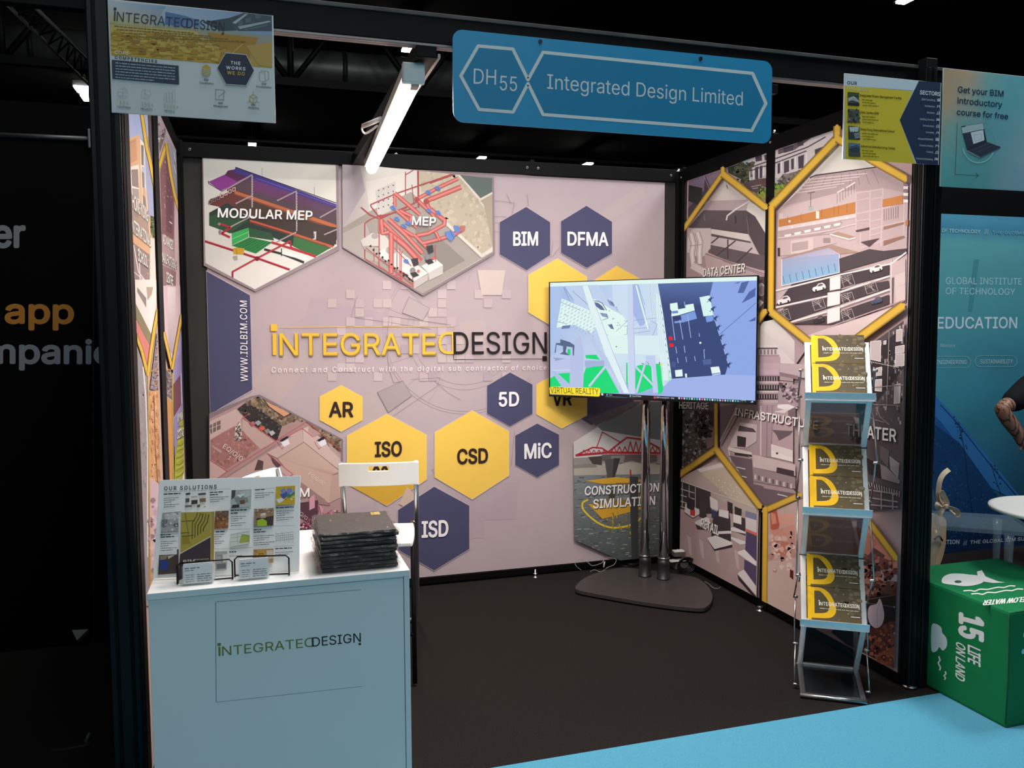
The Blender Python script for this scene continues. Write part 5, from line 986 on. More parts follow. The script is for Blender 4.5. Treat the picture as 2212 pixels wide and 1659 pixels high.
# brochure standing in front of it
P0 = onZ(388, 1256, ch)+Vector((0, -.022, .001)); P1 = P0+Vector((.092, 0, 0)); bb = Vector((0, 1, 0)); th = radians(13); u = Vector((0, sin(th), cos(th)))
t = thing('brochure', 'yellow and brown BIM management brochure standing before the OUR SOLUTIONS board', 'brochure', P0.lerp(P1, .5))
nb_ = Vector((0, -cos(th), sin(th))); bh = .176
MB().obox(P0.lerp(P1, .5)+u*bh/2-nb_*.002, (P1-P0), u, nb_, .092, bh, .004, .0008).build('pages', mat('paper_white', 'ece8e0', .6), t)
MB().obox(P0.lerp(P1, .5)-nb_*.006-Vector((0.048, 0, 0))+u*.046, (1, 0, 0), u, nb_, .004, .09, .009).build('spine', mat('brown_card', '4c3c34', .6), t)
q = Pr(lambda x, y: onpl(x, y, P0+nb_*.0004, nb_), nb_); q.T(260, 980, 3.3515, '432,425 682,418 676,790 660,800 410,925 425,600')
q.poly('c0a848', '440,425 655,420 655,600 435,715'); q.poly('b89c48', '655,420 682,418 676,800 655,790'); q.poly('4a3e44', '655,605 655,790 640,860 415,925 432,728')
for k, (c, x) in enumerate((('6c5c2c', 560), ('6c5c2c', 580), ('5c4c28', 600), ('6c5c2c', 620), ('5c4c28', 640))): q.line(c, 7, [(x, 425+k*4), (x-10, 455+k*10), (x-38, 500+k*10), (x-40, 620-k*14)])
q.line('6c5c2c', 5, '440,490 540,485'); q.line('6c5c2c', 5, '440,575 500,570'); q.line('8c7c38', 6, '470,430 490,560 500,650'); q.rect('a89030', 450, 590, 500, 650); q.line('5c5028', 4, '445,600 530,590'); q.line('e4dcb0', 7, '435,722 655,598'); q.rect('8c8038', 575, 430, 590, 445); q.line('d8c890', 4, '655,425 655,790')
q.text('dcd8d4', 'BIM', (455, 795), (536, 790), (457, 770), .02); q.greek('b8b0a8', 540, 770, 640, 764, 6, 3); q.greek('b8b0a8', 540, 783, 640, 777, 6, 4)
q.build('cover', GLOSSP, t)
# card holders with cards
WIRE = mat('black_wire', '0c0c0e', .35, .3); ACR = mat('clear_acrylic', 'e4eef2', .05, alpha=.14, spec=.9, noise=.02)
for i, (xa, xb, ya, yb, lab, gl) in enumerate(((393, 463, 1214, 1268, 'clear holder full of business cards, left one, in front of the brochure', 0), (515, 583, 1210, 1258, 'clear holder full of business cards, right one, nearer the middle of the counter', 1))):
    y0 = -.526; a_, b_ = onY(xa, yb, y0), onY(xb, yb, y0); xm = (a_.x+b_.x)/2; w_ = b_.x-a_.x; tl = radians(12)
    t = thing('card_holder', lab, 'card holder', (xm, y0, ch), 'business card holders on the counter'); uu = Vector((0, sin(tl), cos(tl))); ff = Vector((0, -cos(tl), sin(tl))); zb = ch+.002
    c0 = Vector((xm, y0+.004, zb))
    MB().obox(c0+uu*.027-ff*.001, (1, 0, 0), uu, ff, w_, .05, .0015, .0005).build('front_pane', ACR, t)
    MB().obox(c0+uu*.025-ff*.03, (1, 0, 0), uu, ff, w_, .05, .0015).build('back_pane', ACR, t)
    MB().obox(c0+uu*.001-ff*.015, (1, 0, 0), uu, ff, w_, .0015, .03).build('foot', ACR, t)
    c = thing('business_cards', ('left' if i == 0 else 'right')+' stack of white business cards in the clear holder', 'cards', (xm, y0, ch), 'business cards on the counter')
    MB().obox(c0+uu*.031-ff*.014, (1, 0, 0), uu, ff, w_*.93, .052, .020, .0008).build('card_stack', mat('card_white', 'f0eeea', .55), c)
    q = Pr(lambda x, y: c0+Vector((1, 0, 0))*(x-.5)*w_*.93+uu*(.005+y*.052)-ff*.0036, ff)
    q.poly('e4e8ea', '0,0 1,0 1,1 0,1')
    q.greek('3c4854', .05, .80, .55, .80, .07, 3+i); q.greek('5c6874', .05, .68, .35, .68, .05, 5+i)
    for k in range(4): q.greek('5c6874', .08, .12+k*.11, .36, .12+k*.11, .045, 8+k); q.dot('30404c', .04, .14+k*.11, .014)
    for k in range(4): q.greek('4c5864', .46, .12+k*.11, .95, .12+k*.11, .05, 18+k)
    q.build('top_card', PAPER, c)
for i, (a_, b_) in enumerate((((385, 1255, 1218), (503, 1245, 1213)), ((508, 1240, 1215), (624, 1236, 1206)))):
    fw_ = Vector((0, -.024, 0)); A_ = onZ(a_[0], a_[1], ch+.003)+fw_; B_ = onZ(b_[0], b_[1], ch+.003)+fw_; hz = .055
    t = thing('wire_stand', ('left' if i == 0 else 'right')+' low black wire stand behind the business cards, before the info board', 'stand', A_.lerp(B_, .5), 'black wire stands on the counter')
    pts = [A_+Vector((0, .012, 0)), A_, A_+Vector((0, 0, hz-.008)), A_+Vector((.008, 0, hz)), B_+Vector((-.008, 0, hz)), B_+Vector((0, 0, hz-.008)), B_, B_+Vector((0, .012, 0))]
    MB().tube(pts, .0022, 8).build('front_loop', WIRE, t)
    MB().tube([A_+Vector((0, .0, 0)), A_+Vector((0, .010, .0)), B_+Vector((0, .010, .0)), B_], .002, 8).build('base_loop', WIRE, t)
# black notebooks in plastic sleeves
FILM = mat('clear_film', '6c6866', .10, trans=0, alpha=.2, spec=1.0, bump=.9, bscale=38); NB = mat('notebook_cover', '232122', .5, noise=.1); PG = mat('page_edge', '1a1a1c', .5)
R = random.Random(5); z = ch+.002; NBN = 10; dz = .0112
for k in range(NBN):
    dx, dy, rz_ = R.uniform(-.004, .004), R.uniform(-.004, .004), R.uniform(-.03, .03)
    if k == NBN-1: dx = dy = 0; rz_ = -.03
    where = ('lowest' if k == 0 else 'topmost, showing its yellow corner logo,' if k == NBN-1 else ['second', 'third', 'fourth', 'fifth', 'sixth', 'seventh', 'eighth', 'ninth'][k-1]+' from the bottom')
    t = thing('notebook', 'black notebook in clear film, '+where+' in the counter stack', 'notebook', (.640+dx, -.395+dy, z), 'plastic wrapped notebooks', rz=rz_, local=True)
    MB().box(-.107, .107, -.122, .122, .0008, .0098, .002).build('cover', NB, t)
    MB().box(-.103, .108, -.118, .1225, .002, .0085, .0005).build('pages', PG, t)
    m = MB(); n = 44; top = []; bot = []
    for j in range(n):
        a = j/n*4; s_ = int(a); f = a-s_; c_ = [(-1, -1), (1, -1), (1, 1), (-1, 1)]; p, p2 = c_[s_], c_[(s_+1) % 4]
        x_ = (p[0]+(p2[0]-p[0])*f)*(.113+R.uniform(0, .006)); y_ = (p[1]+(p2[1]-p[1])*f)*(.128+R.uniform(0, .006)); top.append((x_, y_))
    vs = [(x_*.955, y_*.96, .0104) for x_, y_ in top]+[(x_*R.uniform(.99, 1.03), y_*R.uniform(.99, 1.02), .0058+R.uniform(-.003, .003)) for x_, y_ in top]+[(x_*.955, y_*.96, .0003) for x_, y_ in top]
    m.faces(vs, [tuple(range(n))]+[(j, (j+1) % n, n+(j+1) % n, n+j) for j in range(n)]+[(n+j, n+(j+1) % n, 2*n+(j+1) % n, 2*n+j) for j in range(n)])
    m.build('film_sleeve', FILM, t, 'clear wrinkled plastic film')
    if k == NBN-1:
        q = Pr(lambda x, y: Vector((x, y, .01065)), (0, 0, 1)); q.grad(['c0a040', 'b8b070', 'c8b060', 'b09030'], '.058,.072 .085,.072 .085,.108 .058,.108'); q.line('2c2a2a', .002, '.060,.090 .084,.090'); q.line('2c2a2a', .0015, '.066,.074 .066,.108'); q.build('corner_logo', GLOSSP, t)
    z += dz
# ================================================================== folding stools
def stool(lab, loc, rz, sp=.53):
    t = thing('folding_stool', lab, 'folding stool', loc, None, rz=rz, local=True)
    tb = mat('silver_tube', 'c4c4c6', .28, .9, noise=.03)
    hw = .169; m = MB(); L_ = []
    def bp(s): return [Vector((s*hw, 0, .945)), Vector((s*hw, sp*.40, .945-.885*.40)), Vector((s*hw, sp*.9, .945-.885*.9)), Vector((s*hw*.99, sp-.025, .075)), Vector((s*hw*.9, sp, .022)), Vector((s*hw*.72, sp+.005, .012))]
    pts = bp(-1)+bp(1)[::-1]
    MB().tube(pts, .0115, 12).build('back_frame', tb, t, 'silver bent tube frame')
    # backrest with a hand hole and slight curve
    m = MB(); N = 16; hz0, hz1 = .842, .948; hx = .045; hh0, hh1 = .912, .932
    def cv(x): return -.012-.02*(1-(x/.18)**2)
    cols = [-.18+.36*i/N for i in range(N+1)]; cols = sorted(set(cols+[-hx, hx])); rows = [hz0, .875, hh0, hh1, hz1]
    for y_ in (0, .012):
        g = [[m.bm.verts.new((x, cv(x)+y_-(z_-.9)*.05, z_-(.004 if abs(x) > .178 and z_ in (hz0, hz1) else 0))) for z_ in rows] for x in cols]
        for i in range(len(cols)-1):
            for j in range(len(rows)-1):
                if -hx-1e-6 <= cols[i] and cols[i+1] <= hx+1e-6 and j == 2: continue
                m.bm.faces.new((g[i][j], g[i+1][j], g[i+1][j+1], g[i][j+1]))
        if y_ == 0: g0 = g
    def bridge(a, b): m.bm.faces.new((g0[a[0]][a[1]], g0[b[0]][b[1]], g[b[0]][b[1]], g[a[0]][a[1]]))
    nC, nR = len(cols)-1, len(rows)-1
    for i in range(nC): bridge((i, 0), (i+1, 0)); bridge((i, nR), (i+1, nR))
    for j in range(nR): bridge((0, j), (0, j+1)); bridge((nC, j), (nC, j+1))
    ia, ib = cols.index(-hx), cols.index(hx)
    for i in range(ia, ib): bridge((i, 2), (i+1, 2)); bridge((i, 3), (i+1, 3))
    bridge((ia, 2), (ia, 3)); bridge((ib, 2), (ib, 3))
    o = m.build('backrest', PLW, t); bv = o.modifiers.new('b', 'BEVEL'); bv.width = .003; bv.segments = 2; bv.limit_method = 'ANGLE'
    m = MB(); pl = [Vector(p) for p in ((-.15, -.24, .622), (-.11, -.272, .622), (.11, -.272, .622), (.15, -.24, .622), (.155, .05, .622), (.12, .085, .622), (-.12, .085, .622), (-.155, .05, .622))]
    m.prism(smooth_closed(pl, 4), (0, 0, .02)); o = m.build('seat', PLW, t); bv = o.modifiers.new('b', 'BEVEL'); bv.width = .005; bv.segments = 2; bv.limit_method = 'ANGLE'
    dk = mat('dark_tube', '1c1c1e', .35, .4)
    for s in (-1, 1): MB().tube([(s*.148, .19, .618), (s*.148, -.14, .616), (s*.148, -.15, .60), (s*.15, -.25, .012)], .0105, 10).build('front_leg', dk, t, 'black front leg')
    MB().tube([(-.15, -.215, .22), (.15, -.215, .22)], .010, 10).build('footrest', dk, t)
    MB().tube([(-.167, .19, .62), (-.14, .19, .62)], .008, 8).build('hinge', SCREW, t); MB().tube([(.14, .19, .62), (.172, .19, .62)], .008, 8).build('hinge', SCREW, t)
    return t
stool('white folding bar stool with silver frame standing behind the counter, right of the info board', (.895, .905, 0), -.175)
stool('second white folding stool, turned sideways, mostly hidden behind the OUR SOLUTIONS board', (.372, .752, 0), radians(-119), .25)

# ================================================================== screen on its stand
nd = Vector((-.7162, -.6978, 0)).normalized(); PT = Vector((2.62, 1.35, 1.48))
c4 = [onpl(*s, PT, nd) for s in ((1186, 608), (1638, 596), (1635, 876), (1186, 855))]
tc = sum(c4, Vector())/4; ex = Vector((.6978, -.7162, 0)); W_ = ((c4[1]-c4[0]).length+(c4[2]-c4[3]).length)/2; H_ = ((c4[1]-c4[2]).length+(c4[0]-c4[3]).length)/2
t = thing('television', 'large flat television showing a building model, on a two pole stand in the corner', 'television', tc)
MB().obox(tc-nd*.014, ex, (0, 0, 1), nd, W_, H_, .024, .003).build('cabinet', BLKP, t)
MB().obox(tc-nd*.042, ex, (0, 0, 1), nd, W_*.7, H_*.55, .035, .01).build('back_cover', BLKP, t)
m = MB(); bz = .0045
for sx, sz, w1, h1 in ((0, 1, W_, bz), (0, -1, W_, .012), (1, 0, bz*1.6, H_), (-1, 0, bz*1.6, H_)):
    m.obox(tc+ex*sx*(W_-w1)/2+Vector((0, 0, sz*(H_-h1)/2))+nd*-.0005, ex, (0, 0, 1), nd, w1, h1, .004)
m.build('bezel', mat('gloss_black', '08080a', .15), t)
q = Pr(lambda x, y: onpl(x, y, tc+nd*-.0015, nd), nd, 8e-6); q.T(1160, 560, 4.254)
SCL = '118,212 2022,158 2012,1338 110,1250'
q.T(1160, 560, 4.254, SCL); q.grad(['a8c0ec', '98b0e4', '9cb4ec', 'a4bce8'], SCL)
q.poly('e6fdf8', '118,212 2022,158 2020,203 118,252')
q.grad(['a4bcec', 'd0e6f8', 'dcf0fa', 'c4d4f0'], '118,252 1125,222 1240,1110 110,1180'); q.poly('b0c8f0', '118,252 250,248 180,640 300,780 115,900'); q.poly('c4d8f4', '260,245 560,236 780,560 780,800 500,700')
q.poly('e4fcf8', '228,360 480,470 560,600 500,680 340,600 180,630'); 
for k in range(11):
    for j in range(6): q.line('9cb8d8', 5, [(232+k*30-j*6, 395+k*14+j*36), (250+k*30-j*6, 378+k*14+j*36)])
for a_ in ('255,505 275,520', '190,575 265,590', '220,395 400,470', '250,260 340,380', '325,290 480,430', '245,260 300,380', '460,650 520,720'): q.line('7c90b4', 4, a_)
q.poly('7080b0', '222,640 235,612 308,604 300,635'); q.poly('e8fef8', '520,360 700,470 830,540 830,700 780,740 640,690 560,560')
q.poly('d0e4f8', '690,240 830,232 880,700 820,560 700,400')
q.poly('5c6c98', '525,395 560,400 600,430 625,470 585,465 540,430'); q.line('384868', 6, '528,383 560,385 600,405 640,470'); q.poly('8c9cc4', '640,365 700,395 715,440 670,420'); q.line('384868', 5, '675,388 710,425'); q.poly('8c9cc4', '575,490 640,500 655,540 600,525'); q.line('485878', 4, '640,500 655,540 600,560'); q.poly('6c7ca8', '650,600 690,598 705,640 680,640'); q.line('384868', 6, '680,595 705,645')
for x, y in ((725, 440), (730, 460), (660, 470), (740, 580), (755, 600), (735, 605), (700, 540), (690, 545)): q.line('485878', 4, [(x, y), (x+12, y+8)])
for k in range(14): q.line('e8fcfa' if k % 2 else 'b4c8e8', 5, [(1040+k*6, 225), (1080+k*10, 760+k*20)])
q.poly('a8bcec', '880,230 930,228 1010,560 960,640 880,500'); q.poly('c8dcf6', '940,620 1090,560 1110,800 900,760'); 
for a_ in ('910,240 985,450 1010,640', '930,235 990,420', '1040,560 1105,600 1000,860', '800,620 830,610 828,690 800,692', '890,640 1040,625', '890,680 1040,660', '970,810 1005,815 1005,870 975,860', '715,890 830,760', '730,660 830,570', '800,570 1100,540'): q.line('8ca4cc', 4, a_)
q.line('eafffb', 14, '912,240 1020,640')
q.poly('dcf4fa', '880,700 1110,700 1140,900 880,900'); q.poly('e4fcf6', '640,700 830,700 840,880 700,900'); q.poly('d4e8f8', '600,860 1100,880 1100,960 620,985')
# green deck
G = '00e07c'
for a_ in ('115,1100 188,1050 310,1042 300,1165 240,1165 115,1180', '455,990 620,980 640,1000 755,1190 752,1228 420,1240 430,1050', '820,950 832,950 835,1160 820,1130', '905,985 950,970 1050,968 1062,1180 930,1235 905,1180', '1085,960 1130,962 1155,1000 1160,1200 1140,1235 1110,1235', '445,880 545,876 580,925 450,910', '280,825 325,825 330,885 280,878', '1205,1010 1218,1020 1222,1120 1210,1125', '630,900 665,905 672,918 640,915', '590,785 615,780 625,795 600,795'): q.poly(G, a_)
q.poly('c0ccf0', '115,900 310,900 315,1040 188,1048 115,1095'); q.poly('bcc8ee', '310,780 400,700 430,860 420,1240 300,1165'); q.poly('b4c8ec', '118,1010 160,1020 330,1175 230,1172'); q.line('e0ecfa', 5, '130,1020 310,1018')
q.poly('c0d0f2', '440,650 500,690 860,1235 760,1235'); q.poly('a8b8e0', '440,930 620,930 620,980 440,990'); q.line('a8b8e0', 5, '440,1000 520,985')
q.poly('e8f8fc', '420,245 470,240 700,860 850,1230 800,1230 620,850 470,420'); q.line('a4b8e0', 4, '470,240 700,860 850,1230')
q.poly('ccdcf6', '835,232 880,230 905,960 905,1235 840,1235 835,800'); q.line('b0c0e4', 4, '880,230 905,1235')
q.poly('c4d4f4', '1000,885 1085,885 1115,1225 1068,1230 1060,1000 1000,940'); q.line('ccd8f4', 22, '630,985 480,1170'); q.line('a0b0dc', 4, '640,990 490,1170'); q.line('ccd8f4', 18, '905,985 1090,1180'); q.line('ccd8f4', 18, '1000,935 915,1225'); q.line('a0b0dc', 4, '1010,935 925,1225'); q.line('ccd8f4', 22, '640,985 760,1160')
q.poly('54688c', '215,735 300,760 345,790 340,885 330,885 328,810 270,800 262,870 240,870 245,800 180,785 172,860 162,858 175,770 215,770'); q.poly('54688c', '240,800 275,805 262,850 300,885 210,870 240,850'); q.poly('384868', '725,795 740,802 726,810'); q.dot('c8dc50', 1143, 965, 17); q.line('48445c', 7, '1125,945 1127,970'); q.line('282c44', 5, '962,955 985,965'); q.line('282c44', 5, '1018,948 1024,965'); q.line('48587c', 4, '150,905 165,910'); q.poly('98a8cc', '165,905 260,915 165,935')
for k in range(12): q.line('e8fcfa', 4, [(1090+k*9, 300+k*10), (1150+k*8, 1100+k*5), (1160+k*6, 1165)])
for k in range(12): q.line('485878', 4, [(1130+k*8+(k % 3)*6, 420+k*60), (1142+k*8, 440+k*60)])
# dark shaft
q.grad(['5068a4', '4c64a0', '3c4c80', '34447a'], '1112,224 1620,208 1560,560 1160,500'); q.poly('34487c', '1125,300 1500,345 1590,420 1760,980 1740,1060 1240,1098 1160,500'); q.grad(['506aa4', '5470a8', '3c5088', '34487c'], '1112,224 1615,208 1585,420 1150,420')
q.poly('90acec', '1618,208 2022,195 2014,1300 1730,1060 1760,960 1660,600 1582,360'); q.poly('a4b8f0', '1240,1098 1730,1060 2014,1070 2012,1338 1160,1280 1170,1165')
q.poly('7890cc', '1225,1110 1730,1066 1900,1080 1200,1130') if 0 else None
q.poly('e4fff8', '1222,408 1290,398 1298,460 1365,448 1365,420 1438,408 1450,470 1300,515 1235,525 1240,480 1225,460'); q.poly('6c8cd0', '1240,478 1295,472 1298,495 1245,500'); q.poly('7ca0e4', '1310,520 1450,475 1472,545 1345,580 1265,588 1262,572 1330,560'); q.poly('28386c', '1250,535 1320,520 1330,545 1260,560')
q.poly('dcfcf8', '1494,350 1585,332 1600,400 1620,515 1530,525'); q.poly('7ca0e4', '1548,528 1610,515 1640,562 1560,580')
for a_ in ('1240,525 1268,745', '1312,560 1342,738', '1385,515 1415,722', '1275,805 1285,865', '1352,795 1362,860', '1290,905 1298,955', '1368,895 1376,945', '1448,890 1455,935', '1490,680 1494,712', '1355,390 1362,440', '1535,835 1540,915'): q.line('a8bce4', 6, a_)
q.dot('e8f8fc', 1502, 768, 10); q.dot('8ca8dc', 1538, 832, 6); q.poly('50649c', '1522,925 1600,915 1602,965 1530,972'); q.poly('44588c', '1238,945 1275,940 1275,995 1240,990')
q.poly('f01828', '1210,712 1240,708 1250,740 1215,748'); q.poly('f01828', '1215,776 1250,772 1260,802 1220,808')
q.poly('eefcff', '1268,1020 1335,1012 1340,1075 1275,1080'); q.poly('eefcff', '1595,992 1672,985 1688,1040 1608,1052'); q.poly('eefcff', '1360,1052 1378,1050 1380,1085 1364,1086'); q.poly('b4ccf0', '1610,1056 1688,1044 1690,1060 1612,1070')
for k in range(8): x, y = 1575+k*24, 340+k*86; q.poly('34487c' if k < 7 else '28386c', [(x-5, y+30), (x+40, y), (x+25, y+35), (x+30, y+62)]); q.line('34487c', 5, [(x-12, y+55), (x+50, y+10)])
for a_ in ('1810,222 1870,205 1850,222', '1880,215 1950,200 1900,310 1845,310', '1950,300 2010,260 2005,340 1880,405', '1945,570 2010,530 2008,565 1960,572'): q.poly('5068a8', a_)
q.line('4c5c8c', 4, '1680,690 2012,402')
# desktop bar
q.poly('0a1020', '112,1182 1900,1182 2014,1300 2012,1338 110,1250') if 0 else None
q.poly('070d1c', '560,1228 2012,1300 2012,1340 560,1272')
for xa, xb in ((630, 835), (845, 1055), (1065, 1288)): q.line('6cb4e8', 4, [(xa, 1262+(xa-630)*.048), (xb, 1262+(xb-630)*.048)])
q.poly('e4e8ec', '590,1232 612,1234 608,1252 594,1250'); q.text('e4e8f0', 'Zoom', (662, 1250), (692, 1251), (662, 1240)); q.text('e4e8f0', 'SteamVR Status', (876, 1263), (958, 1266), (876, 1250)); q.text('e4e8f0', 'BIM Processing Port - Copy', (1100, 1276), (1262, 1283), (1100, 1262))
q.dot('6cb4f0', 645, 1246, 8, 8); q.dot('a0b8dc', 860, 1256, 8, 8); q.poly('d04878', '1073,1260 1095,1261 1095,1280 1073,1279')
for k in range(24): q.poly(['d4dce4', 'e070c0', 'c8dcf0', '60c890', '58b0e8', 'f0f0f0', '40c8a0', '68b8e0'][k % 8], [(1300+k*23.5, 1268+k*1.2), (1315+k*23.5, 1269+k*1.2), (1314+k*23.5, 1286+k*1.2), (1301+k*23.5, 1284+k*1.2)])
q.text('e4e8f0', '1:08 PM', (1870, 1300), (1918, 1302), (1870, 1290)); q.text('e4e8f0', '29-Nov-23', (1862, 1318), (1924, 1321), (1862, 1308)); q.poly('b8d4f8', '1940,1328 1985,1300 1988,1328')
q.poly('f4f8fa', '120,222 140,221 140,240 121,241'); q.line('8a5058', 4, '124,228 136,234')
q.build('screen', printmat('screen_glow', .2, emit=.92), t)
# sticker on the frame
q = Pr(lambda x, y: onpl(x, y, tc+nd*.0015, nd), nd, 2e-5); q.T(1160, 560, 4.254)
q.poly('f0e038', '122,1172 570,1182 580,1195 578,1248 565,1258 118,1232 114,1185'); q.poly('c8bc40', '118,1232 565,1258 578,1248 578,1255 565,1264 118,1240')
q.text('1c1c20', 'VIRTUAL REALITY', (126, 1228), (566, 1243), (124, 1176), .0)
q.build('sticker', PAPER, t, 'yellow VIRTUAL REALITY label')
# stand
t = thing('television_stand', 'two chrome poles on a dark rounded floor plate, carrying the television', 'stand', (2.5, 1.5, 0))
out = [onZ(1220+x/6.506, 1160+y/6.506, .032) for x, y in ((148, 700), (200, 630), (300, 560), (440, 505), (600, 460), (850, 430), (1250, 470), (1650, 530), (1850, 570), (1990, 665), (2070, 790), (2068, 890), (2010, 965), (1900, 995), (1500, 960), (1000, 890), (500, 805), (200, 745))]
m = MB(); m.prism(smooth_closed(out, 5), (0, 0, -.024)); o = m.build('base_plate', mat('dark_grey_plate', '3e3a39', .42, .2, .4, noise=.08, nscale=3), t); bv = o.modifiers.new('b', 'BEVEL'); bv.width = .003; bv.segments = 2; bv.limit_method = 'ANGLE'
for j in (0, 4, 9, 14): p = out[j].lerp(Vector((2.5, 1.5, .03)), .12); MB().cyl((p.x, p.y, 0), (p.x, p.y, .008), .02, 12).build('rubber_pad', BLKP, t)
for px in ((1393, 1244), (1433, 1250)):
    p = onZ(*px, .032)
    MB().cyl((p.x, p.y, .16), (p.x, p.y, 1.75), .0265, 32).build('pole', STEEL, t)
    s_ = MB().lathe((p.x, p.y, .033), [(.040, 0), (.040, .006), (.036, .008), (.036, .09), (.034, .125)], 32).build('socket', BLKP, t)
    MB().lathe((p.x, p.y, .156), [(.036, 0), (.038, .003), (.038, .010), (.030, .013)], 32).build('collar', mat('dark_chrome', '8c8c90', .2, 1), s_)
pa, pb = onZ(1393, 1244, .032), onZ(1433, 1250, .032); pm = (pa+pb)/2
MB().obox((pm.x, pm.y, 1.48)+nd*.035 if 0 else Vector((pm.x, pm.y, 1.48))+nd*.03, ex, (0, 0, 1), nd, .34, .26, .012, .002).build('mounting_plate', BLK, t)
MB().obox(Vector((pm.x, pm.y, 1.48))+nd*.075, ex, (0, 0, 1), nd, .05, .3, .07, .002).build('bracket', BLK, t)
# cables and adaptor behind the stand
t = thing('cable', 'thin grey cable looped at the foot of the back wall, left of the pole', 'cable', onZ(1290, 1235, .006))
WG = mat('grey_cable', '8c8680', .5); 
def wl_(pts, y): return [onY(px, py, y) for px, py in pts]
pts = [onY(1256, 1232, 1.93), onY(1244, 1222, 1.93), onY(1243, 1212, 1.94), onY(1256, 1208, 1.94), onY(1270, 1215, 1.93), onY(1280, 1222, 1.92), onY(1300, 1216, 1.93), onY(1306, 1208, 1.94), onY(1320, 1205, 1.94), onY(1331, 1209, 1.93), onY(1326, 1220, 1.92), onY(1312, 1226, 1.91), onZ(1305, 1232, .012), onZ(1296, 1235, .008), onZ(1284, 1231, .008), onZ(1275, 1235, .006)]
MB().tube(smooth_open(pts, 6), .0022, 6).build('lead', WG, t); MB().tube([onY(1306, 1213, 1.94), onY(1304, 1226, 1.93)], .005, 8).build('plug', mat('light_plug', 'b0aaa4', .5), t)
t = thing('power_adaptor', 'white and grey power adaptor with coiled black leads on the floor beside the right pole', 'adaptor', onZ(1455, 1225, .03))
c = Vector((2.93, 1.86, .0)); 
MB().obox(c+Vector((-.0, -.02, .10)), (1, -.1, 0), (.1, 1, 0), (0, 0, 1), .075, .045, .03, .004).build('body', mat('adaptor_dark', '5c5650', .5), t)
MB().obox(c+Vector((-.0, -.02, .118)), (1, -.1, 0), (.1, 1, 0), (0, 0, 1), .07, .04, .008, .002).build('top_label', PLW, t)
MB().obox(c+Vector((-.01, -.03, .06)), (1, 0, 0), (0, 1, 0), (0, 0, 1), .12, .05, .006, .002).build('strip', PLW, t)
MB().obox(c+Vector((.02, -.02, .03)), (1, 0, 0), (0, 1, 0), (0, 0, 1), .10, .05, .052, .004).build('block', mat('adaptor_dark', '5c5650', .5), t)
for k in range(5): r_ = .028+k*.006; MB().tube([c+Vector((.0+r_*1.2*cos(a*.4), -.10-k*.006, .052+r_*sin(a*.4))) for a in range(16)], .0035, 6, closed=True).build('lead', BLKP, t)
for k, (a_, b_) in enumerate((((1362, 1216), (1408, 1219)), ((1352, 1220), (1400, 1223)))):
    t2 = thing('cable', ('upper ' if k == 0 else 'lower ')+'black cable lying on the carpet between the two chrome poles', 'cable', onZ(*a_, .005))
    MB().tube(smooth_open([onZ(a_[0]-25, a_[1]-1, .005), onZ(a_[0], a_[1]+3, .02), onZ((a_[0]+b_[0])/2+4, a_[1]-2, .015), onZ(b_[0]+8, b_[1]-6, .004)], 6), .004, 6).build('lead', BLKP, t2)
t = thing('cable', 'thin pale cable on the carpet along the right wall, right of the stand plate', 'cable', onZ(1540, 1265, .004))
MB().tube(smooth_open([onZ(1522, 1256, .004), onZ(1532, 1262, .004), onZ(1541, 1270, .006), onZ(1552, 1271, .004), onZ(1556, 1268, .004)], 6), .002, 6).build('lead', WG, t)
# ================================================================== zigzag brochure rack
RA = Vector((2.524, .032, 0)); re_ = Vector((.8362, -.5484, 0)); rb = Vector((.5484, .8362, 0)); rw = .257
def RW(s_, D, z): return RA+re_*s_+rb*D+Vector((0, 0, z))
ZZ = [(0, .012), (.28, .03), (.05, .304), (.21, .555), (.05, .780), (.21, 1.035), (.05, 1.256), (.21, 1.488)]
t = thing('brochure_rack', 'folding zigzag brochure rack in aluminium and smoked acrylic by the right wall', 'brochure rack', RW(rw/2, .12, 0))
SMK = mat('smoked_acrylic', '20262a', .05, alpha=.72, spec=.8, noise=.05)
ALP = mat('painted_aluminium', 'e8eaea', .3, .35, noise=.03)
for k in range(7):
    (d0, z0), (d1, z1) = ZZ[k], ZZ[k+1]; a_, b_ = RW(rw/2, d0, z0), RW(rw/2, d1, z1); dr = (b_-a_); L_ = dr.length; dr.normalize(); nn_ = re_.cross(dr).normalized()
    m = MB()
    for s_ in (-1, 1): m.obox((a_+b_)/2+re_*s_*(rw/2-.011), re_, dr, nn_, .022, L_-.012, .009, .0015)
    for c_ in (a_+dr*.012, b_-dr*.012): m.obox(c_, re_, dr, nn_, rw-.046, .014, .009, .0015)
    fr = m.build('panel_frame', ALP if k else ALU, t)
    MB().obox((a_+b_)/2, re_, dr, nn_, rw-.046, L_-.036, .003).build('acrylic_pane', SMK, fr, 'smoked see-through pane')
m = MB(); m.tube([RW(-.002, -.004, .011), RW(rw+.002, -.004, .011)], .010, 12); m.build('front_bar', ALU, t)
for k in (2, 4, 6):
    d, z = ZZ[k]; m = MB(); m.obox(RW(rw/2, d-.035, z+.012), re_, rb*-.35+Vector((0, 0, 1)), rb, rw+.014, .036, .003, .001); m.obox(RW(rw/2, d-.018, z-.004), re_, rb, (0, 0, 1), rw+.01, .036, .003, .0008); m.build('ledge', ALP, t)
for k in (1, 3, 5): d, z = ZZ[k]; MB().tube([RW(-.004, d+.004, z), RW(rw+.004, d+.004, z)], .007, 10).build('hinge_bar', ALU, t)
NODES = [(.12, 1.37), (.21, 1.25), (.03, 1.0), (.19, .81), (.04, .51), (.22, .36), (.16, .17), (.08, .02)]
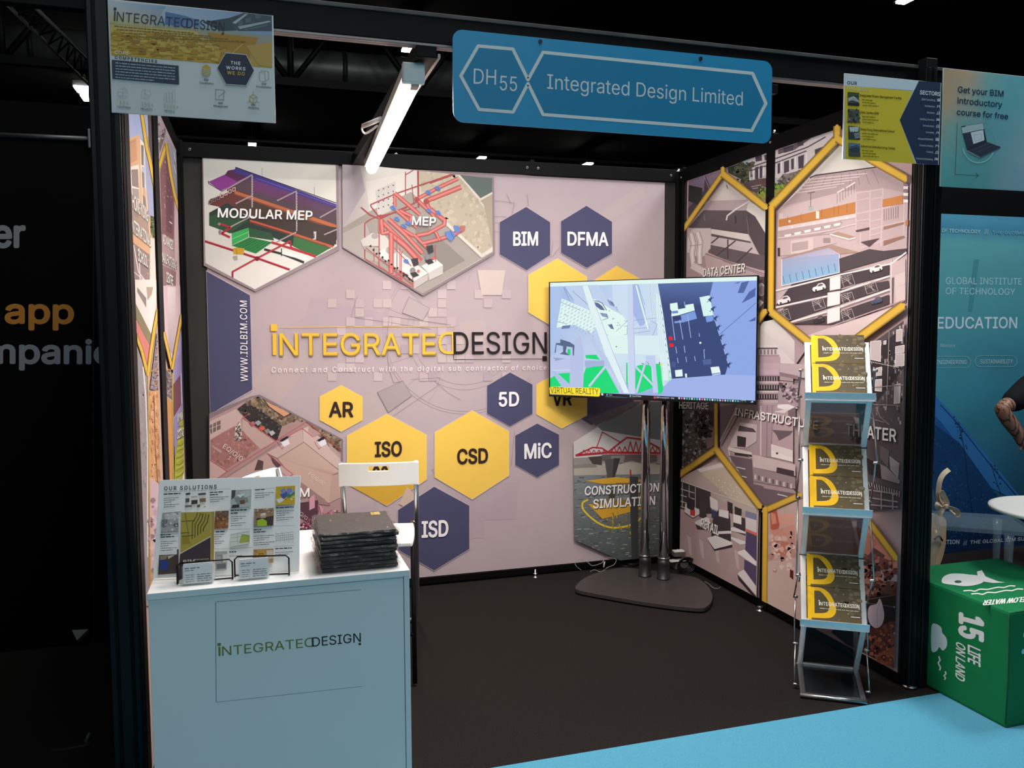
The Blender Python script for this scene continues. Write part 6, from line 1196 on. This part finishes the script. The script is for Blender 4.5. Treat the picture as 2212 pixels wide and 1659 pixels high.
for s_ in (-.016, rw+.016):
    for a_, b_ in zip(NODES, NODES[1:]):
        l_ = MB().tube([RW(s_, *a_), RW(s_+(.006 if s_ > 0 else -.006), *b_)], .0036, 8).build('link_rod', ALU, t)
    m = MB()
    for a_ in NODES: m.tube([RW(s_-.01, *a_), RW(s_+.01, *a_)], .006, 8)
    m.build('pivots', SCREW, t)
# magazines
CV = mat('olive_cover', '584c36', .4, noise=.1); YP = mat('yellow_pages', 'd8b020', .45, 0, .5, noise=.12, nscale=120, stretch=(1, 1, 30))
MW, MH, MT = .208, .140, .0052
mg = thing('magazine', 'x', 'magazine', (0, 0, 0), 'x', local=True)
MB().box(-MW/2+.001, MW/2, -MH/2, MH/2, 0, MT-.0004, .0008).build('pages', YP, mg)
q = Pr(lambda x, y: Vector(((x-.5)*MW, (y-.5)*MH, MT)), (0, 0, 1), 1e-5)
q.grad(['60543a', '584d36', '4c4334', '5c513a'], '0,0 1,0 1,1 0,1'); q.speck(['665b40', '4e4634', '6e6348', '584f38'], 30, '.5,.02 .98,.02 .98,.98 .5,.98', .09, 3)
q.poly('e8b818', '0,0 .06,0 .06,1 0,1')
q.poly('e4b41a', [(p.x, p.y) for p in smooth_open([(x, y, 0) for x, y in ((.05, .98), (.25, .97), (.40, .84), (.49, .6), (.53, .38), (.50, .2), (.38, .08), (.05, .05))], 4)])
q.poly('53482f', [(p.x, p.y) for p in smooth_open([(x, y, 0) for x, y in ((.12, .88), (.24, .86), (.35, .68), (.40, .5), (.38, .3), (.30, .22), (.12, .19))], 4)])
for k in range(7): q.line('8a6c14', .006, [(.12+k*.025, .99-k*.008), (.15+k*.025, .90-k*.01)])
q.line('4c4434', .012, '.5,.52 .70,.36 .82,.12'); q.line('4c4434', .01, '.62,.45 .99,.40')
q.dot('a89c78', .68, .82, .012, 8, .016); q.dot('a89c78', .87, .62, .012, 8, .016); q.dot('a89c78', .75, .25, .012, 8, .016)
q.logo('f4f0e4', 'f4f0e4', (.2, .44), (.965, .44), (.2, .55), .012); q.greek('c8c0a8', .22, .36, .95, .36, .02, 2); q.line('ece8dc', .016, '.80,.17 .97,.17')
q.build('cover', GLOSSP, mg, 'olive cover with a large yellow letter')
SH = {6: 'highest', 4: 'middle', 2: 'lowest'}
first = True
for k in (6, 4, 2):
    (d0, z0), (d1, z1) = ZZ[k], ZZ[k+1]; dr = (RW(0, d1, z1)-RW(0, d0, z0)); dr.normalize(); nn_ = re_.cross(dr).normalized()
    if nn_.dot(rb) > 0: nn_ = -nn_
    for row, nm in ((0, 'front'), (1, 'rear')):
        for j in range(5):
            if first: o = mg; first = False
            else:
                o = mg.copy(); COL.objects.link(o)
                for ch_ in mg.children: c_ = ch_.copy(); COL.objects.link(c_); c_.parent = o
            jr = random.Random(k*50+row*9+j)
            p = RW(.026+MW/2+jr.uniform(-.001, .001), d0, z0)+dr*(.008+MH/2+row*(MH+.003))+nn_*(.0065+j*(MT+.0012)+(0 if row else .0))
            M_ = Matrix((re_, dr, re_.cross(dr))).transposed()
            if re_.cross(dr).dot(nn_) < 0: M_ = Matrix((re_, dr, nn_)).transposed()
            o.location = p; o.rotation_euler = M_.to_euler()
            pos = {0: 'undermost', 1: 'second from below', 2: 'middle', 3: 'second from the top', 4: 'topmost'}[j]
            o['label'] = 'yellow-olive magazine, %s in the %s pile, %s rack shelf' % (pos, 'lower' if row == 0 else 'upper', SH[k]); o['group'] = 'magazines in the brochure rack'

# ================================================================== neighbouring booth, right
t = bpy.data.objects.new('wall_far_right', None); COL.objects.link(t); t['kind'] = 'structure'; t.location = (5.2, 1.65, 0); WL[t.name] = Vector(t.location)
MB().box(3.6, 7.2, 1.62, 1.68, 0, 2.62).build('panel', mat('black_banner', '040405', .9, 0, .08), t)
t = thing('wall_graphic', 'teal and blue printed banner with the word EDUCATION behind the right booth', 'banner', (5.3, 1.6, 1.2))
MB().box(4.3, 6.4, 1.601, 1.612, .0, 2.286).build('sheet', mat('banner_cloth', '2a6c80', .6), t)
q = PrY(1.5995); b = Pr(lambda x, y: Vector((x, 1.6, y)), (0, -1, 0))
rows = [(2.286, '4a8ca4', '356c90'), (2.2, '3c7c96', '3a7690'), (2.1, '56989c', '4c8c98'), (1.6, '4a949c', '3c8090'), (1.1, '3c8c9c', '28688c'), (.6, '2c6c88', '1c5070'), (0.0, '143c60', '102c48')]
for (za, la, ra), (zb, lb, rb_) in zip(rows, rows[1:]): b.grad([la, ra, rb_, lb], [(4.3, za), (6.4, za), (6.4, zb), (4.3, zb)])
q.k = 10; q.T(1960, 560, 2.6746)
q.poly('3f8088', '385,0 415,0 375,300 350,300')
LT = '9cc0c8'
q.text(LT, 'GLOBAL INSTITUTE', (222, 143), (660, 147), (223, 104), -.018); q.text(LT, 'OF TECHNOLOGY', (221, 202), (622, 206), (222, 164), -.018)
q.text('b8ccd8', 'EDUCATION', (172, 400), (632, 398), (174, 335), .02)
q.text('9cbcc8', 'Marters', (190, 508), (274, 509), (193, 488)); q.text('a4c4cc', 'ENGINEERING', (165, 607), (342, 605), (165, 584), .012); q.text('a4c4cc', 'SUSTAINABILITY', (421, 603), (607, 602), (421, 580), .012)
def pill(x0, y0, x1, y1): r_ = (y1-y0)/2; cy_ = (y0+y1)/2; q.line('8cb4bc', 2.5, [(x0+r_+r_*cos(pi/2+a*pi/8), cy_+r_*sin(pi/2+a*pi/8)) for a in range(9)]+[(x1-r_+r_*cos(-pi/2+a*pi/8), cy_+r_*sin(-pi/2+a*pi/8)) for a in range(9)], True)
pill(100, 562, 366, 628); pill(390, 558, 633, 622)
q.poly('2c6ca8', '140,760 190,820 270,900 660,1380 640,1400 480,1320 140,900'); q.poly('1c508c', '140,890 190,935 540,1400 600,1500 140,1500'); q.poly('123c68', '140,940 300,1060 540,1400 560,1560 140,1560'); q.poly('0e2c50', '100,1480 674,1500 720,1620 720,1680 100,1700')
q.speck(['1a4878', '16406c', '0e3054', '20507c'], 260, '150,960 300,1080 540,1400 560,1620 150,1640', 8, 4)
q.speck(['284c74', '3c6488'], 120, '150,1300 540,1420 660,1620 150,1660', 5, 6, 2, ang=.4)
q.line('103050', 4, '295,940 330,1110 350,1300 380,1490'); q.line('0c2848', 3, '190,840 300,960 480,1190 640,1380'); q.line('103050', 3, '480,1180 540,1360'); q.speck(['0c1c30', '182c44'], 26, '260,900 300,930 350,1110 320,1100', 5, 8); q.speck(['0c1c30', '182c44'], 26, '480,1170 520,1200 560,1330 500,1300', 5, 9)
q.text('c0ccd8', 'EDUCATION', (120, 1648), (298, 1643), (120, 1625), .02); q.text('c0ccd8', '///', (320, 1650), (342, 1648), (322, 1628)); q.text('c0ccd8', 'THE GLOBAL BIM SUMMIT', (360, 1645), (760, 1618), (362, 1625), .02)
q.T(1800, 120, 3.770)
q.text(LT, 'OF TECHNOLOGY', (880, 1438), (1195, 1448), (880, 1410), .008); q.text(LT, '///', (1225, 1450), (1262, 1451), (1228, 1415)); q.text('6c9cac', 'THE GLOBAL', (1292, 1452), (1560, 1458), (1292, 1428), .008)
b.V += q.V; n0 = len(b.V)-len(q.V); b.Fc += [tuple(i+n0 for i in f) for f in q.Fc]; b.C += q.C
b.build('printed_face', PRINT, t)
# green cube seat
t = thing('cube_seat', 'green fabric cube seat printed 15 LIFE ON LAND, on the blue carpet', 'pouf', (3.39, -.145, 0))
gm = mat('green_fabric', '08703f', .6, 0, .25, noise=.05, nscale=6, bump=.5, bscale=7)
X0, X1, Y0, Y1, ZT = 3.10, 3.69, -.445, .155, .462
m = MB(); m.box(X0, X1, Y0, Y1, .004, ZT, .012); m.build('cover', gm, t)
m = MB(); m.tube([(X0+.004, Y0+.004, .02), (X0+.006, Y0+.002, .2), (X0+.002, Y0+.004, ZT-.02), (X0+.03, Y0+.004, ZT-.004), (X1, Y0+.004, ZT-.003)], .0028, 6); m.build('seam', mat('dark_green_seam', '0a4c28', .7), t)
WT = 'dcdcd8'
q = Pr(lambda x, y: onX(x, y, X0-.0006), (-1, 0, 0)); q.T(1960, 1150, 3.258)
q.text(WT, '15', (380, 578), (372, 690) if 0 else (370, 700), (530, 592), .03) if 0 else None
q.text(WT, '15', (370, 570), (368, 722), (532, 612), .04); q.text(WT, 'ON LAND', (345, 765), (340, 1020), (408, 800), .02); q.text(WT, 'LIFE', (428, 790), (428, 908), (514, 828), .02)
q.build('side_lettering', PAPER, t, 'white 15 LIFE ON LAND lettering')
q = Pr(lambda x, y: onX(x, y, X0-.0006), (-1, 0, 0)); q.T(1960, 1150, 3.258)
q.poly('c8d4d4', [(p.x, p.y) for p in smooth_closed([(x, y, 0) for x, y in ((170, 660), (205, 645), (240, 672), (245, 705), (275, 745), (278, 800), (250, 832), (225, 808), (205, 835), (170, 830))], 4)])
q.build('tree_print', PAPER, t, 'pale tree crown print')
for w_, p_ in ((11, '222,872 230,900 217,918 232,950 228,972'), (9, '266,978 272,995 258,1008 268,1024 262,1038')):
    q = Pr(lambda x, y: onX(x, y, X0-.0006), (-1, 0, 0)); q.T(1960, 1150, 3.258); q.line(WT, w_, p_); q.build('bird_print', PAPER, t, 'small white bird print')
q = Pr(lambda x, y: onZ(x, y, ZT+.0006), (0, 0, 1)); q.T(1960, 1150, 3.258)
q.poly(WT, [(p.x, p.y) for p in smooth_closed([(x, y, 0) for x, y in ((247, 355), (252, 315), (300, 292), (370, 290), (440, 297), (500, 305), (535, 330), (530, 352), (480, 370), (410, 378), (330, 370))], 4)])
q.poly(WT, '495,310 490,275 525,266 550,310 640,345 690,352 600,356 530,345'); q.dot('3c5c48', 357, 347, 26, 14, 10)
q.build('whale_print', PAPER, t, 'white whale print')
for y0 in (0, 22):
    q = Pr(lambda x, y: onZ(x, y, ZT+.0006), (0, 0, 1)); q.T(1960, 1150, 3.258); q.line(WT, 8, [(p.x, p.y) for p in smooth_open([(x+y0*2.5, y+y0, 0) for x, y in ((395, 412), (440, 408), (475, 414), (510, 400), (560, 402), (590, 396), (640, 386), (680, 388), (720, 376), (760, 378))], 3)]); q.build('wave_print', PAPER, t, 'white wavy line')
q = Pr(lambda x, y: onZ(x, y, ZT+.0006), (0, 0, 1)); q.T(1960, 1150, 3.258)
q.text(WT, 'BELOW WATER', (860, 452), (545, 478), (850, 486), .02)
q.build('top_lettering', PAPER, t, 'white BELOW WATER lettering')
q = Pr(lambda x, y: Vector((x, Y0-.0006, y)), (0, -1, 0))
q.text('a8d4e4', '15', (X0+.07, .295), (X0+.20, .295), (X0+.075, .385), .04); q.text('a8d4e4', 'LIFE', (X0+.23, .35), (X0+.33, .35), (X0+.23, .385), .02); q.text('a8d4e4', 'ON LAND', (X0+.23, .295), (X0+.45, .295), (X0+.23, .33), .02)
q.poly('a8d4e4', [(X0+.10, .16), (X0+.16, .12), (X0+.5, .12), (X0+.5, .09), (X0+.16, .09)]); q.dot('a8d4e4', X0+.33, .2, .07)
q.build('front_print', PAPER, t, 'pale blue lettering on the front')
# round table
t = thing('round_table', 'round white table cut by the right edge of the picture', 'table', (3.83, -.06, 0))
MB().lathe((3.83, -.06, .71), [(.28, 0), (.298, .006), (.30, .012), (.298, .019), (.28, .022)], 64).build('tabletop', PLW, t)
MB().lathe((3.83, -.06, .0), [(.13, .005), (.13, .012), (.03, .02), (.022, .05), (.022, .69), (.05, .71)], 32).build('pedestal', mat('silver_tube', 'c4c4c6', .28, .9), t)
t = thing('leaflet', 'pale blue leaflet lying on the round white table at the right edge', 'leaflet', (3.66, -.12, .733)); MB().obox((3.70, -.13, .7335), (1, .3, 0), (-.3, 1, 0), (0, 0, 1), .10, .15, .002).build('sheet', mat('pale_blue_paper', 'b4c8d4', .5), t)
# clear chair with bow
GL = mat('clear_polycarbonate', 'a8c4d0', .04, alpha=.16, spec=1.0, noise=.02, coat=.6)
t = thing('clear_chair', 'transparent plastic chair seen from the side behind the green cube', 'chair', (4.05, .72, 0))
ff = Vector((.80, -.60, 0)); ss = Vector((.60, .80, 0)); o_ = Vector((3.91, .735, 0))
def CW(f_, s_, z): return o_+ff*f_+ss*s_+Vector((0, 0, z))
m = MB(); m.prism([CW(.0, 0, .44), CW(.44, -.01, .44), CW(.46, .2, .44), CW(.44, .41, .44), CW(0, .4, .44)], (0, 0, .022)); m.build('seat', GL, t)
arch = [CW(-.0, .02, .45), CW(-.03, .01, .6), CW(-.06, .02, .74), CW(-.08, .08, .86), CW(-.09, .2, .915), CW(-.08, .32, .86), CW(-.06, .38, .74), CW(-.03, .39, .6), CW(0, .38, .45)]
sm = smooth_open(arch, 5); MB().tube(sm, .014, 12).build('back_frame', GL, t)
m = MB(); m.prism(sm[2:-2], ff*.006); m.build('backrest', GL, t)
for f_, s_ in ((0, .02), (.34, .0), (0, .38), (.36, .40)): MB().tube([CW(f_, s_, .44), CW(f_+(.0 if f_ else -.03), s_, .2), CW(f_+(.02 if f_ else -.08), s_, .0)], .018, 12, rs=[.024, .018, .014]).build('leg', GL, t)
t = thing('ribbon_bow', 'beige ribbon bow tied round the back of the transparent chair', 'ribbon', onY(2045, 1095, .70))
rib = mat('beige_ribbon', 'd8c0a4', .5, noise=.1)
def ribbon(pts, w_, nm):
    P = smooth_open([onY(x, y, .70+dy) for x, y, dy in pts], 5); m = MB(); vs = []; 
    for i, p in enumerate(P): d_ = (P[min(i+1, len(P)-1)]-P[max(i-1, 0)]).normalized(); s_ = d_.cross(Vector((0, 1, 0))); s_ = (s_.normalized() if s_.length > 1e-4 else Vector((1, 0, 0)))*w_/2; vs += [p-s_+Vector((0, .008, 0)), p+s_-Vector((0, .008, 0))]
    m.faces(vs, [(2*i, 2*i+2, 2*i+3, 2*i+1) for i in range(len(P)-1)]); o = m.build(nm, rib, t); so = o.modifiers.new('s', 'SOLIDIFY'); so.thickness = .0015
ribbon(((2050, 1014, 0), (2038, 1024, 0), (2030, 1040, 0), (2027, 1065, 0), (2028, 1090, 0)), .02, 'band')
ribbon(((2040, 1093, -.01), (2030, 1075, -.02), (2033, 1062, -.02), (2045, 1085, -.02), (2042, 1095, -.01)), .022, 'loop'); ribbon(((2040, 1093, -.01), (2026, 1088, -.03), (2028, 1098, -.03), (2042, 1095, -.01)), .02, 'loop')
ribbon(((2042, 1095, -.02), (2056, 1098, -.03), (2068, 1104, -.03), (2070, 1112, -.03), (2062, 1112, -.02), (2050, 1100, -.02)), .018, 'loop'); ribbon(((2040, 1095, -.02), (2033, 1105, -.02), (2030, 1115, -.02)), .018, 'tail')
MB().obox(onY(2043, 1094, .675), (1, 0, .2), (0, 1, 0), (0, 0, 1), .02, .018, .022, .004).build('knot', rib, t)
t = thing('tote_bag', 'beige tote bag hanging behind the transparent chair, beside the dark upright', 'bag', onY(2028, 1200, 1.25))
bx0, bx1 = onY(1995, 1150, 1.25).x, onY(2044, 1150, 1.25).x; bz1, bz0 = onY(2030, 1118, 1.25).z, onY(2030, 1226, 1.25).z
m = MB(); m.prism(smooth_closed([Vector((bx0, 1.25, bz1)), Vector((bx1-.02, 1.25, bz1)), Vector((bx1, 1.25, bz1-.1)), Vector((bx1-.01, 1.25, bz0+.1)), Vector((bx1-.06, 1.25, bz0)), Vector((bx0, 1.25, bz0))], 4), (0, .09, 0)); m.build('pouch', mat('beige_canvas', 'c8ac88', .8, noise=.08, nscale=40), t)
MB().tube(smooth_open([onY(2018, 1165, 1.24), onY(2028, 1158, 1.235), onY(2036, 1168, 1.24)], 5), .006, 6).build('strap', BLKP, t)

# ================================================================== person at the right edge
def skin(name, V, E_, Rr, m, parent, sub=2, root=0):
    off = WL.get(parent.name, Vector()); me = bpy.data.meshes.new(name); me.from_pydata([Vector(v)-off for v in V], E_, []); me.materials.append(m)
    o = bpy.data.objects.new(name, me); COL.objects.link(o); o.parent = parent; WL[o.name] = off
    o.modifiers.new('skin', 'SKIN'); o.modifiers['skin'].use_smooth_shade = True; su = o.modifiers.new('sub', 'SUBSURF'); su.levels = su.render_levels = sub
    sk = me.skin_vertices[0].data if me.skin_vertices else None
    if sk is None:
        bm = bmesh.new(); bm.from_mesh(me); bm.verts.layers.skin.verify(); bm.to_mesh(me); bm.free(); sk = me.skin_vertices[0].data
    for i, r in enumerate(Rr): sk[i].radius = (r if isinstance(r, tuple) else (r, r)); sk[i].use_root = (i == root)
    return o
t = thing('person', 'person in a black T-shirt with a tattooed bent forearm at the right edge', 'person', (5.1, 1.1, 0))
EL = onY(2162, 884, 1.02); UA = onY(2212, 852, 1.04); d_ = (UA-EL).normalized(); SHL = EL+d_*.30; WR = onY(2212, 955, .98); f_ = (WR-EL).normalized(); WR = EL+f_*.25
cx = SHL.x+.19; by = 1.10
V = [(cx+.24, by+.05, .60), (cx+.18, by+.04, .80), (cx+.07, by+.02, SHL.z-.10), (cx, by, SHL.z+.05), (cx, by-.02, SHL.z+.13), (cx, by-.05, SHL.z+.25),
     tuple(SHL), tuple(EL.lerp(SHL, .12)), tuple(EL), tuple(EL+f_*.09), tuple(WR), tuple(WR+f_*.05),
     (cx+.19, by, SHL.z), (cx+.34, by-.06, SHL.z-.2), (cx+.30, by-.22, SHL.z-.35), (cx+.27, by-.27, SHL.z-.38),
     (cx+.14, by+.02, .58), (cx+.20, by-.38, .60), (cx+.22, by-.36, .34), (cx+.22, by-.32, .09), (cx+.22, by-.44, .04),
     (cx+.34, by+.02, .58), (cx+.48, by-.32, .60), (cx+.50, by-.30, .34), (cx+.50, by-.26, .09), (cx+.50, by-.38, .04)]
E_ = [(0, 1), (1, 2), (2, 3), (3, 4), (4, 5), (3, 6), (6, 7), (7, 8), (8, 9), (9, 10), (10, 11), (3, 12), (12, 13), (13, 14), (14, 15), (0, 16), (16, 17), (17, 18), (18, 19), (19, 20), (0, 21), (21, 22), (22, 23), (23, 24), (24, 25)]
Rr = [(.16, .12), (.14, .10), (.17, .11), (.07, .07), .05, (.085, .10), .058, .048, .050, .048, .030, (.034, .018), .058, .046, .03, (.036, .018), .085, .062, .055, .038, .035, .085, .062, .055, .038, .035]
hp = WR+f_*.05; side = Vector((1, -.2, .1)).normalized()
for q_, (o2, l_) in enumerate(((-.026, .070), (-.009, .080), (.009, .076), (.026, .060))):
    a_ = hp+side*o2+f_*.02; b_ = a_+f_*l_*.55+Vector((0, -.006, -.006)); c_ = b_+f_*l_*.4+Vector((0, .0, -.018)); i0 = len(V); V += [tuple(a_), tuple(b_), tuple(c_)]; E_ += [(11, i0), (i0, i0+1), (i0+1, i0+2)]; Rr += [.010, .0085, .007]
i0 = len(V); V += [tuple(WR+side*-.035+f_*.03), tuple(WR+side*-.06+f_*.06)]; E_ += [(10, i0), (i0, i0+1)]; Rr += [.011, .009]
SK = mat('tanned_skin', '8c6450', .5, 0, .4, noise=.1, nscale=30)
nt = SK.node_tree; vo = nt.nodes.new('ShaderNodeTexWave'); vo.inputs['Scale'].default_value = 9; vo.inputs['Distortion'].default_value = 14; vo.inputs['Detail'].default_value = 3
rp = nt.nodes.new('ShaderNodeValToRGB'); rp.color_ramp.elements[0].position = .12; rp.color_ramp.elements[1].position = .24; rp.color_ramp.elements[0].color = (.22, .22, .24, 1)
mx = nt.nodes.new('ShaderNodeMix'); mx.data_type = 'RGBA'; mx.blend_type = 'MULTIPLY'; mx.inputs[0].default_value = 1
nt.links.new(vo.outputs[0], rp.inputs[0]); nt.links.new(nt.nodes['Color Ramp'].outputs[0] if 'Color Ramp' in nt.nodes else vo.outputs[0], mx.inputs[6]); nt.links.new(rp.outputs[0], mx.inputs[7]); nt.links.new(mx.outputs[2], nt.nodes['Principled BSDF'].inputs['Base Color'])
skin('body', V, E_, Rr, SK, t)
SHM = mat('black_cotton', '0c0c0e', .85, 0, .2, bump=.3, bscale=12)
V2 = [(cx+.24, by+.05, .62), (cx+.18, by+.04, .80), (cx+.07, by+.02, SHL.z-.10), (cx, by, SHL.z+.07), tuple(SHL), tuple(EL.lerp(SHL, .52)), tuple(EL.lerp(SHL, .16)), (cx+.19, by, SHL.z), (cx+.30, by-.04, SHL.z-.13)]
skin('t_shirt', V2, [(0, 1), (1, 2), (2, 3), (3, 4), (4, 5), (5, 6), (3, 7), (7, 8)], [(.15, .125), (.15, .12), (.17, .13), (.075, .075), (.10, .11), .074, .066, .075, .065], SHM, t)
V3 = [V[0], V[16], V[17], V[18], V[19], V[21], V[22], V[23], V[24]]
skin('trousers', V3, [(0, 1), (1, 2), (2, 3), (3, 4), (0, 5), (5, 6), (6, 7), (7, 8)], [(.13, .12), .09, .072, .065, .055, .09, .072, .065, .055], mat('dark_denim', '1c2230', .8), t)
hd = Vector(V[5])+Vector((0, 0, .02))
m = MB(); m.lathe((0, 0, 0), [(.01, -.12), (.045, -.105), (.062, -.06), (.072, 0), (.076, .05), (.06, .10), (.02, .122)], 20)
for v in m.bm.verts: v.co = Vector((v.co.x, v.co.y*1.15, v.co.z))+hd
m.tube([hd+Vector((0, -.078, .01)), hd+Vector((0, -.102, -.022)), hd+Vector((0, -.080, -.032))], .011, 8)
for s_ in (-1, 1): m.tube([hd+Vector((s_*.072, .0, .015)), hd+Vector((s_*.080, .008, 0)), hd+Vector((s_*.072, 0, -.02))], .012, 8)
m.build('head', SK, t)
m = MB()
for s_ in (-1, 1): m.lathe(hd+Vector((s_*.028, -.076, .01)), [(.002, -.008), (.009, -.003), (.009, .003), (.002, .008)], 10)
m.build('eyes', mat('eye_white', 'e8e4e0', .3), t); MB().tube([hd+Vector((-.024, -.074, -.058)), hd+Vector((0, -.083, -.056)), hd+Vector((.024, -.074, -.058))], .005, 8).build('mouth', mat('lip', '884c44', .5), t)
m = MB(); m.lathe((0, 0, 0), [(.074, .03), (.082, .07), (.066, .118), (.02, .136)], 20)
for v in m.bm.verts: v.co = Vector((v.co.x, v.co.y*1.15+.012, v.co.z))+hd
m.build('hair', mat('dark_hair', '1c1410', .7), t)
m = MB()
for i in (20, 25): p = Vector(V[i]); m.obox(p+Vector((0, .03, .0)), (1, 0, 0), (0, 1, 0), (0, 0, 1), .09, .27, .07, .02)
m.build('shoe', BLKP, t)
t = thing('bar_stool', 'dark stool under the person in black at the right edge', 'stool', (cx+.24, by+.06, 0))
MB().lathe((cx+.24, by+.06, 0), [(.2, .005), (.2, .014), (.025, .03), (.025, .39), (.15, .40), (.16, .415), (.15, .43)], 28).build('body', BLKP, t)

# ================================================================== neighbouring booth, left
t = bpy.data.objects.new('wall_far_left', None); COL.objects.link(t); t['kind'] = 'structure'; t.location = (-2, 1.6, 0); WL[t.name] = Vector(t.location)
MB().box(-5, -.06, 1.61, 1.66, .0, 2.62).build('panel', mat('black_banner', '040405', .9, 0, .08), t)
MB().tube([onY(0, 292, 1.6), onY(192, 300, 1.6)], .012, 8).build('top_rail', DK, t); MB().obox(onY(197, 300, 1.6), (1, 0, 0), (0, 1, 0), (0, 0, 1), .025, .03, .09, .004).build('rail_end', mat('rail_grey', '6c7074', .5, .4), t)
t = thing('wall_graphic', 'black banner with large grey and orange words on the neighbouring wall at the left', 'banner', (-1, 1.6, 1.3))
MB().box(-2.6, -.062, 1.6, 1.608, .1, 2.5).build('sheet', mat('black_banner', '040405', .9, 0, .08), t)
q = PrY(1.5992); q.T(0, 480, 3.95)
q.text('84888c', 'er', (-50, 210), (207, 210), (-50, -22), .035); q.text('b87828', 'app', (50, 858), (622, 860), (50, 655), .035)
q.text('84888c', 'mpanie', (-120, 1200), (960, 1205), (-120, 1000), .035); q.line('303038', 3, '797,-800 797,3600')
q.build('lettering', PAPER, t)
p = onZ(152, 1607, .01); t = thing('stand_foot', 'flat silver foot of a banner stand on the dark floor at the lower left', 'foot', p)
m = MB(); m.prism(smooth_closed([p+Vector(v) for v in ((-.065, -.02, 0), (-.055, .012, 0), (0, .016, 0), (.065, .012, 0), (.068, -.012, 0), (0, -.026, 0))], 4), (0, 0, -.008)); m.build('plate', ALU, t); MB().cyl(p+Vector((.05, 0, 0)), p+Vector((.065, .01, .03)), .008, 8).build('stub', DK, t)
p = onY(172, 1371, 1.55); t = thing('paper_scrap', 'folded grey paper standing against the foot of the left neighbouring wall', 'paper', (p.x, 1.56, p.z))
MB().prism([onY(155, 1361, 1.55), onY(191, 1359, 1.55), onY(166, 1383, 1.55)], (0, .03, -.02)).build('fold', mat('grey_paper', '9a9a96', .7), t)

# white plastic strip lying on the corner of the frame
t = thing('cable_clip', 'white plastic cable piece lying on top of the back right frame corner', 'cable', onY(1455, 370, 1.98))
m = MB(); Yc = 1.99
for a_, b_ in ((1412, 1427), (1432, 1440), (1446, 1462)): m.tube([onY(a_, 371, Yc), onY((a_+b_)/2, 370, Yc), onY(b_, 371.5, Yc)], .004, 8)
m.tube([onY(1460, 371, Yc), onY(1466, 368, Yc), onY(1476, 368, Yc), onY(1486, 367, Yc)], .006, 8, rs=[.004, .011, .010, .002]); m.tube([onY(1412, 373, Yc), onY(1462, 373.5, Yc)], .002, 6)
m.build('strip', PLW, t)
